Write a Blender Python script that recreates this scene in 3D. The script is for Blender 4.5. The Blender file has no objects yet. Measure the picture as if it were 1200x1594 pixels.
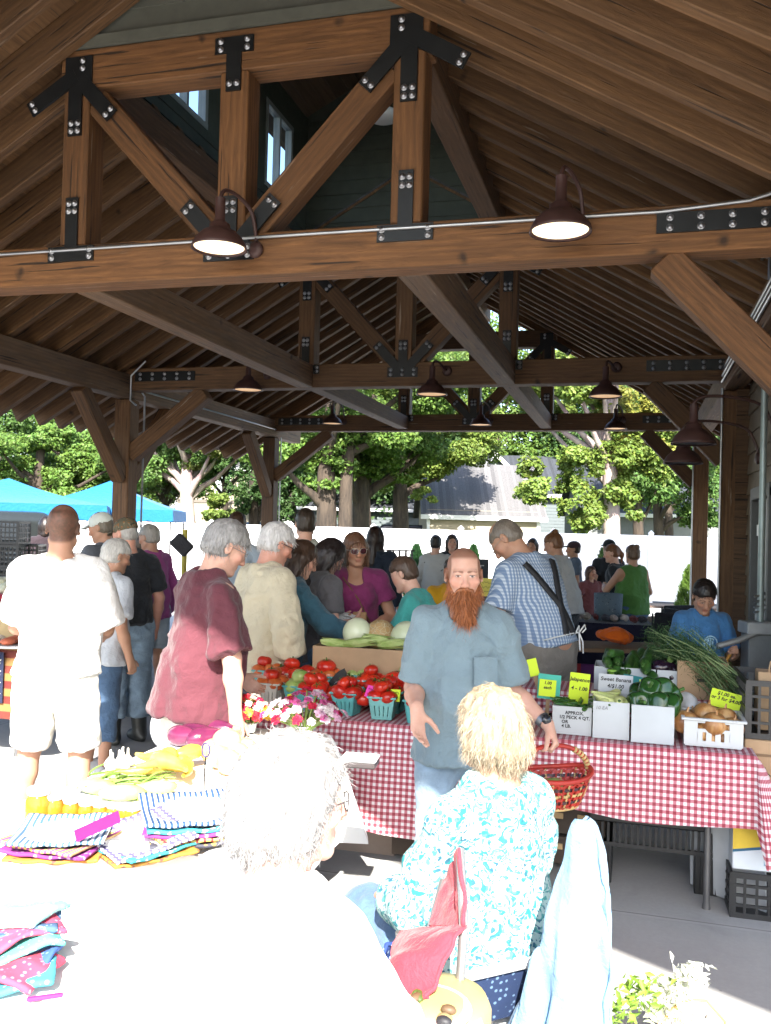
import bpy, math, random
import numpy as np
from mathutils import Vector, Matrix, Euler
random.seed(7)
RNG = np.random.default_rng(7)
PI = math.pi
SC = bpy.context.scene
COL = SC.collection
rad = math.radians

# ------------------------------------------------------------------ camera frame
CH = 1.75
YAW, PITCH, ROLL, FPX = rad(15.5), rad(0.9), rad(1.5), 1400.0
_f = np.array([-math.sin(YAW) * math.cos(PITCH), math.cos(YAW) * math.cos(PITCH), math.sin(PITCH)])
_r = np.array([math.cos(YAW), math.sin(YAW), 0.0])
_u = np.cross(_r, _f)
CR = math.cos(ROLL) * _r + math.sin(ROLL) * _u
CU = -math.sin(ROLL) * _r + math.cos(ROLL) * _u
CF = _f
CP = np.array([0, 0, CH])


def ray(px, py):
    return CF + CR * (px - 600) / FPX - CU * (py - 797) / FPX


def W(px, py, d):
    """point at depth d (metres along the view axis) seen at photo pixel px, py"""
    return Vector(CP + ray(px, py) * d)


def G(px, py, z=0.0):
    """point at height z seen at photo pixel px, py"""
    r = ray(px, py)
    return Vector(CP + r * ((z - CH) / r[2]))


def Yp(px, py, y):
    r = ray(px, py)
    return Vector(CP + r * (y / r[1]))


# ------------------------------------------------------------------ objects
WM = {}


def link(o, parent=None, world=None):
    COL.objects.link(o)
    world = world or Matrix.Identity(4)
    if parent is not None:
        o.parent = parent
        o.matrix_basis = WM[parent.name].inverted() @ world
    else:
        o.matrix_basis = world
    WM[o.name] = world.copy()
    return o


def tag(o, label=None, cat=None, group=None, kind=None):
    if label: o['label'] = label
    if cat: o['category'] = cat
    if group: o['group'] = group
    if kind: o['kind'] = kind
    return o


def thing(name, label, cat, loc=(0, 0, 0), rz=0.0, group=None):
    o = bpy.data.objects.new(name, None)
    o.empty_display_size = 0.1
    link(o, None, Matrix.Translation(Vector(loc)) @ Matrix.Rotation(rz, 4, 'Z'))
    return tag(o, label, cat, group)


def setxf(o, world):
    """move a top-level object (children follow)"""
    o.matrix_basis = world
    WM[o.name] = world.copy()


def dup(o, world, label=None, group=None):
    """copy of a thing with its parts and sub-parts"""
    r = o.copy(); COL.objects.link(r); r.matrix_basis = world; WM[r.name] = world.copy()
    if label: r['label'] = label
    if group: r['group'] = group
    for ch in list(o.children):
        c = ch.copy(); COL.objects.link(c); c.parent = r
        for g in list(ch.children):
            d = g.copy(); COL.objects.link(d); d.parent = c
    return r


def T(loc, rz=0.0, rx=0.0, ry=0.0, s=1.0):
    if not hasattr(s, '__len__'): s = (s, s, s)
    return Matrix.Translation(Vector(loc)) @ Euler((rx, ry, rz)).to_matrix().to_4x4() @ Matrix.Diagonal((*s, 1))


def npmesh(name, v, f, mats, mi=None, smooth=False, uv=None, col=None):
    """v (n,3) array; f: list of faces or (m,k) array; uv per-loop array; col per-vertex (n,3)"""
    me = bpy.data.meshes.new(name)
    v = np.asarray(v, dtype=np.float32)
    if isinstance(f, np.ndarray):
        m, k = f.shape
        me.vertices.add(len(v)); me.vertices.foreach_set('co', v.ravel())
        me.loops.add(m * k); me.loops.foreach_set('vertex_index', f.astype(np.int32).ravel())
        me.polygons.add(m)
        me.polygons.foreach_set('loop_start', np.arange(0, m * k, k, dtype=np.int32))
        me.polygons.foreach_set('loop_total', np.full(m, k, dtype=np.int32))
    else:
        me.from_pydata([tuple(map(float, p)) for p in v], [], [tuple(int(i) for i in q) for q in f])
    if not isinstance(mats, (list, tuple)): mats = [mats]
    for m_ in mats: me.materials.append(m_)
    if mi is not None:
        me.polygons.foreach_set('material_index', np.asarray(mi, dtype=np.int32))
    if smooth is True:
        me.polygons.foreach_set('use_smooth', np.ones(len(me.polygons), dtype=bool))
    elif smooth is not False:
        me.polygons.foreach_set('use_smooth', np.asarray(smooth, dtype=bool))
    if uv is not None:
        l = me.uv_layers.new(name='UVMap'); l.data.foreach_set('uv', np.asarray(uv, dtype=np.float32).ravel())
    if col is not None:
        a = me.color_attributes.new('Col', 'FLOAT_COLOR', 'POINT')
        c4 = np.ones((len(v), 4), dtype=np.float32); c4[:, :3] = col
        a.data.foreach_set('color', c4.ravel())
    me.update(calc_edges=True)
    me.validate()
    return me


class MB:
    """collects boxes, bars, tubes, lathes... and links them as one mesh object"""
    def __init__(s):
        s.v = []; s.f = []; s.mi = []; s.sm = []; s.cur = 0

    def add(s, verts, faces, smooth=False, m=None, mi=None):
        b = len(s.v)
        if m is not None: verts = [m @ Vector(p) for p in verts]
        s.v += [tuple(p) for p in verts]
        s.f += [tuple(i + b for i in q) for q in faces]
        s.mi += [s.cur if mi is None else mi] * len(faces)
        s.sm += [smooth] * len(faces)
        return s

    def box(s, c, size, m=None, ch=0.0, mi=None):
        cx, cy, cz = c; x, y, z = [q / 2 for q in size]
        if ch <= 0:
            vs = [(cx + i * x, cy + j * y, cz + k * z) for i in (-1, 1) for j in (-1, 1) for k in (-1, 1)]
            fs = [(0, 1, 3, 2), (4, 6, 7, 5), (0, 4, 5, 1), (2, 3, 7, 6), (0, 2, 6, 4), (1, 5, 7, 3)]
            return s.add(vs, fs, False, m, mi)
        # chamfered box
        ch = min(ch, x * .9, y * .9, z * .9)
        vs = []; idx = {}
        for i in (-1, 1):
            for j in (-1, 1):
                for k in (-1, 1):
                    for ax in range(3):
                        p = [i * (x - ch), j * (y - ch), k * (z - ch)]
                        p[ax] = (i * x, j * y, k * z)[ax]
                        idx[(i, j, k, ax)] = len(vs)
                        vs.append((cx + p[0], cy + p[1], cz + p[2]))
        fs = []
        S = (-1, 1)
        for i in S:
            q = [idx[(i, -1, -1, 0)], idx[(i, 1, -1, 0)], idx[(i, 1, 1, 0)], idx[(i, -1, 1, 0)]]; fs.append(q if i > 0 else q[::-1])
            q = [idx[(-1, i, -1, 1)], idx[(-1, i, 1, 1)], idx[(1, i, 1, 1)], idx[(1, i, -1, 1)]]; fs.append(q if i > 0 else q[::-1])
            q = [idx[(-1, -1, i, 2)], idx[(1, -1, i, 2)], idx[(1, 1, i, 2)], idx[(-1, 1, i, 2)]]; fs.append(q if i > 0 else q[::-1])
        for a in S:
            for b in S:
                q = [idx[(a, b, -1, 0)], idx[(a, b, 1, 0)], idx[(a, b, 1, 1)], idx[(a, b, -1, 1)]]; fs.append(q if a * b < 0 else q[::-1])
                q = [idx[(a, -1, b, 0)], idx[(a, 1, b, 0)], idx[(a, 1, b, 2)], idx[(a, -1, b, 2)]]; fs.append(q if a * b > 0 else q[::-1])
                q = [idx[(-1, a, b, 1)], idx[(1, a, b, 1)], idx[(1, a, b, 2)], idx[(-1, a, b, 2)]]; fs.append(q if a * b < 0 else q[::-1])
                for c in S:
                    q = [idx[(a, b, c, 0)], idx[(a, b, c, 1)], idx[(a, b, c, 2)]]; fs.append(q if a * b * c > 0 else q[::-1])
        return s.add(vs, fs, False, m, mi)

    def tube(s, pts, r, n=8, closed=False, caps=True, m=None, mi=None, flat=1.0):
        pts = [Vector(p) for p in pts]
        k = len(pts)
        rs = r if hasattr(r, '__len__') else [r] * k
        vs = []
        prev = None
        for i, p in enumerate(pts):
            if closed: t = pts[(i + 1) % k] - pts[i - 1]
            else: t = pts[min(i + 1, k - 1)] - pts[max(i - 1, 0)]
            if t.length < 1e-9: t = Vector((0, 0, 1))
            t.normalize()
            if prev is None:
                a = t.orthogonal().normalized() if abs(t.z) > .98 else t.cross(Vector((0, 0, 1))).normalized()
            else:
                a = (prev - t * prev.dot(t))
                a = a.normalized() if a.length > 1e-6 else t.orthogonal().normalized()
            prev = a
            b = t.cross(a)
            for j in range(n):
                th = 2 * PI * j / n
                vs.append(p + (a * math.cos(th) + b * math.sin(th) * flat) * rs[i])
        fs = []
        for i in range(k if closed else k - 1):
            o, o2 = i * n, ((i + 1) % k) * n
            for j in range(n):
                fs.append((o + j, o + (j + 1) % n, o2 + (j + 1) % n, o2 + j))
        s.add(vs, fs, True, m, mi)
        if caps and not closed:
            s.add(vs[:n], [tuple(range(n))[::-1]], False, m, mi)
            s.add(vs[-n:], [tuple(range(n))], False, m, mi)
        return s

    def lathe(s, prof, n=24, m=None, mi=None, smooth=True, closed=False):
        vs = []
        for r, z in prof:
            for j in range(n):
                th = 2 * PI * j / n
                vs.append((r * math.cos(th), r * math.sin(th), z))
        fs = []
        k = len(prof)
        for i in range(k if closed else k - 1):
            o, o2 = i * n, ((i + 1) % k) * n
            for j in range(n):
                fs.append((o + j, o + (j + 1) % n, o2 + (j + 1) % n, o2 + j))
        return s.add(vs, fs, smooth, m, mi)

    def prism(s, poly, y0, y1, m=None, mi=None):
        """polygon in XZ extruded along Y"""
        n = len(poly)
        vs = [(x, y0, z) for x, z in poly] + [(x, y1, z) for x, z in poly]
        fs = [tuple(range(n)), tuple(range(n, 2 * n))[::-1]] + [(i, i + n, (i + 1) % n + n, (i + 1) % n) for i in range(n)]
        return s.add(vs, fs, False, m, mi)

    def ell(s, c, r, n=12, k=8, m=None, mi=None):
        vs = [(c[0], c[1], c[2] + r[2])]
        for i in range(1, k):
            ph = PI * i / k
            for j in range(n):
                th = 2 * PI * j / n
                vs.append((c[0] + r[0] * math.sin(ph) * math.cos(th), c[1] + r[1] * math.sin(ph) * math.sin(th), c[2] + r[2] * math.cos(ph)))
        vs.append((c[0], c[1], c[2] - r[2]))
        fs = [(0, 1 + j, 1 + (j + 1) % n) for j in range(n)]
        for i in range(k - 2):
            o = 1 + i * n
            for j in range(n):
                fs.append((o + j, o + n + j, o + n + (j + 1) % n, o + (j + 1) % n))
        o = 1 + (k - 2) * n; e = len(vs) - 1
        fs += [(o + j, e, o + (j + 1) % n) for j in range(n)]
        return s.add(vs, fs, True, m, mi)

    def mesh(s, name, mats):
        return npmesh(name, np.array(s.v), s.f, mats, s.mi, s.sm)

    def build(s, name, mats, parent=None, world=None, local=None):
        """world: matrix of the object; local: relative to its parent"""
        if local is not None and parent is not None: world = WM[parent.name] @ local
        if world is None and parent is not None: world = WM[parent.name]
        return link(bpy.data.objects.new(name, s.mesh(name, mats)), parent, world)


def obj(name, me, parent=None, world=None, local=None):
    if local is not None and parent is not None: world = WM[parent.name] @ local
    if world is None and parent is not None: world = WM[parent.name]
    return link(bpy.data.objects.new(name, me), parent, world)


def axisM(A, B, up=(0, 0, 1)):
    """matrix at the middle of A-B whose X runs along it and whose Z leans to up"""
    A, B = Vector(A), Vector(B)
    x = (B - A).normalized(); up = Vector(up)
    y = up.cross(x)
    if y.length < 1e-4: y = Vector((0, 1, 0)).cross(x)
    y.normalize(); z = x.cross(y)
    m = Matrix((x, y, z)).transposed().to_4x4()
    m.translation = (A + B) / 2
    return m


def beam(name, A, B, w, h, mat, parent, up=(0, 0, 1), ch=.008):
    L = (Vector(B) - Vector(A)).length
    return MB().box((0, 0, 0), (L, w, h), ch=ch).build(name, mat, parent, world=axisM(A, B, up))


# ------------------------------------------------------------------ numpy noise
def vnoise(p, seed=0):
    """smooth value noise in [-1,1] at points p (n,3)"""
    p = np.asarray(p, dtype=np.float64)
    i = np.floor(p).astype(np.int64); f = p - i
    f = f * f * (3 - 2 * f)

    def h(x, y, z):
        n = (x * 374761393 + y * 668265263 + z * 2147483647 + seed * 1274126177) & 0xffffffff
        n = ((n ^ (n >> 13)) * 1274126177) & 0xffffffff
        n = n ^ (n >> 16)
        return (n & 0xffff) / 32767.5 - 1
    r = 0
    for a in (0, 1):
        for b in (0, 1):
            for c in (0, 1):
                w = (f[..., 0] if a else 1 - f[..., 0]) * (f[..., 1] if b else 1 - f[..., 1]) * (f[..., 2] if c else 1 - f[..., 2])
                r = r + w * h(i[..., 0] + a, i[..., 1] + b, i[..., 2] + c)
    return r


# ------------------------------------------------------------------ materials
MATS = {}


class NT:
    def __init__(s, name):
        s.m = bpy.data.materials.new(name); s.m.use_nodes = True
        s.t = s.m.node_tree; s.n = s.t.nodes; s.l = s.t.links
        s.b = s.n['Principled BSDF']

    def node(s, typ, **kw):
        o = s.n.new(typ)
        for k, v in kw.items():
            if k.startswith('i_'):
                key = k[2:]
                key = int(key) if key.isdigit() else key.replace('_', ' ')
                o.inputs[key].default_value = v
            else: setattr(o, k, v)
        return o

    def link(s, a, b): s.l.new(a, b)

    def coords(s, kind='Object', scale=(1, 1, 1), rot=(0, 0, 0), rnd=0.0):
        tc = s.node('ShaderNodeTexCoord'); mp = s.node('ShaderNodeMapping')
        mp.inputs['Scale'].default_value = scale; mp.inputs['Rotation'].default_value = rot
        s.link(tc.outputs[kind], mp.inputs['Vector'])
        if rnd:
            oi = s.node('ShaderNodeObjectInfo'); mul = s.node('ShaderNodeMath', operation='MULTIPLY', i_1=rnd)
            s.link(oi.outputs['Random'], mul.inputs[0])
            cb = s.node('ShaderNodeCombineXYZ')
            for k in range(3): s.link(mul.outputs[0], cb.inputs[k])
            s.link(cb.outputs[0], mp.inputs['Location'])
        return mp.outputs['Vector']

    def noise(s, vec, scale=5, detail=4, rough=.55, dist=0):
        o = s.node('ShaderNodeTexNoise', i_Scale=scale, i_Detail=detail, i_Roughness=rough, i_Distortion=dist)
        s.link(vec, o.inputs['Vector']); return o.outputs['Fac']

    def ramp(s, fac, stops, interp='LINEAR'):
        o = s.node('ShaderNodeValToRGB'); cr = o.color_ramp; cr.interpolation = interp
        while len(cr.elements) > 2: cr.elements.remove(cr.elements[-1])
        for i, (p, c) in enumerate(stops):
            e = cr.elements[i] if i < 2 else cr.elements.new(p)
            e.position = p
            e.color = (*c, 1) if hasattr(c, '__len__') else (c, c, c, 1)
        s.link(fac, o.inputs['Fac']); return o.outputs['Color']

    def mix(s, fac, a, b, mode='MIX'):
        o = s.node('ShaderNodeMix', data_type='RGBA', blend_type=mode)
        ins = [o.inputs[0], o.inputs[6], o.inputs[7]]
        for i, x in zip(ins, (fac, a, b)):
            if hasattr(x, 'is_output'): s.link(x, i)
            elif hasattr(x, '__len__'): i.default_value = (*x, 1)
            else: i.default_value = x
        return o.outputs[2]

    def math(s, op, a, b=0.0):
        o = s.node('ShaderNodeMath', operation=op)
        for i, x in zip(o.inputs, (a, b)):
            if hasattr(x, 'is_output'): s.link(x, i)
            else: i.default_value = x
        return o.outputs[0]

    def sep(s, vec):
        o = s.node('ShaderNodeSeparateXYZ'); s.link(vec, o.inputs[0]); return o.outputs

    def bump(s, h, strength=.3, dist=.01):
        o = s.node('ShaderNodeBump', i_Strength=strength, i_Distance=dist)
        s.link(h, o.inputs['Height']); s.link(o.outputs[0], s.b.inputs['Normal'])

    def col(s, c):
        i = s.b.inputs['Base Color']
        if hasattr(c, 'is_output'): s.link(c, i)
        else: i.default_value = (*c, 1)

    def set(s, **kw):
        for k, v in kw.items(): s.b.inputs[k.replace('_', ' ')].default_value = v
        return s


def mk(name):
    def deco(fn):
        def g(*a, **k):
            key = (name, a, tuple(sorted(k.items())))
            if key not in MATS: MATS[key] = fn(*a, **k)
            return MATS[key]
        return g
    return deco


@mk('plain')
def plain(c, rough=.6, var=.15, scale=8, metal=0.0, bump=0.0, spec=.5, rnd=0.0, bs=60):
    n = NT('plain'); v = n.coords('Object', rnd=7)
    f = n.noise(v, scale, 5)
    a = tuple(x * (1 - var) for x in c); b = tuple(min(1, x * (1 + var)) for x in c)
    cc = n.ramp(f, [(.3, a), (.7, b)])
    if rnd:
        oi = n.node('ShaderNodeObjectInfo')
        h = n.node('ShaderNodeHueSaturation')
        n.link(n.math('ADD', n.math('MULTIPLY', oi.outputs['Random'], rnd), 1 - rnd / 2), h.inputs['Value'])
        n.link(cc, h.inputs['Color']); cc = h.outputs[0]
    n.col(cc); n.set(Roughness=rough, Metallic=metal); n.b.inputs['Specular IOR Level'].default_value = spec
    if bump: n.bump(n.noise(v, bs, 3), bump, .004)
    return n.m


@mk('wood')
def wood(a=(.085, .045, .021), b=(.20, .105, .048), sc=1.0, weather=0.0):
    n = NT('timber'); v = n.coords('Object', (1, 1, 1), rnd=37)
    v2 = n.node('ShaderNodeMapping'); v2.inputs['Scale'].default_value = (1.3 * sc, 12 * sc, 12 * sc); n.link(v, v2.inputs[0])
    g = n.noise(v2.outputs[0], 2.0, 8, .68, 1.1)
    big = n.noise(v, 1.6, 3)
    wv = n.node('ShaderNodeMapping'); wv.inputs['Scale'].default_value = (.5, 7, 7); n.link(v, wv.inputs[0])
    ring = n.node('ShaderNodeTexWave', wave_type='RINGS', rings_direction='X', i_Scale=1.6, i_Distortion=5, i_Detail=3)
    ring.inputs['Detail Scale'].default_value = 1.0
    n.link(wv.outputs[0], ring.inputs['Vector'])
    c = n.ramp(g, [(.3, a), (.72, b)])
    c = n.mix(n.math('MULTIPLY', ring.outputs['Fac'], .35), c, tuple(x * .5 for x in a))
    c = n.mix(n.math('MULTIPLY', n.ramp(big, [(.35, 0.), (.7, 1.)]), .45), c, tuple(x * .62 for x in b))
    # drying checks along the grain
    ck = n.node('ShaderNodeMapping'); ck.inputs['Scale'].default_value = (.7, 22, 22); n.link(v, ck.inputs[0])
    cr = n.ramp(n.noise(ck.outputs[0], 1.7, 3, .5, .2), [(.645, 0.), (.68, 1.)])
    c = n.mix(n.math('MULTIPLY', cr, .85), c, (.012, .007, .004))
    vo = n.node('ShaderNodeTexVoronoi', i_Scale=2.4); kd = n.node('ShaderNodeTexNoise', i_Scale=7, i_Detail=2); n.link(v, kd.inputs['Vector']); n.link(n.mix(.10, v, kd.outputs['Color'], 'ADD'), vo.inputs['Vector'])
    kn = n.ramp(vo.outputs['Distance'], [(.03, 1.), (.10, 0.)])
    c = n.mix(n.math('MULTIPLY', kn, .85), c, (.02, .010, .005))
    pl = n.node('ShaderNodeMapping'); pl.inputs['Scale'].default_value = (1.6, 30, 30); n.link(v, pl.inputs[0])
    ps = n.math('MULTIPLY', n.ramp(n.noise(pl.outputs[0], 1.0, 5, .65), [(.62, 0.), (.68, 1.)]), n.ramp(n.noise(v, 1.1, 3), [(.52, 0.), (.62, 1.)]))
    c = n.mix(n.math('MULTIPLY', ps, .6), c, (.42, .33, .24))
    if weather: c = n.mix(n.math('MULTIPLY', n.ramp(n.noise(v2.outputs[0], 1.3, 4), [(.4, 0.), (.6, 1.)]), weather), c, (.20, .165, .135))
    oi = n.node('ShaderNodeObjectInfo'); h = n.node('ShaderNodeHueSaturation')
    n.link(n.math('ADD', n.math('MULTIPLY', oi.outputs['Random'], .5), .75), h.inputs['Value']); n.link(c, h.inputs['Color'])
    n.col(h.outputs[0]); n.set(Roughness=.72)
    n.bump(n.math('SUBTRACT', g, n.math('MULTIPLY', cr, .8)), .5, .010)
    return n.m


@mk('planks')
def planks(a, b, width=.14, axis=1, dark=.01):
    """boards whose joints are every `width` metres along object axis"""
    n = NT('boards'); v = n.coords('Object')
    s = n.sep(v); t = n.math('DIVIDE', s[axis], width)
    idx = n.math('FLOOR', t); fr = n.math('FRACT', t)
    wn = n.node('ShaderNodeTexWhiteNoise', noise_dimensions='1D'); n.link(idx, wn.inputs['W'])
    sc = [1, 1, 1]; lng = 1 - axis if axis < 2 else 0
    for k in range(3): sc[k] = 1.0 if k == lng else 14
    mp = n.node('ShaderNodeMapping'); mp.inputs['Scale'].default_value = sc; n.link(v, mp.inputs[0])
    g = n.noise(mp.outputs[0], 2, 5, .6, .4)
    c = n.ramp(g, [(.3, a), (.7, b)])
    h = n.node('ShaderNodeHueSaturation'); n.link(c, h.inputs['Color'])
    n.link(n.math('ADD', n.math('MULTIPLY', wn.outputs['Value'], .5), .75), h.inputs['Value'])
    gap = n.ramp(fr, [(.0, 1.), (.035, 0.)])
    c = n.mix(gap, h.outputs[0], (dark, dark * .8, dark * .7))
    n.col(c); n.set(Roughness=.75); n.bump(n.math('SUBTRACT', n.math('MULTIPLY', g, .3), gap), .5, .006)
    return n.m


@mk('fabric')
def fabric(c, var=.12, rough=.85, weave=900, scale=6, fold=.0):
    n = NT('fabric'); v = n.coords('Object', rnd=5)
    f = n.noise(v, scale, 5, .6)
    cc = n.ramp(f, [(.3, tuple(x * (1 - var) for x in c)), (.7, tuple(min(1, x * (1 + var)) for x in c))])
    n.col(cc); n.set(Roughness=rough, Sheen_Weight=.15); n.b.inputs['Specular IOR Level'].default_value = .2
    fine = n.noise(v, weave * .35, 2)
    n.bump(n.math('ADD', n.math('ADD', n.math('MULTIPLY', n.noise(v, 9, 4, .6, 1.2), 2.2), n.noise(v, 26, 4)), n.math('MULTIPLY', fine, .2)), .55, .012)
    return n.m


@mk('emit')
def emit(c, s):
    n = NT('lamp_glow'); n.col(c); n.b.inputs['Emission Color'].default_value = (*c, 1); n.b.inputs['Emission Strength'].default_value = s
    return n.m


@mk('glass')
def glass(c=(.02, .025, .03), rough=.05):
    n = NT('window_glass'); n.col(c); n.set(Roughness=rough); n.b.inputs['Specular IOR Level'].default_value = .9
    return n.m
# ================================================================== world, sun, camera
def setup():
    w = bpy.data.worlds.new('World'); SC.world = w; w.use_nodes = True
    nt = w.node_tree; bg = nt.nodes['Background']
    sky = nt.nodes.new('ShaderNodeTexSky'); sky.sky_type = 'NISHITA'; sky.sun_disc = False
    d = Vector((.35, -1.2, 1)).normalized()
    sky.sun_elevation = math.asin(d.z); sky.sun_rotation = math.atan2(d.x, d.y)
    sky.air_density = 1.0; sky.dust_density = 1.5; sky.altitude = 100
    nt.links.new(sky.outputs[0], bg.inputs[0]); bg.inputs[1].default_value = .15
    s = bpy.data.lights.new('sun', 'SUN'); s.energy = 4.6; s.angle = rad(.53); s.color = (1, .95, .87)
    so = bpy.data.objects.new('sun', s); COL.objects.link(so)
    so.rotation_euler = (-d).to_track_quat('-Z', 'Y').to_euler()
    c = bpy.data.cameras.new('camera'); c.sensor_fit = 'HORIZONTAL'; c.sensor_width = 36
    c.lens = 36 * FPX / 1200; c.clip_start = .05; c.clip_end = 2000
    co = bpy.data.objects.new('camera', c); COL.objects.link(co)
    m = Matrix(((CR[0], CU[0], -CF[0], 0), (CR[1], CU[1], -CF[1], 0), (CR[2], CU[2], -CF[2], CH), (0, 0, 0, 1)))
    co.matrix_world = m
    SC.camera = co
    v = SC.view_settings; v.view_transform = 'Standard'; v.look = 'None'; v.exposure = 2.2; v.gamma = 1
    cy = SC.cycles
    cy.max_bounces = 8; cy.diffuse_bounces = 5; cy.glossy_bounces = 3; cy.transmission_bounces = 4; cy.transparent_max_bounces = 6
    cy.sample_clamp_indirect = 6; cy.use_denoising = True; cy.caustics_reflective = False; cy.caustics_refractive = False
    cy.use_adaptive_sampling = True; cy.adaptive_threshold = .015


setup()


# ================================================================== ground
def concrete():
    n = NT('concrete'); v = n.coords('Object')
    f = n.noise(v, 1.1, 6, .62); g = n.noise(v, 45, 4, .7)
    c = n.ramp(f, [(.3, (.33, .325, .315)), (.7, (.43, .425, .41))])
    c = n.mix(n.math('MULTIPLY', n.ramp(g, [(.35, 0.), (.65, 1.)]), .22), c, (.25, .245, .235))
    st = n.ramp(n.noise(v, 2.7, 4, .5, .8), [(.60, 0.), (.70, 1.)])
    c = n.mix(n.math('MULTIPLY', st, .25), c, (.20, .195, .185))
    s = n.sep(v)
    j = []
    for ax, off, sp in ((0, .7, 4.4), (1, .12, 4.45)):
        t = n.math('FRACT', n.math('DIVIDE', n.math('ADD', s[ax], off + 40 * sp), sp))
        j.append(n.ramp(t, [(0, 1.), (.0024, 0.)]))
    jj = n.math('MAXIMUM', j[0], j[1])
    lip = []
    for ax, off, sp in ((0, .7, 4.4), (1, .12, 4.45)):
        t = n.math('FRACT', n.math('DIVIDE', n.math('ADD', s[ax], off + 40 * sp + .02), sp))
        lip.append(n.ramp(t, [(0, 1.), (.011, 0.)]))
    c = n.mix(n.math('MULTIPLY', n.math('MAXIMUM', lip[0], lip[1]), .4), c, (.5, .49, .47))
    c = n.mix(jj, c, (.12, .115, .11))
    sp = n.node('ShaderNodeTexVoronoi', i_Scale=7.0); n.link(v, sp.inputs['Vector'])
    c = n.mix(n.math('MULTIPLY', n.ramp(sp.outputs['Distance'], [(.03, 1.), (.06, 0.)]), .5), c, (.13, .125, .12))
    n.col(c); n.set(Roughness=.8); n.bump(n.math('ADD', g, n.math('MULTIPLY', jj, -3)), .25, .004)
    return n.m


def groundmat():
    n = NT('asphalt_and_grass'); v = n.coords('Object')
    f = n.noise(v, 60, 4, .7)
    asp = n.ramp(f, [(.3, (.06, .06, .06)), (.7, (.11, .11, .108))])
    gr = n.ramp(n.noise(v, 9, 5, .7), [(.3, (.03, .06, .015)), (.7, (.09, .14, .04))])
    y = n.sep(v)[1]
    c = n.mix(n.ramp(n.math('SUBTRACT', y, 25.5), [(0, 0.), (.05, 1.)]), asp, gr)
    n.col(c); n.set(Roughness=.9); n.bump(f, .4, .01)
    return n.m


def pave(name, x0, x1, y0, y1, z, mat, lab=None):
    me = npmesh(name, [(x0, y0, z), (x1, y0, z), (x1, y1, z), (x0, y1, z)], [(0, 1, 2, 3)], mat)
    return tag(obj(name, me), kind='structure')


pave('ground', -900, 900, -900, 900, -.05, groundmat())
slab = MB().box((-2.0, 8.0, -.035), (13.6, 28.0, .07), ch=.012)
tag(slab.build('pavement', concrete()), kind='structure')
mul = NT('mulch'); _v = mul.coords('Object')
mul.col(mul.ramp(mul.noise(_v, 30, 5, .7), [(.3, (.03, .017, .01)), (.7, (.11, .065, .04))])); mul.bump(mul.noise(_v, 30, 4), .8, .03)
tag(MB().box((-4, 22.75, -.02), (26, .9, .1), ch=.03).build('mulch_bed', mul.m), kind='structure')

# ================================================================== pavilion
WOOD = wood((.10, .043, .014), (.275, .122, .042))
WOODD = wood((.080, .038, .015), (.205, .102, .042))  # darker copy for timbers farther in; roof shade is put into the colour
WOODG = wood((.10, .058, .030), (.26, .138, .062), 1.0, .12)
STEEL = plain((.018, .019, .02), .45, .2, metal=.4)
BOLT = plain((.40, .40, .41), .38, .1, metal=.9)
GALV = plain((.42, .43, .44), .35, .12, metal=.85)
XC, XL, XR = -2.47, -5.9, .92
XQ = 1.13
YT = (5.2, 9.55, 14.0)
ZT = 3.41          # tie beam axis
pav = thing('market_pavilion', 'timber framed open market pavilion with steel connector plates and exposed rafters', 'pavilion', (XC, 5.2, 0))

boltmb = MB(); boltmb.lathe([(.0, .020), (.009, .018), (.0145, .011), (.016, .005), (.021, .005), (.021, 0)], 10)
BOLTME = boltmb.mesh('bolt', BOLT)


def plate(y, boxes, bolts):
    """boxes: (cx, cz, w, h, angle) in the truss plane; bolts: list of (x, z)"""
    b = MB()
    for i, (cx, cz, w, h, a) in enumerate(boxes):
        b.box((0, 0, 0), (w, .012 + .0016 * i, h), m=Matrix.Translation((cx, 0, cz)) @ Matrix.Rotation(-a, 4, 'Y'))
    o = b.build('connector_plate', STEEL, pav, world=Matrix.Translation((0, y, 0)))
    for x, z in bolts:
        obj('bolt', BOLTME, o, world=Matrix.Translation((x, y - .005, z)) @ Matrix.Rotation(PI / 2, 4, 'X'))
    return o


def armbolts(cx, cz, w, h, a, n=2):
    """two rows of bolts near the outer end of an arm (local x along w)"""
    r = []
    ca, sa = math.cos(a), math.sin(a)
    for i in range(n):
        for k in (-1, 1):
            lx = w / 2 - .035 - i * .065; lz = k * h * .25
            r.append((cx + lx * ca - lz * sa, cz + lx * sa + lz * ca))
    return r


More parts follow.
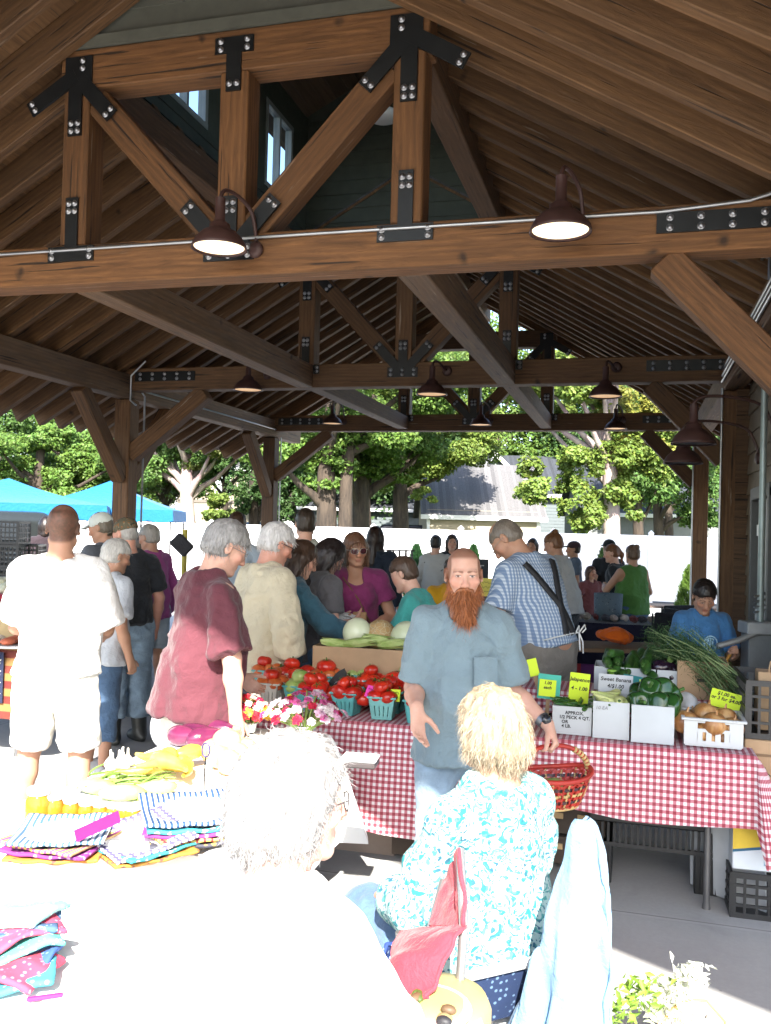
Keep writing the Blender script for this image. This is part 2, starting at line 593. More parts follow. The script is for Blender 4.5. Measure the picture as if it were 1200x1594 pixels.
def truss(y, wd, far):
    zt, zc = ZT, 4.70
    hw = .115
    beam('tie_beam', (XL, y, zt), (XR, y, zt), .20, .26, wd, pav)
    beam('top_chord', (XC - XQ - .12, y, zc), (XC + XQ + .12, y, zc), .20, .26, wd, pav)
    for s in (-1, 1):
        beam('queen_post', (XC + s * XQ, y, zt + .13), (XC + s * XQ, y, zc - .13), .19, .19, wd, pav, up=(1, 0, 0))
        a = Vector((XC + s * (XQ - .13), y + .004, zc - .20)); b = Vector((XC + s * .14, y + .004, zt + .17))
        beam('diagonal_strut', a, b, .165, .18, wd, pav)
    beam('king_post', (XC, y, zt + .13), (XC, y, zc - .13), .19, .19, wd, pav, up=(1, 0, 0))
    yf = y - .106
    nb = 2
    for s in (-1, 1):
        x = XC + s * XQ
        # foot of the queen post
        plate(yf, [(x, zt + .07, .34, .10, 0), (x, zt + .27, .09, .34, 0)],
              [(x + i * .14, zt + .07 + k * .022) for i in (-1, 1) for k in (-1, 1)] + [(x + i * .022, zt + .40 - k * .05) for i in (-1, 1) for k in (0, 1)])
        # head: arms on the chord, the post, the strut and the rafter
        da = math.atan2(zt + .17 - zc + .2, -s * (XQ - .27))
        ra = math.atan2(-.583, s)
        bx = [(x - s * .02, zc - .02, .20, .20, 0), (x, zc - .27, .10, .34, 0)]
        bo = [(x + i * .025, zc - .41 + k * .05) for i in (-1, 1) for k in (0, 1)] + [(x - s * (.05), zc + .05 - k * .05) for k in (0, 1)]
        for ang, ln in ((da, .40), (ra, .40)):
            cx, cz = x + math.cos(ang) * ln / 2, zc - .04 + math.sin(ang) * ln / 2
            bx.append((cx, cz, ln, .10, ang)); bo += armbolts(cx, cz, ln, .10, ang, 1)
        plate(yf, bx, bo)
        # end of the tie beam
        e = XL + .55 if s < 0 else XR - .45
        plate(yf, [(e, zt + .03, .78, .11, 0)], [(e + i * .16, zt + .03 + k * .028) for i in (-2, -1, 0, 1, 2) for k in (-1, 1)])
    plate(yf, [(XC, zc + .03, .26, .10, 0), (XC, zc - .13, .10, .26, 0)],
          [(XC + i * .09, zc + .03 + k * .025) for i in (-1, 1) for k in (-1, 1)] + [(XC + i * .025, zc - .215) for i in (-1, 1)])
    bx = [(XC, zt + .02, .34, .11, 0), (XC, zt + .22, .10, .30, 0)]
    bo = [(XC + i * .13, zt + .02 + k * .025) for i in (-1, 0, 1) for k in (-1, 1)] + [(XC + i * .025, zt + .33 - k * .05) for i in (-1, 1) for k in (0, 1)]
    for s in (-1, 1):
        ang = math.atan2(zc - .2 - zt - .17, s * (XQ - .27))
        cx, cz = XC + s * .04 + math.cos(ang) * .21, zt + .05 + math.sin(ang) * .21
        bx.append((cx, cz, .36, .10, ang)); bo += armbolts(cx, cz, .36, .10, ang, 1)
    plate(yf, bx, bo)


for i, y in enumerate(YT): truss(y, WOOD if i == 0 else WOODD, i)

# posts, braces, plates
postx = [(XL, .2), (XL, YT[0]), (XL, YT[1]), (XL, YT[2]), (2.3, .2), (XR, YT[0]), (XR, YT[1]), (XR, YT[2])]
for x, y in postx:
    zt = 3.18 if x < 1.5 else 2.55
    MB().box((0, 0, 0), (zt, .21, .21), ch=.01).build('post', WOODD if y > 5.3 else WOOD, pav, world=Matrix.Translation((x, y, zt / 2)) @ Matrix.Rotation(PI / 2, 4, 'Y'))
    if x < 1.5 and y > 1:
        MB().box((0, 0, .012), (.3, .3, .024)).build('base_plate', STEEL, pav, world=Matrix.Translation((x, y, 0)))
for x in (XL, XR):
    for a, b in ((-.1, 5.2), (5.2, 9.55), (9.55, 15.1)):
        beam('plate_beam', (x, a, 3.33), (x, b, 3.33), .2, .28, WOODG if x < 0 else WOODD, pav)
beam('plate_beam', (2.3, -.1, 2.67), (2.3, 15.1, 2.67), .2, .2, WOODD, pav)
for y in YT:
    for x, s in ((XL, 1), (XR, -1)):
        L, D = (1.04, .74) if s > 0 else (.80, .76)
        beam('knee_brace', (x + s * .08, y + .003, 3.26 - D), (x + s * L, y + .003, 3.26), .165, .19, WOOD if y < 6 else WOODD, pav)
        if s > 0:
            for d in (-1, 1):
                if y > 13.5 and d > 0: continue
                beam('knee_brace', (x, y + d * .1, 3.19 - .95), (x, y + d * .97, 3.19), .155, .17, WOODD, pav)
                # joint face boards keep the timber joint visible
for s in (-1, 1):
    beam('cross_beam', (XC + s * XQ, YT[0] + .1, ZT - .005), (XC + s * XQ, YT[1] - .1, ZT - .005), .19, .25, WOODG, pav)
    beam('cross_beam', (XC + s * XQ, YT[1] + .1, ZT - .005), (XC + s * XQ, YT[2] - .1, ZT - .005), .17, .2, WOODD, pav)

# rafters: one local mesh per side, copied along the roof
SL = .583
def zl(x): return 3.47 + SL * (x - XL)
def zr(x): return 3.47 + SL * (XR - x) + .0
RD = .205
def rafter(y, x0, x1, left):
    f = zl if left else zr
    A = Vector((x0, y, f(x0))); B = Vector((x1, y, f(x1)))
    if left is False: A, B = B, A
    d = (B - A).normalized(); nrm = Vector((-d.z, 0, d.x))
    if nrm.z < 0: nrm = -nrm
    m = Matrix((d, Vector((0, 1, 0)) if True else 0, d.cross(Vector((0, 1, 0))))).transposed().to_4x4()
    m.translation = (A + B) / 2 + nrm * RD / 2
    L = (B - A).length
    key = ('raf', round(L, 3))
    if key not in MATS:
        h = RD / 2; l = L / 2
        q = MB().box((0, 0, 0), (L, .088, RD), ch=.006)
        MATS[key] = q.mesh('rafter', wood((.088, .042, .016), (.225, .113, .044)))
    return obj('rafter', MATS[key], pav, world=m)

mon0, mon1 = YT[0] - .02, YT[1] + .02
y = -.06
RY = []
while y < 15.2:
    if all(abs(y - t) > .14 for t in YT): RY.append(y)
    y += .392
for y in RY:
    inm = mon0 < y < mon1
    rafter(y, -6.95, XC - (XQ - .02 if inm else 0.02), True)
    rafter(y, 2.55, XC + (XQ - .02 if inm else 0.02), False)

DECK = planks((.085, .05, .028), (.175, .105, .06), .14, 1)
SHIN = planks((.05, .05, .052), (.09, .088, .086), .13, 0)


def deck(name, x0, x1, y0, y1, off, th, mat, left):
    """board deck: local X down the slope, local Y along the building"""
    f = zl if left else zr
    A = Vector((x0, (y0 + y1) / 2, f(x0))); B = Vector((x1, (y0 + y1) / 2, f(x1)))
    if (B - A).x < 0: A, B = B, A
    d = (B - A).normalized(); nrm = Vector((-d.z, 0, d.x))
    m = Matrix((d, Vector((0, 1, 0)), nrm)).transposed().to_4x4(); m.translation = (A + B) / 2 + nrm * (RD + off + th / 2)
    return MB().box((0, 0, 0), ((B - A).length, y1 - y0, th)).build(name, mat, pav, world=m)


DECKX = planks((.080, .039, .016), (.185, .095, .038), .14, 0)
for left, e in ((True, -7.0), (False, 2.6)):
    s = 1 if left else -1
    for a, b, inm in ((-.1, mon0, 0), (mon0, mon1, 1), (mon1, 15.25, 0)):
        xi = XC - s * (XQ if inm else -.155)
        deck('roof_deck', e, xi, a, b, .002, .025, DECKX, left)
        deck('roof_covering', e, xi, a, b, .03, .02, SHIN, left)
beam('ridge_board', (XC, -.1, 5.43), (XC, mon0, 5.43), .05, .3, WOODD, pav)
beam('ridge_board', (XC, mon1, 5.43), (XC, 15.2, 5.43), .05, .3, WOODD, pav)
for s in (-1, 1):   # queen purlins that carry the rafters under the monitor
    beam('purlin', (XC + s * XQ, YT[0] + .11, 4.70), (XC + s * XQ, YT[1] - .11, 4.70), .18, .24, WOODD, pav)

# the raised clerestory between the first two trusses
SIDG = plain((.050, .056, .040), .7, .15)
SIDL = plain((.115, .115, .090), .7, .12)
def lap(mb, p0, p1, z0, z1, step, nrm, lean=.014):
    """lapped boards on a vertical wall from p0 to p1 (xy), facing nrm"""
    z = z0
    while z < z1 - .01:
        zz = min(z + step, z1)
        a, b = Vector((*p0, 0)), Vector((*p1, 0)); n = Vector((*nrm, 0))
        mb.add([a + n * lean + Vector((0, 0, z)), b + n * lean + Vector((0, 0, z)), b + n * .002 + Vector((0, 0, zz)), a + n * .002 + Vector((0, 0, zz)),
                a + Vector((0, 0, z)), b + Vector((0, 0, z))], [(0, 1, 2, 3), (5, 4, 0, 1)][:1] + [(4, 5, 1, 0)])
        z = zz
zmt = 6.35
WTRIM = plain((.10, .12, .10), .6, .1)
cl = MB()
wins = [5.75, 6.75, 7.75, 8.75]
for s in (-1, 1):
    x = XC + s * (XQ + .12)
    cl.box((x, (mon0 + mon1) / 2, 5.02), (.06, mon1 - mon0, .34)); cl.box((x, (mon0 + mon1) / 2, 6.22), (.06, mon1 - mon0, .30))
    ys = [mon0] + [q for w_ in wins for q in (w_ - .36, w_ + .36)] + [mon1]
    for k in range(0, len(ys), 2):
        cl.box((x, (ys[k] + ys[k + 1]) / 2, 5.63), (.06, ys[k + 1] - ys[k], .88))
    lap(cl, (x - s * .032, mon0), (x - s * .032, mon1), 4.86, 5.17, .11, (-s, 0))
cl.box((XC, mon1 + .05, 5.6), (2 * XQ + .24, .06, 1.5))
lap(cl, (XC - XQ - .09, mon1 + .018), (XC + XQ + .09, mon1 + .018), 4.84, 6.35, .16, (0, -1))
cl.box((XC, mon0 - .03, 5.6), (2 * XQ + .3, .06, 1.5))
for _y in (mon1 + .05, mon0 - .03): cl.prism([(XC - 1.42, 6.35), (XC + 1.42, 6.35), (XC, 7.06)], _y - .028, _y + .028)
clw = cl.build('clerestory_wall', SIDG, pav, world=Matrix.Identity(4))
fr = MB(); lap(fr, (XC - XQ - .15, mon0 - .062), (XC + XQ + .15, mon0 - .062), 4.84, 6.35, .22, (0, -1))
fr.box((XC, mon0 - .075, 4.87), (2 * XQ + .34, .05, .07))
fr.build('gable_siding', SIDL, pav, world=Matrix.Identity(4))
WWHITE = plain((.24, .26, .25), .5, .06)
GLS = glass((.35, .45, .55), .08)
for s in (-1, 1):
    x = XC + s * (XQ + .12)
    for w_ in wins:
        f = MB()
        for dz, hh in ((-.42, .05), (.42, .05)): f.box((0, 0, dz), (.075, .74, hh))
        for dy in (-.34, 0, .34): f.box((0, dy, 0), (.074, .05 if dy else .035, .79))
        fo = f.build('window', WWHITE, pav, world=Matrix.Translation((x, w_, 5.63)))
        gm = NT('pane'); gm.n.remove(gm.b); tr = gm.node('ShaderNodeBsdfTransparent'); tr.inputs[0].default_value = (.8, .85, .88, 1)
        gm.link(tr.outputs[0], gm.n['Material Output'].inputs[0])
        MB().box((0, 0, 0), (.008, .66, .80)).build('pane', gm.m, fo)
mr = MB()
for s in (-1, 1):
    mr.add([(XC, mon0 - .5, 7.05), (XC + s * 1.65, mon0 - .5, 6.2), (XC + s * 1.65, mon1 + .5, 6.2), (XC, mon1 + .5, 7.05),
            (XC, mon0 - .5, 7.11), (XC + s * 1.65, mon0 - .5, 6.26), (XC + s * 1.65, mon1 + .5, 6.26), (XC, mon1 + .5, 7.11)],
           [(0, 1, 2, 3), (4, 7, 6, 5), (0, 4, 5, 1), (3, 2, 6, 7), (1, 5, 6, 2)])
mr.build('monitor_roof', planks((.06, .035, .02), (.13, .08, .045), .14, 0), pav, world=Matrix.Identity(4))

# conduit on the tie beam and along the plates
def pipe(pts, r=.011, mat=GALV, name='conduit', par=None):
    return MB().tube(pts, r, 8).build(name, mat, par or pav, world=Matrix.Identity(4))
yf = YT[0] - .118
pipe([(XL, yf, 3.50), (-2.0, yf, 3.505), (.1, yf, 3.50), (.55, yf, 3.53), (.8, yf, 3.60), (.95, yf, 3.62)])
for i, (dx, dz) in enumerate(((-.115, 3.38), (-.118, 3.33), (-.12, 3.28))):
    pipe([(XR + dx, 5.35, dz), (XR + dx, 9.4, dz - .01 * i)], .013)
pipe([(XR - .117, 6.2, 3.40), (XR - .117, 6.2, 3.62), (XR - .12, 6.6, 3.64)], .012)
pipe([(XL + .115, 9.75, .5), (XL + .115, 9.75, 3.25), (XL + .115, 9.65, 3.31), (XL + .115, 14, 3.31)], .012)
pipe([(XL + .3, YT[1] - .12, 3.62), (XL + .12, YT[1] - .13, 3.45), (XL + .12, YT[1] - .13, 3.16), (XL + .2, YT[1] - .13, 3.10)], .012)
pipe([(XL + .112, YT[2] + .15, .5), (XL + .112, YT[2] + .15, 3.2)], .012)
pipe([(XR - .113, YT[2] - .1, .3), (XR - .113, YT[2] - .1, 3.2)], .012)
pipe([(XR - .113, YT[1] - .12, .3), (XR - .113, YT[1] - .12, 3.2)], .012)

# ================================================================== lamps
RUST = plain((.065, .03, .025), .5, .2)
LAMPIN = plain((.7, .66, .6), .5, .05)


def barn_lamp(label, pos, mount, glow, r=.16, group='barn lamps hung under the pavilion'):
    t = thing('barn_lamp', label, 'lamp', pos, 0, group)
    b = MB().lathe([(.030, .30), (.030, .17), (.045, .155), (.06, .145), (.062, .12), (.10, .10), (.135, .065), (r, .018), (r + .004, 0), (r - .006, .004), (r - .012, .02), (.125, .06), (.05, .1), (0, .105)], 28)
    b.build('shade', RUST, t)
    MB().lathe([(0, .03), (.06, .029), (.145, .016), (.147, .012), (0, .026)], 24).build('lamp_disc', glow, t)
    m = Vector(mount) - Vector(pos)
    a = Vector((0, 0, .28)); hz = .33
    mid = Vector((m.x * .45, m.y * .45, hz + .03))
    pts = [a, Vector((0, 0, .31)), Vector((m.x * .12, m.y * .12, hz + .03)), mid, Vector((m.x * .8, m.y * .8, hz - .02)), Vector((m.x * .93, m.y * .93, (hz + m.z) / 2)), m]
    sp = [pts[0]]
    for i in range(len(pts) - 1):
        for k in range(1, 5):
            u = k / 4; p0, p1, p2, p3 = pts[max(i - 1, 0)], pts[i], pts[i + 1], pts[min(i + 2, len(pts) - 1)]
            sp.append(.5 * ((2 * p1) + (p2 - p0) * u + (2 * p0 - 5 * p1 + 4 * p2 - p3) * u * u + (3 * p1 - p0 - 3 * p2 + p3) * u ** 3))
    q = MB().tube(sp, .012, 8)
    q.build('gooseneck', RUST, t)
    d = Vector((m.x, m.y, 0)).normalized() if Vector((m.x, m.y)).length > .01 else Vector((0, 1, 0))
    MB().lathe([(.05, .0), (.055, .02), (.03, .035), (0, .04)], 14).build('wall_plate', RUST, t, local=Matrix.Translation(m) @ (-d).to_track_quat('Z', 'Y').to_matrix().to_4x4())
    return t


HOT = emit((1, .80, .52), .55); WARM = emit((1, .62, .33), .14); OFF = plain((.4, .36, .32), .5, .05)
def on_tie(px, py, k, glow, label):
    yy = YT[k] - .42
    p = Yp(px, py, yy); p.z -= .0
    m = Vector((p.x + .10, YT[k] - .105, ZT + .02))
    return barn_lamp(label, p, m, glow)
on_tie(341, 388, 0, HOT, 'lit barn lamp in front of the king post on the first tie beam')
on_tie(872, 362, 0, HOT, 'lit barn lamp on the first tie beam towards the siding wall')
on_tie(386, 608, 1, WARM, 'barn lamp under the second tie beam nearest the canopy side')
on_tie(672, 615, 1, WARM, 'barn lamp under the middle of the second tie beam')
on_tie(942, 618, 1, WARM, 'barn lamp under the second tie beam in front of the pale tree trunk')
on_tie(517, 660, 2, WARM, 'small far barn lamp on the third tie beam by the outer post')
on_tie(748, 662, 2, WARM, 'small far barn lamp on the third tie beam below its middle plate')
on_tie(958, 668, 2, WARM, 'small far barn lamp on the third tie beam near the corner post')
p = Yp(1079, 692, 7.05); barn_lamp('unlit barn lamp on the siding wall, the larger and higher of two', p, (1.0, 7.2, p.z + .06), OFF, group='wall lamps by the door')
p = Yp(1063, 722, 8.0); barn_lamp('unlit barn lamp on the siding wall, the smaller one below its neighbour', p, (1.0, 8.1, p.z + .06), OFF, group='wall lamps by the door')
p = Yp(596, 187, 8.2)
t = thing('ceiling_light', 'round white flush light high inside the dark clerestory', 'light', p)
MB().lathe([(0, 0), (.13, .005), (.16, .03), (.165, .06), (.12, .075), (0, .08)], 24).build('diffuser', plain((.6, .6, .58), .5, .03), t)
MB().tube([(0, 0, .07), (0, 0, 6.75 - p.z)], .012, 8).build('stem', GALV, t)

# ================================================================== building with the lapped siding
bld = thing('market_building', 'dark tan building with lapped siding, grey door and corner boards beside the pavilion', 'building', (1.0, 7.4, 0))
SIDT = plain((.20, .155, .105), .75, .12, bump=.15)
b = MB()
x0 = 1.04
b.box((3.0, 6.6, 1.62), (3.86, 2.0, 3.24)); b.box((3.0, 9.1, 1.62), (3.86, .8, 3.24)); b.box((3.0, 8.15, 2.67), (3.86, 1.1, 1.14)); b.box((4.0, 8.15, 1.05), (1.86, 1.1, 2.1))
lap(b, (1.07, 5.6), (1.07, 7.56), 0, 3.2, .195, (-1, 0), .02); lap(b, (1.07, 8.75), (1.07, 9.5), 0, 3.2, .195, (-1, 0), .02)
lap(b, (1.07, 7.56), (1.07, 8.75), 2.14, 3.2, .195, (-1, 0), .02)
b.build('wall', SIDT, bld, world=Matrix.Identity(4))
MB().box((1.02, 9.52, 1.6), (.16, .16, 3.2), ch=.008).build('corner_board', wood(), bld, world=Matrix.Identity(4))
GD = plain((.30, .31, .31), .5, .05)
dr = MB().box((1.09, 8.15, 1.04), (.05, .94, 2.06), ch=.004); drm = dr.build('door', GD, bld, world=Matrix.Identity(4))
MB().tube([(1.03, 7.83, .95), (1.00, 7.83, .97), (1.00, 7.83, 1.27), (1.03, 7.83, 1.29)], .012, 8).build('handle', plain((.02, .02, .02), .35, .1), drm, world=Matrix.Identity(4))
for z in (.3, 1.05, 1.8):
    MB().tube([(1.062, 8.63, z - .05), (1.062, 8.63, z + .05)], .014, 8).build('hinge', GALV, drm, world=Matrix.Identity(4))
f = MB()
for yy in (7.61, 8.69): f.box((1.05, yy, 1.07), (.09, .10, 2.14), ch=.004)
f.box((1.05, 8.15, 2.12), (.092, 1.18, .11), ch=.004)
f.build('door_frame', plain((.10, .10, .095), .6, .08), bld, world=Matrix.Identity(4))

# ================================================================== vinyl fence
VIN = plain((.82, .82, .82), .4, .02)
fy = 23.35
fen = thing('vinyl_fence', 'long white vinyl privacy fence with capped posts behind the market', 'fence', (-4, fy, 0))
px_ = -16.4
while px_ < 8.5:
    q = MB().box((0, 0, .86), (.127, .127, 1.76), ch=.006)
    q.add([(-.08, -.08, 1.74), (.08, -.08, 1.74), (.08, .08, 1.74), (-.08, .08, 1.74), (0, 0, 1.82)], [(0, 1, 4), (1, 2, 4), (2, 3, 4), (3, 0, 4), (3, 2, 1, 0)])
    q.build('post', VIN, fen, world=Matrix.Translation((px_, fy, 0)))
    if px_ < 6:
        q = MB()
        nb = 13; w_ = (2.4 - .13) / nb
        for k in range(nb): q.box((.065 + w_ * (k + .5), 0, .86), (w_ - .006, .022, 1.48))
        q.box((1.2, 0, .13), (2.27, .045, .14), ch=.004); q.box((1.2, 0, 1.62), (2.27, .045, .14), ch=.004)
        q.build('panel', VIN, fen, world=Matrix.Translation((px_, fy, 0)))
    px_ += 2.4
# ================================================================== trees and houses behind the fence
def leafmat(name, hue):
    n = NT('leaves'); a = n.node('ShaderNodeVertexColor', layer_name='Col')
    n.col(a.outputs[0]); n.set(Roughness=.5); n.b.inputs['Specular IOR Level'].default_value = .25
    tr = n.node('ShaderNodeBsdfTranslucent')
    h = n.node('ShaderNodeHueSaturation', i_Value=1.5); h.inputs['Hue'].default_value = .48; n.link(a.outputs[0], h.inputs['Color']); n.link(h.outputs[0], tr.inputs[0])
    mx = n.node('ShaderNodeMixShader', i_0=.32); n.link(n.b.outputs[0], mx.inputs[1]); n.link(tr.outputs[0], mx.inputs[2])
    n.link(mx.outputs[0], n.n['Material Output'].inputs[0])
    return n.m


LEAF = leafmat('leaf', 0)


def barkmat(a, b, sc=6):
    n = NT('bark'); v = n.coords('Object', (1, 1, .22), rnd=9)
    f = n.noise(v, sc, 6, .68, .6)
    n.col(n.ramp(f, [(.32, a), (.68, b)])); n.set(Roughness=.9); n.bump(f, .9, .05)
    return n.m


BARK = barkmat((.018, .013, .010), (.075, .054, .038)); BARKP = barkmat((.22, .125, .15), (.42, .37, .31), 4)


def leaves(centers, size, up, cols, aspect=.75, outward=None):
    """one folded two-face leaf per centre"""
    n = len(centers)
    nrm = RNG.normal(size=(n, 3)); nrm /= np.linalg.norm(nrm, axis=1)[:, None]
    nrm = nrm * .75 + np.array(up)[None]
    if outward is not None: nrm += outward * .5
    nrm /= np.linalg.norm(nrm, axis=1)[:, None]
    t = np.cross(nrm, RNG.normal(size=(n, 3))); t /= np.linalg.norm(t, axis=1)[:, None]
    b = np.cross(nrm, t)
    s = size * (.6 + .8 * RNG.random(n))[:, None]
    v = np.empty((n, 5, 3)); fold = .22
    v[:, 0] = centers - t * s * .55
    v[:, 1] = centers + b * s * aspect * .5 + nrm * s * fold * .5 - t * s * .05
    v[:, 2] = centers + t * s * .55 - nrm * s * .12
    v[:, 3] = centers - b * s * aspect * .5 + nrm * s * fold * .5 - t * s * .05
    v = v[:, :4]
    k = np.arange(n)[:, None] * 4
    f = np.concatenate([k + np.array([[0, 1, 2]]), k + np.array([[0, 2, 3]])], axis=0)
    return v.reshape(-1, 3), f, np.repeat(cols, 4, axis=0)


def crown_mesh(clumps, n, size, base, var=.35, warm=.0, shell=.55):
    """clumps: list of (centre, radii)"""
    C_ = np.array([c for c, r in clumps]); R_ = np.array([r for c, r in clumps])
    wt = (R_[:, 0] * R_[:, 1] + R_[:, 1] * R_[:, 2]); wt = wt / wt.sum()
    ci = RNG.choice(len(clumps), size=n, p=wt)
    d = RNG.normal(size=(n, 3)); d /= np.linalg.norm(d, axis=1)[:, None]
    rr = shell + (1 - shell) * RNG.random(n) ** .6
    nz = vnoise(d * 2.6 + ci[:, None] * 3.7, 3)
    rr = rr * (1 + .30 * nz)
    p = C_[ci] + d * R_[ci] * rr[:, None]
    # drop leaves in noise gaps so that light and dark clumps show
    keep = vnoise(p * .9, 11) + .55 * vnoise(p * 2.2, 12) > -.42
    p, d, ci = p[keep], d[keep], ci[keep]
    cl = np.array(base)[None] * (1 + var * (RNG.random((len(p), 1)) * 2 - 1)) * (1 + .22 * vnoise(p * .6, 5))[:, None]
    cl[:, 0] *= 1 + .35 * RNG.random(len(p)) + warm * (vnoise(p * .5, 8) > .35)
    return leaves(p, size, (.1, -.35, .75), np.clip(cl, 0, 1), outward=d)


def tree(label, loc, h, trunk_r, crown, n, size, base=(.05, .105, .022), bark=None, group='trees behind the fence', forks=5, lean=0.0, twin=None, name='maple_tree', warm=0.0, first=.35):
    """crown: list of (dx, dy, z, rx, ry, rz)"""
    t = thing(name, label, 'tree', loc, 0, group)
    bark = bark or BARK
    tr = MB()
    def trunk(x0, y0, r, hh, ln):
        pts = []; k = 9
        for i in range(k + 1):
            u = i / k
            pts.append((x0 + ln * u * hh * .1 + .06 * math.sin(u * 7 + x0), y0 + .05 * math.cos(u * 5), -.1 + hh * u))
        tr.tube(pts, [r * (1.35 if i == 0 else 1 - .5 * i / k) for i in range(k + 1)], 12)
        return Vector(pts[-1])
    top = trunk(0, 0, trunk_r, h * .62, lean)
    if twin: trunk(twin, .1, trunk_r * .7, h * .6, .6)
    cs = sorted(crown, key=lambda c: -c[3])
    for c in cs[:forks + 6]:
        tgt = Vector((c[0], c[1], c[2]))
        z0 = max(1.5, min(h * .55, (c[2] - 1.0) * .72))
        s = Vector((lean * z0 * .1, 0, z0))
        m1 = s.lerp(tgt, .5) + Vector((0, 0, -.12 * (tgt - s).length * .3))
        tr.tube([s, s.lerp(m1, .5) + Vector((0, 0, .1)), m1, m1.lerp(tgt, .6), tgt], [trunk_r * .42, trunk_r * .36, trunk_r * .26, trunk_r * .18, .015], 7)
    tr.build('trunk', bark, t)
    n = int(n * (2.6 if size < .2 else 2.2)); size = size if size < .2 else .24
    v, f, c = crown_mesh([((a, b_, c_), (x, y, z)) for a, b_, c_, x, y, z in crown], n, size, base, warm=warm, shell=first)
    obj('crown', npmesh('crown', v, f, LEAF, col=c), t)
    return t


def blob(x, y, z, rx, rz, k, spread, seed, ry=None):
    """k clumps gathered in an ellipsoid"""
    r = random.Random(seed); o = []
    for i in range(k):
        while True:
            a, b, c = [r.uniform(-1, 1) for _ in range(3)]
            if a * a + b * b + c * c < 1: break
        s = r.uniform(.32, .5)
        o.append((x + a * rx, y + b * (ry or rx), z + c * rz, rx * s * spread, (ry or rx) * s * spread, rz * s * spread * .8))
    return o


def at_ground(px, d):
    p = W(px, 822, d); p.z = -.05; return p


def T_(label, px, d, h, r, crownspec, n, size, seed, **kw):
    """crownspec: (px centre, py centre, half width px, half height px, clumps)"""
    p = at_ground(px, d); cr = []
    for i, (cx, cy, hw, hh, k) in enumerate(crownspec):
        q = W(cx, cy, d) - p
        cr += blob(q.x, q.y, q.z, hw * d / FPX, hh * d / FPX, k, 1.0, seed + i * 13, ry=min(hw * d / FPX, 2.6))
    return tree(label, p, h, r, cr, n, size, **kw)


G1 = (.078, .160, .030); G2 = (.058, .128, .030); G3 = (.105, .18, .034); G4 = (.040, .095, .027)
T_('broad maple with a twin trunk behind the fence, nearest the outer post', 503, 31, 11, .42, [(520, 690, 115, 62, 12), (450, 620, 100, 70, 9), (560, 580, 130, 80, 12), (500, 745, 40, 25, 4)], 20000, .125, 21, base=G1, twin=.62, lean=.3)
T_('maple with a dappled leaning trunk just beside the twin trunk', 552, 34, 11, .40, [(590, 690, 80, 60, 9), (600, 640, 100, 70, 9), (560, 745, 45, 25, 4)], 12000, .125, 33, base=G1, lean=.8)
T_('dark trunked tree between the twin trunk and the grey roofed garage', 621, 38, 11, .40, [(645, 720, 66, 66, 10), (700, 660, 90, 70, 10), (640, 590, 110, 70, 8), (660, 780, 28, 22, 4)], 19000, .125, 44, base=G3, lean=.1)
T_('tall tree with a pale sunlit forked trunk by the corner of the garage', 949, 27, 12, .30, [(860, 760, 65, 62, 8), (915, 770, 48, 55, 6), (850, 610, 80, 55, 6), (930, 560, 100, 60, 7), (1000, 690, 60, 75, 9), (925, 690, 70, 50, 7), (985, 790, 28, 30, 4)], 22000, .115, 55, base=G3, bark=BARKP, warm=.5, lean=.0)
T_('smaller dark trunk tree in front of the clapboard house', 992, 34, 9, .25, [(1010, 690, 80, 75, 12), (1050, 640, 80, 60, 8)], 14000, .12, 66, base=G2)
T_('dark trunk tree beside the clapboard house, nearest the corner post', 1024, 37, 9, .26, [(1060, 720, 60, 95, 13), (1085, 785, 45, 50, 7), (1040, 640, 80, 60, 7)], 15000, .12, 77, base=G2)
T_('tree with a pale sunlit trunk beside the second blue canopy', 291, 36, 9, .36, [(240, 720, 64, 55, 9), (335, 712, 60, 32, 7), (300, 660, 100, 50, 8), (235, 775, 40, 30, 5)], 14000, .125, 88, base=G2, bark=BARKP, warm=.6)
T_('dark leafy tree between the cream house and the outer post', 395, 40, 8, .3, [(395, 740, 36, 70, 10), (452, 755, 40, 60, 9), (430, 690, 70, 50, 7)], 13000, .125, 99, base=G4)
T_('full green tree behind the first blue canopy', 60, 42, 9, .35, [(40, 730, 90, 40, 10), (130, 735, 80, 50, 9), (0, 700, 80, 40, 6)], 13000, .14, 111, base=G1)
T_('round green tree behind the peak of the second blue canopy', 185, 44, 9, .35, [(170, 740, 60, 45, 9), (110, 690, 80, 40, 7), (225, 760, 40, 40, 5)], 11000, .14, 122, base=G1)
T_('low shrubby tree in front of the cream house', 345, 44, 4, .15, [(340, 790, 38, 26, 7)], 3500, .12, 133, base=G3, name='bushy_tree')
for i, (px, d, cy, hw, hh, lab) in enumerate([(455, 46, 640, 90, 90, 'leafy mid distance tree between the outer post and the twin trunks'), (570, 44, 620, 90, 90, 'leafy mid distance tree filling the gap above the leaning trunk'), (700, 47, 640, 80, 80, 'leafy mid distance tree left of the dark blue roof'),
        (1040, 43, 690, 80, 100, 'leafy mid distance tree in front of the clapboard house roof'), (255, 48, 720, 70, 60, 'leafy mid distance tree behind the pale trunk at the canopies'), (350, 52, 690, 80, 50, 'leafy mid distance tree over the cream house roof')]):
    T_(lab, px, d, 10, .25, [(px, cy, hw, hh, 22)], 15000, .15, 400 + i * 19, base=(G1, G2, G4)[i % 3])
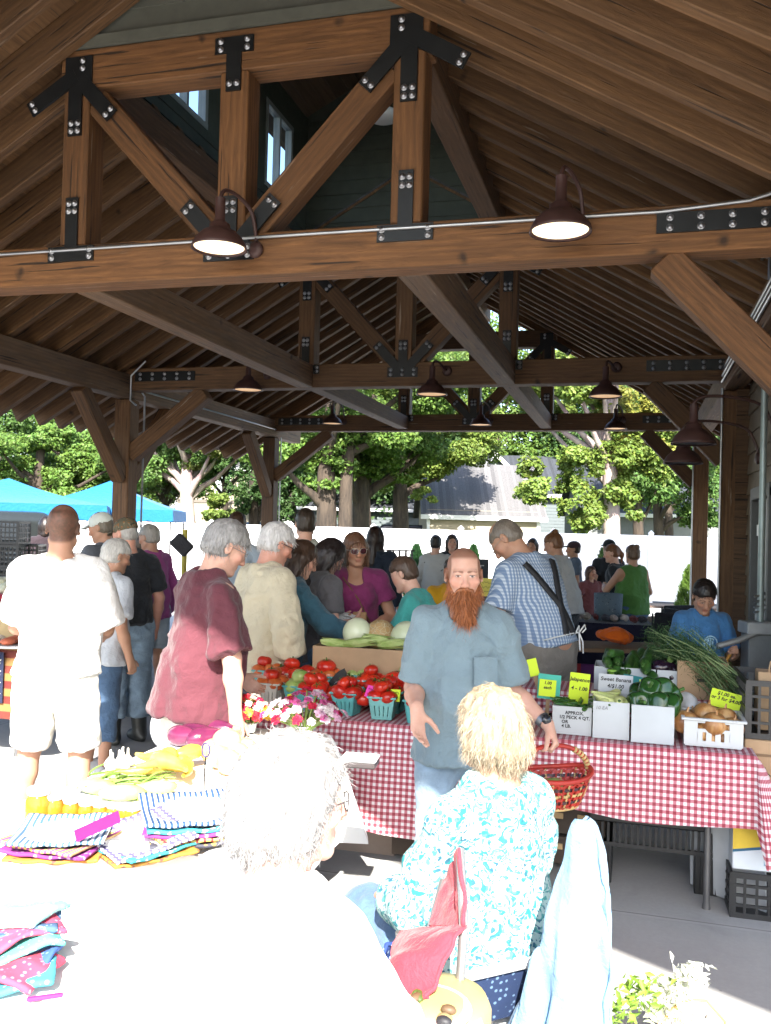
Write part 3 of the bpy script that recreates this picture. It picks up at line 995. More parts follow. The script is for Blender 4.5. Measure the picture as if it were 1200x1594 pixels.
# farther rows that close the view
for i, (px, d, cy, hw, hh, b, lab) in enumerate([
        (-60, 62, 700, 150, 130, G2, 'far tall tree beyond the first blue canopy at the edge of the market'),
        (120, 66, 690, 150, 120, G1, 'far tall tree rising over the peak of the blue canopy'),
        (330, 70, 660, 150, 120, G4, 'far tall tree behind the cream house'),
        (500, 60, 640, 140, 170, G4, 'far dark tree behind the twin trunked maple'),
        (640, 64, 620, 130, 180, G2, 'far tree rising behind the dark blue house'),
        (760, 62, 600, 130, 190, G1, 'far tree above the grey garage roof'),
        (880, 66, 600, 130, 190, G4, 'far dark tree behind the pale forked trunk'),
        (1010, 60, 620, 130, 190, G4, 'far dark tree above the clapboard house'),
        (1140, 56, 660, 120, 170, G2, 'far tree beyond the corner post at the siding wall')]):
    T_(lab, px, d, 14, .35, [(px, cy + 20, hw * 1.05, hh, 30), (px, 750, hw, 60, 16)], 17000, .36, 200 + i * 17, base=b, group='far trees beyond the houses')

tree('unseen maple added above the far end of the pavilion roof to shade the fence', (3.6, 14.5, -.05), 13, .35, blob(-1.0, -.2, 9.0, 3.3, 1.5, 16, 1.05, 501, ry=2.0), 9000, .24, base=G2, group=None, lean=-.6)  # out of view; added only to throw shade on the fence

# ------------------------------------------------------------------ houses
SHG = planks((.075, .073, .075), (.125, .12, .12), .16, 0)
SHB = planks((.018, .02, .026), (.04, .045, .055), .16, 0)
WHT = plain((.7, .7, .69), .5, .05)


def house(label, cpx, d, w, dep, eave, ridge, wall, roofm, over=.35, rz=0.0, windows=(), name='house', gable=False, band=None):
    """a gabled house whose long side (or gable when gable=True) faces the camera; local -Y is the front"""
    p = at_ground(cpx, d)
    t = thing(name, label, 'house', p, rz + YAW + math.atan2(-(cpx - 600), FPX) * 0)
    b = MB(); b.box((0, dep / 2, eave / 2), (w, dep, eave))
    if gable:
        b.add([(-w / 2, 0, eave), (w / 2, 0, eave), (0, 0, ridge), (-w / 2, dep, eave), (w / 2, dep, eave), (0, dep, ridge)], [(0, 1, 2), (4, 3, 5)])
    else:
        b.add([(-w / 2, 0, eave), (-w / 2, dep, eave), (-w / 2, dep / 2, ridge), (w / 2, 0, eave), (w / 2, dep, eave), (w / 2, dep / 2, ridge)], [(1, 0, 2), (3, 4, 5)])
    z = .2
    k = MB()
    while z < eave:
        b.add([(-w / 2, -.03, z), (w / 2, -.03, z), (w / 2, -.004, z + .2), (-w / 2, -.004, z + .2)], [(0, 1, 2, 3)]); z += .2
    b.build('wall', wall, t)
    r = MB()
    sl = (ridge - eave)
    for s in (-1, 1):
        if gable:
            x1 = s * (w / 2 + over); z1 = eave - over * sl / (w / 2)
            q = [(0, -over, ridge + .02), (x1, -over, z1 + .02), (x1, dep + over, z1 + .02), (0, dep + over, ridge + .02)]
        else:
            y1 = dep / 2 + s * (dep / 2 + over); z1 = eave - over * sl / (dep / 2)
            q = [(-w / 2 - over, dep / 2, ridge + .02), (-w / 2 - over, y1, z1 + .02), (w / 2 + over, y1, z1 + .02), (w / 2 + over, dep / 2, ridge + .02)]
        vs = q + [(x, y, zz + .12) for x, y, zz in q]
        r.add(vs, [(0, 1, 2, 3), (7, 6, 5, 4), (0, 4, 5, 1), (1, 5, 6, 2), (2, 6, 7, 3)])
    r.build('roof', roofm, t)
    fa = MB()
    if not gable:
        z1 = eave - over * sl / (dep / 2)
        fa.box((0, -over - .02, z1 + .03), (w + 2 * over + .02, .04, .2))
        for s in (-1, 1): fa.box((s * (w / 2 - .05), -.05, eave / 2), (.14, .05, eave))
    else:
        L = math.hypot(w / 2 + over, (w / 2 + over) * sl / (w / 2))
        for s in (-1, 1):
            fa.box((0, 0, 0), (L, .05, .22), m=Matrix.Translation((s * (w / 2 + over) / 2, -over - .03, (ridge + eave - over * sl / (w / 2)) / 2 + .05)) @ Matrix.Rotation(s * math.atan2(sl, w / 2), 4, 'Y'))
    fa.build('fascia', WHT, t)
    for (x, z, ww, hh) in windows:
        q = MB()
        for dx in (-ww / 2, ww / 2): q.box((dx, -.05, z), (.09, .08, hh + .09))
        for dz in (-hh / 2, 0, hh / 2): q.box((0, -.05, z + dz), (ww - .1, .07, .08))
        wo = q.build('window', WHT, t)
        MB().box((0, -.03, z), (ww, .02, hh)).build('pane', glass((.35, .4, .42), .1), wo)
    if band: MB().box((0, -.06, band), (w, .06, .22)).build('band', plain((.12, .1, .08)), t)
    return t


CREAM = plain((.34, .29, .21), .8, .06); SAGE = plain((.16, .20, .185), .8, .06); SLATE = plain((.10, .12, .125), .8, .1); CLAP = plain((.16, .17, .165), .8, .08)
house('small garage with a grey shingle roof, white fascia and cream wall behind the fence', 752, 40, 5.0, 6.4, 2.45, 4.75, CREAM, SHG, .3, rz=.02, name='garage')
t = house('pale sage house gable with a dark triangular vent above the garage roof', 768, 50, 4.6, 8, 3.6, 5.9, SAGE, SHB, .35, gable=True)
MB().prism([(-1.05, 4.35), (1.05, 4.35), (.35, 5.15), (-.35, 5.15)], -.06, -.02).build('vent', plain((.02, .022, .025)), t)
house('dark blue roofed house glimpsed between the trees over the garage', 850, 56, 9, 8, 4.2, 6.6, SLATE, SHB, .5)
house('slate grey house with two small white windows behind the twin trunks', 560, 58, 8.5, 8, 3.1, 6.2, SLATE, SHB, .4, windows=((2.1, 2.0, .6, 1.4), (4.0, 2.0, .0001, 1.4), (.3, 2.0, .6, 1.4))[:1] + ((-.4, 2.0, .6, 1.4),))
house('sunlit cream house with a dark band seen past the outer post', 345, 62, 6.4, 8, 5.6, 7.4, CREAM, SHG, .4, band=3.2, windows=((-1.2, 4.4, 1.0, 1.3),))
house('grey clapboard house under the trees by the corner post', 1030, 46, 7.5, 8, 2.9, 5.4, CLAP, SHB, .4, rz=-.05)
house('white shed with a low roof far behind the dark trunk', 650, 70, 7, 6, 2.2, 3.6, WHT, SHG, .3, name='shed')
# ================================================================== smooth solids (bodies, clothes, hair)
def Rx(a):
    c, s = math.cos(a), math.sin(a); return np.array([[1, 0, 0], [0, c, -s], [0, s, c]])
def Ry(a):
    c, s = math.cos(a), math.sin(a); return np.array([[c, 0, s], [0, 1, 0], [-s, 0, c]])
def Rz(a):
    c, s = math.cos(a), math.sin(a); return np.array([[c, -s, 0], [s, c, 0], [0, 0, 1]])
A3 = lambda *p: np.array(p, dtype=float)
def unit(v):
    v = np.asarray(v, float); return v / max(1e-9, np.linalg.norm(v))


class Sdf:
    def __init__(s): s.p = []; s.paint = []

    def cone(s, a, b, ra, rb, k=.02, op=1, flat=None, cap=None):
        """rounded cone; flat=(axis, factor) squashes it along an axis; cap=(0/1, 0/1) cuts it straight at a / b"""
        s.p.append(('c', np.asarray(a, float), np.asarray(b, float), ra, rb, k, op, flat, cap)); return s

    def ell(s, c, r, R=None, k=.02, op=1):
        s.p.append(('e', np.asarray(c, float), np.asarray(r, float), R, 0, k, op, None, None)); return s

    def box(s, c, r, R=None, k=.005, op=1, rnd=.005):
        s.p.append(('b', np.asarray(c, float), np.asarray(r, float), R, rnd, k, op, None, None)); return s

    @staticmethod
    def dist(q, P):
        t, a, b, c, d, k, op, flat, cap = q
        if t == 'c':
            ba = b - a; L2 = max(1e-9, ba @ ba); X = P - a
            u = np.clip((X @ ba) / L2, 0, 1)
            D = X - u[..., None] * ba
            if flat is not None:
                ax = unit(flat[0]); D = D + (D @ ax)[..., None] * ax * (1 / flat[1] - 1)
            r = c + (d - c) * u
            o = np.sqrt((D * D).sum(-1)) - r
            if cap is not None:
                L = math.sqrt(L2); w = (X @ ba) / L
                if cap[0]: o = np.maximum(o, -w)
                if cap[1]: o = np.maximum(o, w - L)
            return o
        X = P - a
        if c is not None: X = X @ c
        if t == 'e':
            q0 = X / b; k0 = np.sqrt((q0 * q0).sum(-1)); q1 = q0 / b; k1 = np.sqrt((q1 * q1).sum(-1)) + 1e-9
            return k0 * (k0 - 1) / k1
        Q = np.abs(X) - (b - d)
        return np.sqrt((np.maximum(Q, 0) ** 2).sum(-1)) + np.minimum(Q.max(-1), 0) - d

    def bounds(s, q):
        t, a, b, c, d, k, op, flat, cap = q
        if t == 'c':
            r = max(c, d) * (max(1, flat[1]) if flat else 1)
            return np.minimum(a, b) - r, np.maximum(a, b) + r
        m = np.linalg.norm(b) if c is not None else None
        r = np.full(3, m) if c is not None and np.ptp(b) > 1e-6 else b
        if c is not None: r = np.abs(c) @ b
        return a - r, a + r

    def value(s, P):
        f = np.full(P.shape[:-1], 1.0)
        for q in s.p: f = s._comb(f, s.dist(q, P), q[5], q[6])
        return f

    @staticmethod
    def _comb(f, d, k, op):
        if op < 0:
            d = -d; h = np.maximum(k - np.abs(d - f), 0) / k; return np.maximum(f, d) + h * h * k * .25
        h = np.maximum(k - np.abs(d - f), 0) / k
        return np.minimum(f, d) - h * h * k * .25

    def mesh(s, h, base=None, smooth=1, disp=None):
        lo = np.full(3, 1e9); hi = np.full(3, -1e9)
        for q in s.p:
            if q[6] > 0:
                a, b = s.bounds(q); lo = np.minimum(lo, a); hi = np.maximum(hi, b)
        lo -= 3 * h; hi += 3 * h
        n = np.ceil((hi - lo) / h).astype(int) + 1
        f = np.full(n, 1.0, dtype=np.float32)
        ax = [lo[i] + h * np.arange(n[i]) for i in range(3)]
        for q in s.p:
            a, b = s.bounds(q); m = q[5] + 2.5 * h
            i0 = np.maximum(0, np.floor((a - m - lo) / h).astype(int)); i1 = np.minimum(n, np.ceil((b + m - lo) / h).astype(int) + 1)
            if (i1 <= i0).any(): continue
            sl = tuple(slice(i0[i], i1[i]) for i in range(3))
            P = np.stack(np.meshgrid(*[ax[i][sl[i]] for i in range(3)], indexing='ij'), -1)
            f[sl] = s._comb(f[sl], s.dist(q, P), q[5], q[6])
        f[0] = f[-1] = 1; f[:, 0] = f[:, -1] = 1; f[:, :, 0] = f[:, :, -1] = 1
        v, F = nets(f, lo, h)
        for _ in range(smooth): v = relax(v, F, .5)
        col = None
        if base is not None:
            col = np.tile(np.asarray(base, float), (len(v), 1))
            for q, c, soft, w in s.paint:
                d = s.dist(q, v); t = np.clip(1 - d / soft, 0, 1) if soft > 0 else (d < 0) * 1.0
                t = (t * t * (3 - 2 * t) * w)[:, None]; col = col * (1 - t) + np.asarray(c) * t
        return v, F, col

    def dab(s, c, r, color, soft=.01, w=1.0, R=None):
        s.paint.append((('e', np.asarray(c, float), np.asarray(r, float), R, 0, 0, 1, None, None), color, soft, w)); return s

    def stroke(s, a, b, r, color, soft=.004, w=1.0, flat=None):
        s.paint.append((('c', np.asarray(a, float), np.asarray(b, float), r, r, 0, 1, flat, None), color, soft, w)); return s


def nets(f, org, h):
    ny, nz = f.shape[1], f.shape[2]
    P = []; C = []
    for ax in range(3):
        a = [slice(None)] * 3; b = [slice(None)] * 3; a[ax] = slice(0, -1); b[ax] = slice(1, None)
        f0, f1 = f[tuple(a)], f[tuple(b)]
        ix = np.argwhere((f0 < 0) != (f1 < 0))
        g0 = f0[tuple(ix.T)].astype(float); g1 = f1[tuple(ix.T)].astype(float)
        p = ix.astype(float); p[:, ax] += g0 / (g0 - g1)
        o1, o2 = (ax + 1) % 3, (ax + 2) % 3
        cells = []
        for d1, d2 in ((1, 1), (0, 1), (0, 0), (1, 0)):
            c = ix.copy(); c[:, o1] -= d1; c[:, o2] -= d2
            cells.append(c[:, 0] * ny * nz + c[:, 1] * nz + c[:, 2])
        cells = np.stack(cells, 1)
        flip = g0 > 0
        cells[flip] = cells[flip][:, ::-1]
        P.append(p); C.append(cells)
    P = np.concatenate(P); C = np.concatenate(C)
    u, inv = np.unique(C.ravel(), return_inverse=True)
    s = np.zeros((len(u), 3)); cnt = np.zeros(len(u))
    rep = np.repeat(P, 4, axis=0)
    for k in range(3): s[:, k] = np.bincount(inv, rep[:, k], len(u))
    cnt = np.bincount(inv, minlength=len(u))
    v = s / cnt[:, None] * h + org
    return v, inv.reshape(-1, 4)


def relax(v, F, w=.5):
    s = np.zeros_like(v); n = np.zeros(len(v))
    for i in range(4):
        a, b = F[:, i], F[:, (i + 1) % 4]
        for k in range(3): s[:, k] += np.bincount(a, v[b, k], len(v))
        n += np.bincount(a, minlength=len(v))
    m = n > 0
    v = v.copy(); v[m] += (s[m] / n[m][:, None] - v[m]) * w
    return v


def normals(v, F):
    a = np.cross(v[F[:, 2]] - v[F[:, 0]], v[F[:, 3]] - v[F[:, 1]])
    n = np.zeros_like(v)
    for i in range(4):
        for k in range(3): n[:, k] += np.bincount(F[:, i], a[:, k], len(v))
    return n / (np.linalg.norm(n, axis=1)[:, None] + 1e-12)


def folds(v, F, amp, freq=(7, 7, 3.2), seed=0, ridge=.5):
    """cloth folds: ridged noise along the normal"""
    n = normals(v, F); q = v * np.array(freq)
    q = q + .7 * np.stack([vnoise(v * 4 + 9, seed + 5), vnoise(v * 4 + 31, seed + 6), vnoise(v * 4 + 57, seed + 7)], 1)
    a = vnoise(q, seed); b = vnoise(q * 2.3, seed + 1)
    r = (1 - 2 * np.abs(a)) * ridge + a * (1 - ridge) + .35 * b
    return v + n * (r * amp)[:, None]


def ribbons(roots, dirs, length, width, seg=5, grav=.0, curl=0.0, spread=.1, shrink=.2, colv=.25, col=(.1, .06, .04), side=None, attract=None):
    """hair strands: narrow tapering strips; returns verts, quads, colours"""
    n = len(roots)
    L = length * (.55 + .75 * RNG.random(n))[:, None]
    d = dirs + RNG.normal(size=(n, 3)) * spread; d /= np.linalg.norm(d, axis=1)[:, None] + 1e-9
    sd = RNG.normal(size=(n, 3)) if side is None else side + RNG.normal(size=(n, 3)) * .5
    sd = sd - (sd * d).sum(1)[:, None] * d; sd /= np.linalg.norm(sd, axis=1)[:, None] + 1e-9
    w = width * (.6 + .8 * RNG.random(n))[:, None]
    ph = RNG.random(n) * 6.28
    p = roots.copy(); V = np.empty((n, (seg + 1) * 2, 3))
    e2 = np.cross(d, sd)
    for i in range(seg + 1):
        u = i / seg
        ww = w * (1 - (1 - shrink) * u)
        off = (sd * np.cos(ph + u * 5)[:, None] + e2 * np.sin(ph + u * 5)[:, None]) * (curl * u)
        V[:, 2 * i] = p + off - sd * ww; V[:, 2 * i + 1] = p + off + sd * ww
        d = d + np.array([0, 0, -grav]) / seg
        if attract is not None: d = d + attract / seg
        d /= np.linalg.norm(d, axis=1)[:, None] + 1e-9
        p = p + d * L / seg
    k = np.arange(n)[:, None] * (seg + 1) * 2
    F = np.concatenate([k + np.array([[2 * i, 2 * i + 1, 2 * i + 3, 2 * i + 2]]) for i in range(seg)], 0)
    c = np.clip(np.array(col)[None] * (1 + colv * (RNG.random((n, 1)) * 2 - 1)), 0, 1)
    return V.reshape(-1, 3), F, np.repeat(c, (seg + 1) * 2, 0)


def sample(v, F, n, mask=None):
    nr = normals(v, F)
    a = np.linalg.norm(np.cross(v[F[:, 2]] - v[F[:, 0]], v[F[:, 3]] - v[F[:, 1]]), axis=1)
    if mask is not None: a = a * mask[F[:, 0]]
    i = RNG.choice(len(F), n, p=a / a.sum())
    u, w = RNG.random((2, n))[:, :, None]
    q = F[i]
    p = (v[q[:, 0]] * (1 - u) + v[q[:, 1]] * u) * (1 - w) + (v[q[:, 3]] * (1 - u) + v[q[:, 2]] * u) * w
    return p, nr[q[:, 0]]


@mk('skin')
def skinmat():
    n = NT('skin'); a = n.node('ShaderNodeVertexColor', layer_name='Col'); v = n.coords('Object')
    f = n.noise(v, 55, 4, .6); g = n.noise(v, 14, 3)
    c = n.mix(n.math('MULTIPLY', n.ramp(f, [(.35, 0.), (.65, 1.)]), .16), a.outputs[0], (.42, .16, .11))
    c = n.mix(n.math('MULTIPLY', n.ramp(g, [(.4, 0.), (.7, 1.)]), .10), c, (.5, .2, .13))
    n.col(c); n.set(Roughness=.5, Subsurface_Weight=.12); n.b.inputs['Subsurface Radius'].default_value = (.01, .004, .002)
    n.b.inputs['Subsurface Scale'].default_value = .6
    n.b.inputs['Specular IOR Level'].default_value = .35
    n.bump(n.noise(v, 260, 3), .18, .002)
    return n.m


@mk('hair')
def hairmat(rough=.42):
    n = NT('hair'); a = n.node('ShaderNodeVertexColor', layer_name='Col'); v = n.coords('Object', (120, 120, 14))
    f = n.noise(v, 1, 3)
    n.col(n.mix(n.math('MULTIPLY', n.ramp(f, [(.35, 1.), (.6, 0.)]), .55), a.outputs[0], n.mix(.5, a.outputs[0], (.01, .007, .005), 'MULTIPLY')))
    n.set(Roughness=rough); n.b.inputs['Specular IOR Level'].default_value = .4
    n.bump(f, .5, .004)
    return n.m
# ================================================================== people
SKIN = (.52, .29, .20)
EYEW = plain((.55, .52, .5), .25, .03)


def hand(S, wrist, d, n, th, curl=.6, size=1.0, spread=.05, thumb_open=.6, curls=None, k=.008):
    """palm and five fingers; d towards the fingers, n the way the palm faces, th towards the thumb side"""
    d = unit(d); n = unit(np.asarray(n) - d * (np.asarray(n) @ d)); th = unit(np.cross(d, n)) * (1 if np.cross(d, n) @ np.asarray(th) > 0 else -1)
    s = size; w = np.asarray(wrist, float)
    kn = w + d * .092 * s
    S.cone(w - d * .015 * s, w + d * .03 * s, .027 * s, .026 * s, .02, flat=(n, .78))
    for i, o in enumerate((.027, .009, -.009, -.026)):
        base = w + d * (.088 - .004 * abs(i - 1.2)) * s + th * o * s
        S.cone(w + d * .012 * s + th * o * .55 * s, base, .0155 * s, .0125 * s, .012, flat=(n, .95))
        ln = (.072, .081, .076, .060)[i] * s
        c = (curls[i] if curls else curl * (1 + .12 * (i - 1)))
        p = base; dd = unit(d + th * spread * (1.5 - i)); r = (.0094, .0097, .0092, .0082)[i] * s
        for j, fr in enumerate((.46, .31, .25)):
            a = c * (.8, 1.1, .7)[j]
            ax = np.cross(dd, n); ax = unit(ax)
            dd = unit(dd * math.cos(a) + np.cross(ax, dd) * math.sin(a))
            n2 = n
            q = p + dd * ln * fr
            S.cone(p, q, r, r * .92, .004); p = q; r *= .92
    # thumb leaves the side of the palm near its base
    b0 = w + d * .022 * s + th * .018 * s + n * .006 * s
    t1 = unit(d * .62 + th * thumb_open + n * .28)
    b1 = b0 + t1 * .046 * s
    t2 = unit(t1 + d * .45 + n * .18 * curl); b2 = b1 + t2 * .033 * s
    t3 = unit(t2 + d * .25 + n * .25 * curl - th * .15); b3 = b2 + t3 * .027 * s
    S.cone(b0, b1, .0165 * s, .0122 * s, .014); S.cone(b1, b2, .0118 * s, .0105 * s, .005); S.cone(b2, b3, .0105 * s, .0085 * s, .004)
    return kn


def person(label, pos, heading, H=1.75, skin=SKIN, g=1.0, belly=0.0, bust=0.0, hips=1.0, shoulder=1.0, lean=0.0, side=0.0, head=(0, 0, 0), arms=None, legs=None,
           shirt=None, pants=None, shoes=(.03, .03, .03), hair=None, beard=None, glasses=None, res=.008, seat=False, group=None, extra=None, hs=1.0, face=True, neckcut=True, wrink=1.0, name='person', stubble=None, jaw=1.0):
    """pos: feet on the ground; heading: direction faced (radians, 0 = +Y, left positive). Joints are given in metres for a 1.75 m figure."""
    s = H / 1.75
    t = thing(name, label, 'person', pos, heading, group)
    PZ = .95 if not seat else .52
    RL = Rz(0) @ Ry(side) @ Rx(-lean)
    piv = A3(0, 0, PZ)
    dz = PZ - .95
    RLo = Rz(0) @ Ry(side * .3) @ Rx(-lean * .25)
    def U(p):
        p = np.asarray(p, float) + A3(0, 0, dz)
        return piv + (RL if p[2] > PZ else RLo) @ (p - piv)
    # ---------------- skeleton
    shL, shR = U((-.178 * shoulder, -.005, 1.395)), U((.178 * shoulder, -.005, 1.395))
    J = {}
    arms = arms or {}
    for k, sg, sh in (('L', -1, shL), ('R', 1, shR)):
        a = dict(elbow=None, wrist=None, d=None, n=None, th=None, curl=.5, absolute=False)
        a.update(arms.get(k, {}))
        e = a['elbow'] if a['elbow'] is not None else (sg * (.245 * shoulder + .03 * (g - 1) * 6), -.03, 1.13)
        w = a['wrist'] if a['wrist'] is not None else (sg * (.265 * shoulder + .03 * (g - 1) * 6), .05, .885)
        if not a['absolute']: e, w = (U(e) if a['elbow'] is None or not seat else U(e)), U(w)
        e, w = np.asarray(e, float), np.asarray(w, float)
        # keep arm lengths human
        e = sh + unit(e - sh) * .29; w = e + unit(w - e) * .255
        a['d'] = unit(a['d']) if a['d'] is not None else unit(w - e)
        a['n'] = A3(-sg, 0, 0) if a['n'] is None else np.asarray(a['n'], float)
        a['th'] = A3(0, 1, 0) if a['th'] is None else np.asarray(a['th'], float)
        J[k] = (sh, e, w, a)
    lg = dict(L=((-.10, .0, .50), (-.11, -.03, .085), 0), R=((.10, .0, .50), (.11, -.03, .085), 0))
    if legs: lg.update(legs)
    hip = {k: (A3(sg * .095 * hips, 0, PZ - .03)) for k, sg in (('L', -1), ('R', 1))}
    hpit, hyaw, hroll = head
    nb = U((0, -.02, 1.46))
    Rh = RL @ Rz(hyaw) @ Rx(-hpit) @ Ry(hroll)
    hc = nb + RL @ A3(0, .012, .05) + Rh @ A3(0, .014, .118 * hs)
    h = lambda p: hc + Rh @ (np.asarray(p, float) * hs)
    # ---------------- body: one continuous skin
    B = Sdf()
    tg = g
    B.ell(U((0, 0, 1.29)), (.155 * tg * shoulder - .012, .105 * tg - .010, .185), RL, .04)
    B.ell(U((0, .02 * belly, 1.08)), (.14 * tg - .018, .105 * tg + .022 * belly - .014, .15), RL, .05)
    B.ell(U((0, -.01, .95)), (.155 * hips * (.8 + .2 * tg), .115 * tg, .12), RL, .05)
    for x in (-1, 1): B.cone(U((x * .03, -.02, 1.44)), U((x * .165 * shoulder, -.008, 1.395)), .056, .050, .04)
    B.cone(nb - RL @ A3(0, 0, .03), h((0, -.022, -.045)), .062 * (.9 + .1 * tg), .056, .03)
    for k, sg in (('L', -1), ('R', 1)):
        sh, e, w, a = J[k]
        r = (.9 + .1 * tg)
        B.cone(sh, e, .054 * r, .042 * r, .04); B.cone(e, e + (w - e) * .35, .041 * r, .042 * r, .015); B.cone(e + (w - e) * .35, w, .042 * r, .027, .02)
        hand(B, w + unit(w - e) * .008, a['d'], a['n'], a['th'], a['curl'], .98, a.get('spread', .05), a.get('topen', .6), a.get('curls'))
        kn, an, toe = lg[k]
        kn, an = np.asarray(kn, float), np.asarray(an, float)
        B.cone(hip[k], kn, .085 * (.8 + .2 * tg), .056, .04); B.cone(kn, kn + (an - kn) * .3, .054, .056, .02); B.cone(kn + (an - kn) * .3, an, .055, .036, .02)
        fd = Rz(toe) @ A3(0, 1, 0)
        B.cone(an + A3(0, 0, -.035), an + fd * .12 + A3(0, 0, -.055), .04, .03, .02)
    # head
    B.ell(h((0, -.012, .035)), A3(.0755, .096, .088) * hs, Rh, .02)
    B.ell(h((0, .026, -.028)), A3(.061 * jaw, .066, .086) * hs, Rh, .03)
    for x in (-1, 1): B.cone(h((x * .050 * jaw, .004, -.062)), h((x * .016, .066, -.098)), .022 * hs, .019 * hs, .02)
    B.ell(h((0, .074, -.099)), A3(.021, .017, .017) * hs, Rh, .015)
    if face:
        for x in (-1, 1):
            B.ell(h((x * .033, .098, .006)), A3(.019, .016, .0115) * hs, Rh, .012, -1)
            B.ell(h((x * .0315, .0785, .0045)), A3(.0155, .0125, .0115) * hs, Rh, .004)
            B.ell(h((x * .044, .062, -.022)), A3(.024, .022, .02) * hs, Rh, .02)
            B.ell(h((x * .0125, .098, -.036)), A3(.0092, .011, .0085) * hs, Rh, .006)
            B.cone(h((x * .046, .074, .022)), h((x * .014, .086, .021)), .010 * hs, .010 * hs, .012)
        B.cone(h((0, .084, .016)), h((0, .108, -.032)), .0085 * hs, .0125 * hs, .012)
        B.cone(h((-.019, .0835, -.063)), h((.019, .0835, -.063)), .0062 * hs, .0062 * hs, .006)
        B.cone(h((-.015, .083, -.073)), h((.015, .083, -.073)), .0072 * hs, .0072 * hs, .006)
    for x in (-1, 1):
        Re = Rh @ Rz(x * -.35)
        B.ell(h((x * .079, -.008, -.002)), A3(.011, .021, .033) * hs, Re, .008)
        B.ell(h((x * .087, .0, -.0)), A3(.006, .011, .019) * hs, Re, .005, -1)
    sk = np.asarray(skin)
    lip = sk * A3(.85, .55, .55); dark = A3(.05, .025, .018)
    B.dab(h((0, .088, -.063)), A3(.024, .014, .006) * hs, lip, .004, .8, Rh).dab(h((0, .088, -.074)), A3(.02, .014, .007) * hs, lip, .004, .8, Rh)
    B.stroke(h((-.022, .092, -.0685)), h((.022, .092, -.0685)), .0012, dark, .003, .8)
    for x in (-1, 1):
        B.dab(h((x * .045, .075, -.025)), A3(.02, .03, .02) * hs, sk * A3(1, .72, .68), .02, .5, Rh)
        B.stroke(h((x * .017, .094, -.042)), h((x * .006, .1, -.042)), .002, dark, .003, .7)
    B.dab(h((0, .11, -.03)), A3(.016, .016, .014) * hs, sk * A3(1, .75, .7), .012, .5, Rh)
    hcol = (hair or {}).get('col', (.08, .05, .03))
    if face:
        for x in (-1, 1):
            B.stroke(h((x * .014, .098, .0235)), h((x * .034, .094, .0285)), .0042, (hair or {}).get('brow', hcol), .004, .9)
            B.stroke(h((x * .034, .094, .0285)), h((x * .050, .082, .0225)), .003, (hair or {}).get('brow', hcol), .004, .7)
            # lid line, eye
            B.dab(h((x * .0315, .0925, .004)), A3(.0135, .008, .0046) * hs, (.62, .58, .55), .0015, .9, Rh)
            B.dab(h((x * .0315, .094, .0042)), A3(.0058, .008, .0054) * hs, (.05, .035, .025), .0015, .95, Rh)
            B.stroke(h((x * .020, .0905, .0072)), h((x * .032, .0935, .0102)), .0012, dark, .002, .85)
            B.stroke(h((x * .032, .0935, .0102)), h((x * .0435, .0865, .0066)), .0012, dark, .002, .85)
            B.stroke(h((x * .021, .092, .0)), h((x * .042, .088, .0)), .0008, dark, .002, .45)
            B.dab(h((x * .033, .09, -.008)), A3(.014, .01, .004) * hs, sk * .7, .008, .45, Rh)
    if stubble is not None:
        st, low, wgt = stubble
        B.dab(h((0, -.062, .012)), A3(.10, .085, .075) * hs, st, .022, wgt, Rh)
        B.dab(h((0, -.022, .118)), A3(.085, .094, .054) * hs, st, .02, wgt * low, Rh)
        for x in (-1, 1): B.dab(h((x * .078, .018, .035)), A3(.022, .036, .05) * hs, st, .012, wgt, Rh)
    for q, c, sf, w_ in (extra or {}).get('paint', []): B.paint.append((q(h, J, U), c, sf, w_))
    v, F, c = B.mesh(res, sk)
    # knuckle redness, nothing else
    body = obj('body', npmesh('body', v * s, F, skinmat(), smooth=True, col=np.clip(c, 0, 1)), t)
    K = dict(U=U, h=h, Rh=Rh, RL=RL, J=J, hip=hip, lg=lg, s=s, t=t, PZ=PZ, hs=hs, B=B, nb=nb, g=tg, shoulder=shoulder)
    sd = abs(hash(label)) % 97 if False else sum(map(ord, label)) % 97
    # ---------------- shirt
    if shirt:
        q = dict(mat=None, sleeve=.55, hem=.86, off=.022, loose=.02, sr=.068, fold=.013, neck=.085, neckf=.03, skirt=.0, tank=False, name='shirt', neckz=0)
        q.update(shirt); o = q['off']; lo = q['loose']
        S = Sdf()
        S.ell(U((0, 0, 1.29)), (.155 * tg * shoulder + o, .105 * tg + o, .185), RL, .05)
        if bust:
            for x in (-1, 1): S.ell(U((x * .075, .085 * tg, 1.27)), A3(.075, .07, .075) * (.8 + .4 * bust), RL, .05)
        S.ell(U((0, .028 * belly, 1.08)), (.14 * tg + o + lo * .6, .105 * tg + .035 * belly + o + lo * .6, .2), RL, .07)
        hz = q['hem']
        if not seat or hz > .9:
            S.cone(U((0, .02 * belly, 1.12)), U((0, .012 * belly, hz)), .142 * tg + o, .158 * max(hips, tg * .97) + o + lo, .06, flat=(RL @ A3(0, 1, 0), .76 + .1 * belly), cap=(0, 1))
        else:
            S.ell(U((0, .01, .98)), (.165 * max(hips, tg) + o + lo, .135 * tg + o + lo, .14), RL, .06)
        for x in (-1, 1): S.cone(U((x * .03, -.02, 1.437)), U((x * .165 * shoulder, -.008, 1.39)), .058 + o * .6, .052 + o * .7, .05)
        S.cone(U((0, -.02, 1.40)), nb + RL @ A3(0, -.004, .022), .085, .066, .03)
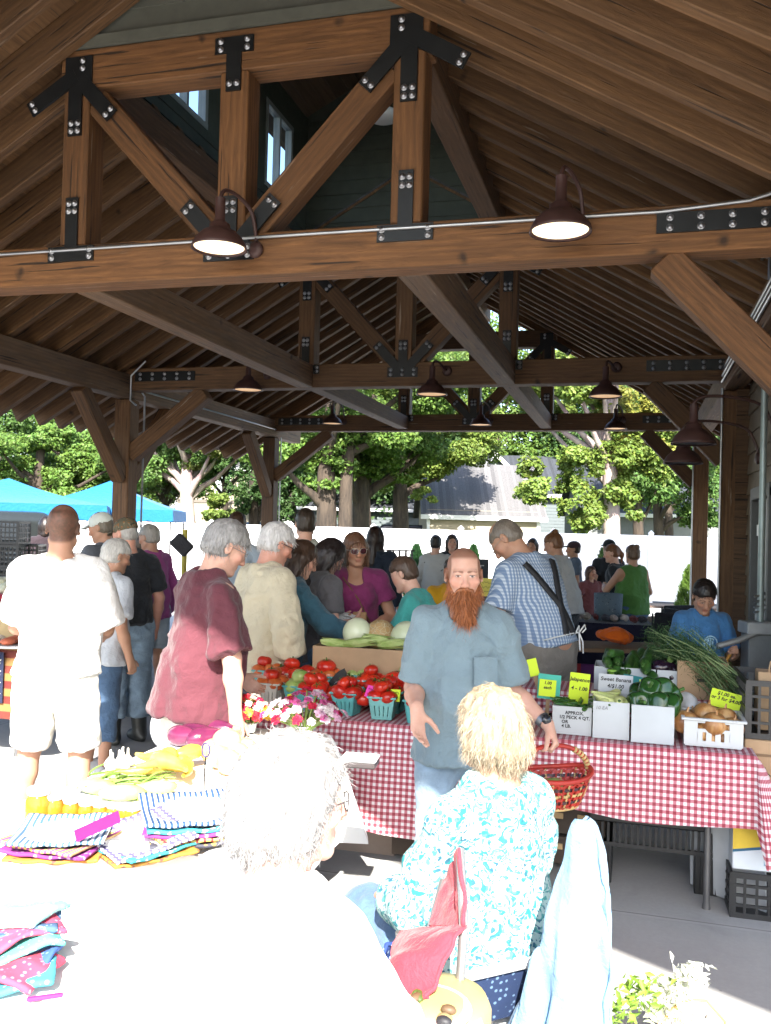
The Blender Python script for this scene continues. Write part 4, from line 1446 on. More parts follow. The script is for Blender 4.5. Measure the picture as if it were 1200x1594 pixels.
        for k, sg in (('L', -1), ('R', 1)):
            sh, e, w, a = J[k]; f = q['sleeve']; rr = q['sr'] * (.85 + .15 * tg)
            if q['tank']: continue
            if f <= 1:
                en = sh + (e - sh) * f
                S.cone(sh, en, min(rr, .052 + o), rr * 1.06, .035, cap=(0, 1))
            else:
                S.cone(sh, e, min(rr * .95, .052 + o), rr * .86, .035)
                en = e + (w - e) * (f - 1)
                S.cone(e, en, rr * .86, rr * .66 if f > 1.8 else rr * .8, .02, cap=(0, 1))
        # neckline
        S.cone(nb + RL @ A3(0, -.01, .045), nb + RL @ A3(0, q['neckf'], .0 - q['neckz']), .072, q['neck'] * .72, .01, -1)
        if q['tank']:
            for x in (-1, 1): S.ell(U((x * .215 * shoulder, 0, 1.36)), (.075, .2, .10), RL, .02, -1)
        for fn in q.get('more', []): fn(S, K)
        v, F, _ = S.mesh(max(res, .006) * 1.1)
        v = folds(v, F, q['fold'] * 1.35 * wrink, (6.5, 6.5, 2.4), sd, .75)
        v = folds(v, F, q['fold'] * .6 * wrink, (8, 8, 13), sd + 3, .8)
        v = folds(v, F, q['fold'] * .35 * wrink, (17, 17, 11), sd + 5, .7)
        K['shirt_mesh'] = (v * s, F)
        K['shirt'] = obj(q['name'], npmesh('shirt', v * s, F, q['mat'], smooth=True), t)
    # ---------------- trousers
    if pants:
        q = dict(mat=None, len=1.0, r=.098, rk=.078, ra=.066, fold=.008, waist=1.07, name='trousers')
        q.update(pants); S = Sdf()
        if not seat: S.cone(A3(0, -.005, q['waist']), A3(0, -.005, .88), .134 * max(1, tg * .90), .160 * hips * (.75 + .25 * tg), .03, flat=((0, 1, 0), .76 * (1 + .1 * belly)), cap=(1, 0))
        else: S.ell(A3(0, -.01, PZ + .02), (.185 * hips, .15, .12), None, .05)
        for k, sg in (('L', -1), ('R', 1)):
            kn, an, toe = lg[k]; kn, an = np.asarray(kn, float), np.asarray(an, float)
            th_ = hip[k] + A3(0, -.005, 0); r0 = q['r'] * (.75 + .25 * tg)
            L = q['len']
            if L <= .5:
                en = th_ + (kn - th_) * (L / .5); S.cone(th_, en, r0, q['rk'], .03, cap=(0, 1))
            else:
                S.cone(th_, kn, r0, q['rk'] * .92, .03); en = kn + (an - kn) * ((L - .5) / .5); S.cone(kn, en, q['rk'] * .92, q['ra'], .02, cap=(0, 1))
        v, F, _ = S.mesh(max(res, .007) * 1.1)
        v = folds(v, F, q['fold'] * 1.4 * wrink, (6, 6, 4), sd + 11, .7)
        v = folds(v, F, q['fold'] * .8 * wrink, (8, 8, 15), sd + 13, .8)
        K['pants'] = obj(q['name'], npmesh('trousers', v * s, F, q['mat'], smooth=True), t)
    # ---------------- shoes
    if shoes is not None:
        sm = shoes if not isinstance(shoes, tuple) else plain(shoes, .55, .1)
        boot = (extra or {}).get('boot', 0)
        for k in ('L', 'R'):
            kn, an, toe = lg[k]; an = np.asarray(an, float); kn = np.asarray(kn, float); fd = Rz(toe) @ A3(0, 1, 0); gz = an[2] - .085
            S = Sdf()
            S.ell(an + fd * .03 + A3(0, 0, -.048), (.044, .13, .045), Rz(toe), .02)
            S.cone(an + A3(0, 0, -.035) - fd * .02, an + fd * .11 + A3(0, 0, -.055), .048, .034, .03)
            if boot: S.cone(an - fd * .01, an + (kn - an) * boot, .055, .072, .03, cap=(0, 1))
            S.box(an + fd * .03 + A3(0, 0, -.088 - .06), (.3, .3, .068), None, .004, -1, .001)
            v, F, _ = S.mesh(.007)
            so = obj('boot' if boot else 'shoe', npmesh('shoe', v * s, F, sm, smooth=True), t)
    # ---------------- hair
    if hair: make_hair(K, hair)
    if beard: make_beard(K, beard)
    if glasses: make_glasses(K, glasses)
    return K


def strand_mesh(K, name, v, F, col, strands, mat=None):
    """solid hair volume plus loose strands in one mesh"""
    s = K['s']
    c = np.tile(np.asarray(col, float), (len(v), 1)) * (1 + .18 * vnoise(v * A3(40, 40, 9), 4))[:, None]
    V = [v]; Fs = [F]; C = [c]; o = len(v)
    for a, b, cc in strands:
        V.append(a); Fs.append(b + o); C.append(cc); o += len(a)
    V = np.concatenate(V) * s; Fs = np.concatenate(Fs); C = np.clip(np.concatenate(C), 0, 1)
    return obj(name, npmesh(name, V, Fs, mat or hairmat(), smooth=True, col=C), K['t'])


def make_hair(K, q):
    h, Rh, hs = K['h'], K['Rh'], K['hs']
    st = q.get('style', 'short'); col = np.asarray(q.get('col', (.08, .05, .03)), float); th = q.get('th', .009)
    if st == 'bald': return
    S = Sdf(); low = q.get('low', -.045)
    E = lambda c, r, k=.02, op=1, R=None: S.ell(h(c), A3(*r) * hs, Rh if R is None else Rh @ R, k, op)
    E((0, -.014, .037), (.0755 + th, .096 + th, .088 + th))
    if st in ('short', 'bun', 'ponytail', 'balding'):
        E((0, -.045, -.02), (.066 + th, .060 + th, .055))
        S.box(h((0, .12, -.055)), A3(.12, .13 - .02, .09) * hs, Rh, .012, -1, .02)     # face opening
        S.box(h((0, .02, -.125)), A3(.2, .2, .06) * hs, Rh, .015, -1, .01)           # nape line
        E((0, .098, .012), (.060, .05, .048), .012, -1)
        for x in (-1, 1): E((x * .092, -.004, -.008), (.022, .022, .034), .01, -1)
    if st == 'balding': E((0, .03, .125), (.062, .085, .06), .02, -1)
    if st == 'bun':
        E(q.get('bunat', (0, -.09, .09)), (.038, .038, .036), .015)
    if st == 'ponytail':
        a = h((0, -.105, .04)); b = h((0, -.135, -.03)); S.cone(a, b, .026, .03, .02); S.cone(b, h((.0, -.12, -.13)), .03, .012, .02)
    if st in ('bob', 'long', 'curly'):
        L = q.get('len', .14)
        E((0, -.045, -.02), (.074 + th, .070 + th, .075), .03)
        zb = -L
        for x in (-1, 1):
            S.cone(h((x * .066, -.015, .01)), h((x * (.070 if st != 'long' else .062), -.02, zb + .03)), .030 + th, .026 + th, .03)
        S.cone(h((0, -.06, -.01)), h((0, -.07 + (.0 if st != 'long' else -.02), zb + .02)), .058 + th, .05 + th, .04)
        E((0, .105, -.035), (.056, .075, .098), .015, -1)
        E((0, .085, .0), (.060, .05, .06), .015, -1)
    v, F, _ = S.mesh(.0065)
    nr = normals(v, F)
    loc = (v - h((0, 0, 0))) @ Rh / hs
    wav = q.get('wave', .003)
    v = v + nr * (wav * vnoise(loc * A3(60, 60, 22), 5) + wav * .6 * vnoise(loc * A3(130, 130, 40), 6))[:, None]
    n = q.get('n', 900)
    p, pn = sample(v, F, n)
    lp = (p - h((0, 0, 0))) @ Rh / hs
    crown = A3(*q.get('crown', (0, -.07, .11)))
    fl = lp - crown; fl = fl @ Rh.T
    fl = fl - (fl * pn).sum(1)[:, None] * pn; fl /= np.linalg.norm(fl, axis=1)[:, None] + 1e-9
    dn = A3(0, 0, -1) * q.get('down', .5)
    d = fl + dn[None] + pn * q.get('lift', .34)
    vv = q.get('colv', .35)
    strands = [ribbons(p - pn * .003, d, q.get('sl', .035) * hs, q.get('sw', .0016), 4, q.get('grav', .6), q.get('curl', .002), q.get('spread', .28), .25, vv, col)]
    if q.get('tips') is not None:
        strands.append(ribbons(p[:n // 3] - pn[:n // 3] * .003, d[:n // 3], q.get('sl', .035) * hs, q.get('sw', .0016), 4, q.get('grav', .6), q.get('curl', .002), q.get('spread', .22), .25, vv, q['tips']))
    strand_mesh(K, 'hair', v, F, col * q.get('base', .8), strands)


def make_beard(K, q):
    h, Rh = K['h'], K['Rh']; col = np.asarray(q['col'], float); L = q.get('len', .06); s = Sdf()
    for x in (-1, 1):
        s.cone(h((x * .066, .012, -.02)), h((x * .054, .03, -.072)), .009, .015, .015)
        s.cone(h((x * .052, .035, -.075)), h((x * .022, .072, -.105)), .018, .022, .02)
        s.cone(h((x * .008, .099, -.052)), h((x * .034, .079, -.066)), .009, .011, .012)
    s.cone(h((0, .076, -.098)), h((0, .080, -.10 - L * .55)), .030, .031, .03)
    s.cone(h((0, .080, -.10 - L * .5)), h((0, .082, -.10 - L)), .030, .016, .03)
    s.ell(h((0, .104, -.0685)), A3(.017, .012, .006), Rh, .004, -1)
    v, F, _ = s.mesh(.006)
    nr = normals(v, F)
    lc = (v - h((0, 0, 0))) @ Rh
    v = v + nr * (.004 * vnoise(lc * A3(90, 90, 22), 9))[:, None]
    n = q.get('n', 1600)
    p, pn = sample(v, F, n, mask=(lc[:, 1] > .0) * 1.0)
    lp = (p - h((0, 0, 0))) @ Rh
    d = pn * .35 + (Rh @ A3(0, .15, -1))[None] * 1.0
    ln = np.where(lp[:, 2] < -.09, 1.0, .5)
    mt = [ribbons(p - pn * .004, d, q.get('sl', .06), .0013, 5, .25, .004, .22, .2, .45, col)]
    lowm = np.argwhere(lp[:, 2] < -.10 - L * .25)[:, 0]
    if len(lowm) > 30:
        i = RNG.choice(lowm, 520); mt.append(ribbons(p[i], (Rh @ A3(0, .1, -1))[None] + pn[i] * .15, q.get('tail', .10), .0014, 5, .1, .006, .13, .15, .45, col * 1.1))
    mous = Sdf()
    strand_mesh(K, 'beard', v, F, col * .75, mt)


def make_glasses(K, q):
    h, Rh, s = K['h'], K['Rh'], K['s']
    b = MB(); r, z, y = q.get('r', .021), q.get('z', .002), .106
    for x in (-1, 1):
        pts = []
        for i in range(18):
            a = 2 * PI * i / 18
            ex = math.copysign(abs(math.cos(a)) ** .8, math.cos(a)) * r * 1.12; ez = math.copysign(abs(math.sin(a)) ** .8, math.sin(a)) * r * .86
            pts.append(Vector(h((x * .033 + ex, y - .012 * (abs(x * .033 + ex) / .055) ** 2, z + ez))) * s)
        b.tube(pts, .0016 * s * q.get('w', 1), 6, closed=True)
        b.tube([Vector(h((x * .056, y - .013, z + .008))) * s, Vector(h((x * .078, .06, z + .008))) * s, Vector(h((x * .083, -.01, z + .006))) * s, Vector(h((x * .084, -.03, z - .016))) * s], .0016 * s * q.get('w', 1), 6)
    b.tube([Vector(h((-.012, y, z + .004))) * s, Vector(h((0, y + .004, z + .008))) * s, Vector(h((.012, y, z + .004))) * s], .0014 * s, 6)
    o = b.build('glasses', plain(q.get('col', (.03, .025, .02)), .35, .1, metal=q.get('metal', .0)), K['t'])
    if q.get('lens') is not None:
        m = MB()
        for x in (-1, 1):
            vs = [Vector(h((x * .033, y - .003, z))) * s]
            for i in range(18):
                a = 2 * PI * i / 18
                ex = math.copysign(abs(math.cos(a)) ** .8, math.cos(a)) * r * 1.12; ez = math.copysign(abs(math.sin(a)) ** .8, math.sin(a)) * r * .86
                vs.append(Vector(h((x * .033 + ex, y - .002 - .012 * (abs(x * .033 + ex) / .055) ** 2, z + ez))) * s)
            m.add(vs, [(0, 1 + (i + 1) % 18, 1 + i) for i in range(18)], True)
        m.build('lens', glass(q['lens'], .08), o)
# ================================================================== the crowd
def hor(px): return 821 + .0262 * (px - 600)
def spot(px, d):
    p = W(px, hor(px), d); return (p.x, p.y, 0.0)
def ztop(px, py, d): return CH - (py - hor(px)) * d / FPX


@mk('stripe')
def checkmat(c1=(.10, .17, .30), c2=(.50, .56, .62), sc=52, mixc=(.30, .40, .52)):
    n = NT('checked_cotton'); v = n.coords('Object'); s = n.sep(v)
    def st(o, f): return n.ramp(n.math('FRACT', n.math('MULTIPLY', o, f)), [(.42, 0.), (.5, 1.)], 'LINEAR')
    hx = n.math('ADD', s[0], n.math('MULTIPLY', s[1], .12))
    a, b = st(hx, sc), st(s[2], sc * .9)
    c = n.mix(n.math('MULTIPLY', a, .8), c2, c1); c = n.mix(n.math('MULTIPLY', b, .45), c, c1)
    n.col(c); n.set(Roughness=.85); n.bump(n.noise(v, 22, 4), .35, .006); return n.m


@mk('splotch')
def splotch(base, cols, sc=24, thr=.32, fine=1.0, edge=None):
    """irregular printed marks in several colours"""
    n = NT('printed_cotton'); v = n.coords('Object'); c = None
    d = n.node('ShaderNodeTexNoise', i_Scale=sc * .8, i_Detail=2); n.link(v, d.inputs['Vector'])
    vv = n.mix(.12, v, d.outputs['Color'], 'ADD') if True else v
    c = base
    for i, k in enumerate(cols):
        mp = n.node('ShaderNodeMapping'); mp.inputs['Location'].default_value = (i * 3.1, i * 1.7, i * 5.3); n.link(vv, mp.inputs[0])
        vo = n.node('ShaderNodeTexVoronoi', i_Scale=sc * (1 + .35 * i)); n.link(mp.outputs[0], vo.inputs['Vector'])
        no = n.noise(mp.outputs[0], sc * 2.3, 3)
        f = n.ramp(n.math('ADD', vo.outputs['Distance'], n.math('MULTIPLY', no, .35)), [(thr + .12, 1.), (thr + .16, 0.)])
        c = n.mix(f, c, k)
    n.col(c); n.set(Roughness=.85); n.bump(n.noise(v, 22, 4), .35, .006); return n.m


def cap(K, crownm, brimm, tilt=-.05, high=1.0):
    h, Rh, s = K['h'], K['Rh'], K['s']; S = Sdf(); R = Rh @ Rx(tilt)
    S.ell(h((0, -.016, .05)), A3(.0865, .106, .084 * high), R, .01); S.box(h((0, -.016, -.055)), A3(.15, .2, .075), R, .006, -1, .01)
    v, F, _ = S.mesh(.006)
    o = obj('cap', npmesh('cap', v * s, F, crownm, smooth=True), K['t'])
    B2 = Sdf(); B2.ell(h((0, .085, .026)), A3(.068, .085, .03), R, .004); B2.ell(h((0, .085, .010)), A3(.078, .1, .034), R, .004, -1); B2.box(h((0, -.0, .02)), A3(.15, .075, .1), R, .004, -1, .01)
    v, F, _ = B2.mesh(.0045)
    obj('brim', npmesh('brim', v * s, F, brimm, smooth=True), o)
    return o


JEAN = fabric((.075, .13, .22), .3); JEANL = fabric((.24, .33, .42), .3); JEAND = fabric((.03, .05, .09), .25)
WHITE = fabric((.82, .82, .80), .03); KHAKI = fabric((.20, .18, .155), .12); BLACK = fabric((.018, .02, .024), .2)
SK = dict(p=(.60, .36, .27), t=(.46, .26, .17), r=(.58, .30, .22), d=(.36, .20, .13), w=(.66, .43, .34))
SHOPG = 'shoppers along the produce stall'

# ---- white T-shirt man seen from behind
z = ztop(113, 787, 4.75)
K = person('man from behind in a white T-shirt and pale shorts with a shaved head', spot(97, 4.75), YAW + .05, 1.82, skin=SK['t'], g=1.06, shoulder=.93, belly=.5, head=(.05, .05, .03),
           shirt=dict(mat=WHITE, hem=.90, loose=.03, sr=.082, sleeve=.92, fold=.013), pants=dict(mat=fabric((.72, .70, .64), .04), len=.47, r=.108, rk=.098),
           shoes=(.5, .5, .5), stubble=((.040, .025, .018), .9, .86), res=.007, face=False,
           legs=dict(L=((-.15, .08, .50), (-.20, .06, .085), .2), R=((.12, .02, .50), (.12, -.06, .085), -.1)),
           arms=dict(L=dict(elbow=(-.225, .06, 1.13), wrist=(-.16, .28, 1.10)), R=dict(elbow=(.215, .07, 1.13), wrist=(.15, .3, 1.06))))
# ---- white haired woman in capri jeans
K = person('white haired woman in a pale T-shirt, capri jeans and white trainers', spot(166, 6.2), YAW - .75, 1.61, skin=SK['t'], g=1.05, hips=1.1, bust=.4, lean=.10, head=(.15, -.15, 0),
           shirt=dict(mat=fabric((.50, .53, .57), .06), hem=.84, loose=.03, sleeve=.75), pants=dict(mat=JEAN, len=.78, ra=.07), shoes=(.62, .63, .65),
           hair=dict(col=(.62, .60, .56), style='short', th=.016, n=700, sl=.03), res=.0075,
           arms=dict(R=dict(elbow=(.27, -.03, 1.12), wrist=(.25, .08, .88))))
# ---- camo cap man in rubber boots
K = person('man in a camouflage cap, black T-shirt, faded jeans and tall rubber boots', spot(203, 7.1), YAW + .75, 1.76, skin=SK['r'], g=1.05, lean=.04, head=(.22, .35, 0),
           shirt=dict(mat=BLACK, hem=.93, loose=.015, sleeve=.75, sr=.072), pants=dict(mat=JEANL, len=.86, r=.11, rk=.10, ra=.088, fold=.012), shoes=plain((.03, .032, .03), .45, .2),
           hair=dict(col=(.45, .43, .40), style='short', th=.004, n=300, sl=.02), extra=dict(boot=.74), res=.0075)
cap(K, splotch((.10, .085, .05), ((.03, .03, .018), (.20, .17, .11), (.30, .10, .02)), 22, .3), splotch((.10, .085, .05), ((.03, .03, .018), (.20, .17, .11)), 22, .3))
K = person('person in a pale baseball cap half hidden behind the camouflage cap', spot(164, 7.9), YAW + 1.2, ztop(164, 800, 7.9), skin=SK['t'], head=(.3, .3, 0),
           shirt=dict(mat=fabric((.10, .11, .13)), hem=.9), pants=dict(mat=JEAND), hair=dict(col=(.2, .17, .13), style='short', n=200), res=.010)
cap(K, fabric((.62, .66, .62), .05), fabric((.62, .66, .62), .05))
# ---- magenta cardigan
K = person('grey haired woman in a magenta cardigan and pale shorts facing the stalls', spot(241, 8.7), YAW + 1.05, 1.70, skin=SK['t'], g=1.0, lean=.08, bust=.2, head=(.1, .15, 0),
           shirt=dict(mat=fabric((.30, .055, .20), .12), hem=.83, sleeve=1.95, sr=.066, loose=.03, name='cardigan'), pants=dict(mat=fabric((.36, .42, .47), .1), len=.46, r=.105, rk=.095),
           shoes=(.12, .06, .03), hair=dict(col=(.42, .39, .35), style='short', th=.014, n=500, sl=.03), res=.009,
           arms=dict(L=dict(elbow=(-.25, .05, 1.12), wrist=(-.2, .24, .95), curl=1.2)))
MAGENTA = K
K = person('person in bright pink standing beyond the outer post', spot(219, 10.2), YAW + .6, 1.60, shirt=dict(mat=fabric((.62, .05, .20)), hem=.9), pants=dict(mat=JEAND), hair=dict(col=(.12, .08, .05), style='bob', n=150), res=.012, face=False)
# ---- maroon shirt man
K = person('stout grey haired man in a maroon T-shirt bending over the flowers', spot(309, 4.3), YAW - 1.02, 1.77, skin=SK['p'], g=1.20, belly=.8, lean=.15, head=(.30, -.12, 0), shoulder=1.04,
           shirt=dict(mat=fabric((.098, .028, .038), .1), hem=.82, loose=.03, sr=.088, sleeve=.92, fold=.016, off=.02), pants=dict(mat=fabric((.62, .58, .50), .05), len=.46, r=.105, rk=.10, waist=.97), shoes=(.3, .3, .3),
           hair=dict(col=(.34, .33, .32), style='short', th=.017, n=1500, sl=.035, sw=.0014, colv=.6, low=-.06, wave=.004), glasses=dict(col=(.25, .22, .2), metal=.6), res=.006,
           arms=dict(R=dict(elbow=(.28, .05, 1.12), wrist=(.28, .10, .88), curl=.7), L=dict(elbow=(-.24, .08, 1.13), wrist=(-.2, .26, 1.02))))
# ---- cream shirt man
K = person('white haired man in an untucked cream shirt with rolled sleeves and dark glasses', spot(404, 5.4), YAW - .95, 1.76, skin=SK['r'], g=1.2, belly=.6, lean=.12, head=(.28, -.1, 0),
           shirt=dict(mat=fabric((.56, .50, .36), .06), hem=.82, loose=.04, sr=.088, sleeve=1.55, fold=.016, off=.02), pants=dict(mat=fabric((.02, .022, .035))), shoes=(.03, .03, .03),
           hair=dict(col=(.66, .64, .62), style='short', th=.015, n=1400, sl=.035, sw=.0014, wave=.004, base=.9), glasses=dict(w=1.5, col=(.02, .015, .012)), res=.006,
           arms=dict(R=dict(elbow=(.30, .02, 1.12), wrist=(.27, .10, .87), curl=.8)))
# ---- teal sweater woman
K = person('woman in a teal sweater with long brown hair reaching for a melon', spot(440, 5.75), YAW - 1.22, 1.66, skin=SK['p'], bust=.4, lean=.16, head=(.26, -.05, 0),
           shirt=dict(mat=fabric((.035, .095, .135), .12), hem=.82, sleeve=1.93, sr=.070, loose=.02, name='sweater'), pants=dict(mat=JEAN), shoes=(.05, .05, .05),
           hair=dict(col=(.065, .035, .022), style='long', len=.24, n=1100, sl=.09, grav=1.5, down=1.2, spread=.10, th=.008), glasses=dict(col=(.15, .08, .05)), res=.006,
           arms=dict(R=dict(elbow=(.24, .26, 1.19), wrist=(.22, .52, 1.15), n=(0, .1, -1), th=(-1, .2, 0), curl=.28, spread=.10, topen=.8)))
# ---- patterned shirt man
K = person('tall man from behind in a pale patterned shirt with dark hair', spot(476, 7.9), YAW - .1, 1.88, skin=SK['p'], g=1.1, head=(.0, .35, 0), face=True,
           shirt=dict(mat=splotch((.40, .40, .33), ((.26, .27, .22), (.16, .16, .13), (.33, .31, .24)), 15, .22), hem=.84, sleeve=.95, sr=.085, loose=.04), pants=dict(mat=KHAKI), shoes=(.05, .05, .05),
           hair=dict(col=(.05, .035, .025), style='short', n=600, sl=.025), res=.008)
# ---- dark hair grey T-shirt
K = person('woman with long dark hair in a grey T-shirt holding a wallet, head bowed', spot(489, 6.15), YAW - 1.0, 1.68, skin=SK['p'], bust=.5, lean=.12, head=(.50, -.1, 0),
           shirt=dict(mat=fabric((.095, .092, .10), .1), hem=.86, sleeve=.62, sr=.068), pants=dict(mat=JEAN), shoes=(.05, .05, .05),
           hair=dict(col=(.022, .015, .014), style='long', len=.30, n=1300, sl=.11, grav=1.5, down=1.3, spread=.08, th=.010), glasses=dict(col=(.02, .02, .02)), res=.0065,
           arms=dict(R=dict(elbow=(.24, .02, 1.12), wrist=(.13, .24, 1.16), curl=1.0, n=(-.8, 0, .5)), L=dict(elbow=(-.24, .02, 1.12), wrist=(-.10, .26, 1.14), curl=1.0, n=(.8, 0, .5))))
h_ = K; 
wal = WM[K['t'].name] @ Vector(K['J']['R'][2] * K['s'] + A3(-.03, .07, .03))
# ---- purple top woman with sunglasses
K = person('woman in a purple top and sunglasses facing the produce stall', spot(554, 6.55), YAW + PI + .10, 1.69, skin=SK['t'], g=1.08, bust=.75, hips=1.08, head=(.08, .22, .05),
           shirt=dict(mat=fabric((.22, .035, .125), .12), hem=.84, sleeve=.55, sr=.076, loose=.03, neck=.10, neckf=.085, neckz=.065, fold=.012), pants=dict(mat=JEAND), shoes=(.05, .05, .05),
           hair=dict(col=(.16, .075, .04), style='bob', len=.115, n=1300, sl=.06, grav=1.2, down=.9, spread=.12, colv=.5, th=.014, tips=(.30, .17, .09)), glasses=dict(lens=(.06, .012, .015), r=.025, col=(.5, .45, .4), metal=.5), res=.0055,
           arms=dict(L=dict(elbow=(-.29, .02, 1.12), wrist=(-.08, .20, 1.05), curl=.8, n=(.3, -.6, -.5)), R=dict(elbow=(.27, .03, 1.12), wrist=(.10, .24, 1.10), curl=.9, n=(-.3, -.6, .5))))
PUR = K
U = K['U']; s = K['s']
MB().tube([Vector(U(q)) * s for q in ((.13, .03, 1.47), (.06, .14, 1.38), (-.02, .175, 1.27), (-.10, .17, 1.12), (-.19, .12, .98))], .006, 6).build('bag_strap', plain((.16, .08, .04)), K['t'])
w_, e_ = K['J']['L'][2], K['J']['L'][1]
wa = unit(w_ - e_)
MB().tube([Vector((w_ - wa * .02) * s), Vector((w_ + wa * .006) * s)], .033, 12).build('watch', plain((.03, .03, .035), .3), K['t'])
# ---- background figures
K = person('long haired person in a navy jacket by the clothes rack', spot(585, 10.0), YAW - .35, 1.74, skin=SK['p'], shirt=dict(mat=fabric((.015, .022, .035)), hem=.83, sleeve=1.95, sr=.075, name='jacket'), pants=dict(mat=BLACK), hair=dict(col=(.03, .016, .012), style='long', len=.30, n=500, sl=.1, grav=1.5, down=1.3, spread=.08), res=.010, face=False)
K = person('brown haired man from behind, only his head above the grey haired man', spot(369, 8.6), YAW + .1, 1.84, skin=SK['t'], shirt=dict(mat=fabric((.42, .50, .58)), hem=.88), pants=dict(mat=JEAND), hair=dict(col=(.07, .04, .025), style='short', n=500), res=.010, face=False)
K = person('dark haired person from behind in a grey jacket with black swirls', spot(679, 12.3), YAW - .25, 1.64, skin=SK['p'], hips=1.05, shirt=dict(mat=splotch((.42, .42, .41), ((.03, .03, .03),), 5.5, .14), hem=.86, sleeve=1.95, sr=.07, name='jacket'), pants=dict(mat=BLACK), hair=dict(col=(.02, .014, .012), style='bun', n=300, bunat=(0, -.085, .075)), res=.010, face=False)
K = person('dark haired woman facing the market beside the swirl jacket', spot(704, 13.2), YAW + PI, 1.65, skin=SK['p'], shirt=dict(mat=BLACK, hem=.86), pants=dict(mat=BLACK), hair=dict(col=(.05, .03, .022), style='long', len=.2, n=300, sl=.06, grav=1.2), res=.010)
K = person('person in a mustard yellow T-shirt, mostly hidden by the bearded man', spot(706, 7.4), YAW + PI, 1.50, skin=SK['t'], g=1.1, shirt=dict(mat=fabric((.52, .28, .012), .08), hem=.86, loose=.04), pants=dict(mat=JEAND), hair=dict(col=(.05, .03, .02), style='short', n=200), res=.010, face=False)
K = person('person in a teal T-shirt leaning over the melons, mostly hidden', spot(688, 5.9), YAW + 1.25, 1.60, skin=SK['p'], lean=.42, shirt=dict(mat=fabric((.05, .30, .27), .1), hem=.86, loose=.03, sleeve=.8), pants=dict(mat=JEAND), hair=dict(col=(.10, .06, .04), style='short', n=200), res=.009, face=False,
           arms=dict(L=dict(elbow=(-.22, .2, 1.22), wrist=(-.15, .42, 1.15), curl=.6), R=dict(elbow=(.22, .2, 1.22), wrist=(.15, .42, 1.15))))
K = person('woman with a topknot in a light grey hoodie leaning over a far table', spot(884, 9.6), YAW + 1.0, 1.74, skin=SK['t'], g=1.1, lean=.22, head=(.1, .1, 0), shirt=dict(mat=fabric((.40, .40, .39), .06), hem=.86, sleeve=1.95, sr=.08, loose=.03, name='hoodie'), pants=dict(mat=BLACK), hair=dict(col=(.22, .10, .045), style='bun', n=500, bunat=(0, -.06, .125)), res=.009,
           arms=dict(L=dict(elbow=(-.3, .08, 1.14), wrist=(-.2, .3, 1.0)), R=dict(elbow=(.3, .05, 1.14), wrist=(.2, .28, .98))))
K = person('woman in a green tank top and jeans seen from behind', spot(985, 10.6), YAW + .35, 1.60, skin=SK['t'], g=1.22, hips=1.25, bust=.4, shirt=dict(mat=fabric((.075, .19, .045), .1), hem=.88, tank=True, loose=.03), pants=dict(mat=JEAN, r=.115, rk=.09), shoes=(.4, .2, .2), hair=dict(col=(.16, .09, .05), style='bun', n=400, bunat=(0, -.09, .1)), res=.009, face=False,
           arms=dict(L=dict(elbow=(-.3, .10, 1.18), wrist=(-.2, .32, 1.2)), R=dict(elbow=(.3, .05, 1.16), wrist=(.2, .3, 1.1))))
K = person('auburn haired woman with a ponytail facing the green tank top', spot(965, 11.3), YAW + 1.35, 1.60, skin=SK['p'], lean=.15, shirt=dict(mat=BLACK, hem=.86, sleeve=.6), pants=dict(mat=BLACK), hair=dict(col=(.22, .09, .04), style='ponytail', n=400), res=.010)
K = person('person in a dark cap and black shirt behind the ponytail', spot(948, 12.4), YAW + .3, 1.64, skin=SK['t'], g=1.1, shirt=dict(mat=BLACK, hem=.86), pants=dict(mat=BLACK), hair=dict(col=(.03, .02, .02), style='short', n=200), res=.011, face=False)
cap(K, BLACK, BLACK)
K = person('brown haired seated child at the far craft table', spot(921, 12.2), YAW + PI + .5, 1.28, skin=SK['t'], shirt=dict(mat=fabric((.16, .05, .05)), hem=.86), pants=dict(mat=BLACK), hair=dict(col=(.12, .06, .04), style='bob', n=200), res=.011)
K = person('far person in a grey top behind the checked shirt', spot(829, 13.4), YAW + PI - .4, 1.62, skin=SK['t'], shirt=dict(mat=fabric((.3, .3, .32)), hem=.86), pants=dict(mat=BLACK), hair=dict(col=(.05, .03, .02), style='bob', n=200), res=.011)
K = person('far person in a dark cap and blue shirt behind the hoodie', spot(893, 12.8), YAW + 1.5, 1.60, skin=SK['t'], shirt=dict(mat=fabric((.10, .14, .2)), hem=.86), pants=dict(mat=BLACK), hair=dict(col=(.05, .03, .02), style='short', n=100), res=.011)
cap(K, fabric((.05, .03, .04)), BLACK)
K = person('dark haired person beyond the black crates at the market edge', spot(72, 12.5), YAW + .2, 1.76, skin=SK['d'], shirt=dict(mat=fabric((.03, .02, .025)), hem=.86, sleeve=1.9), pants=dict(mat=BLACK), hair=dict(col=(.02, .012, .01), style='bob', n=200), res=.011, face=False)
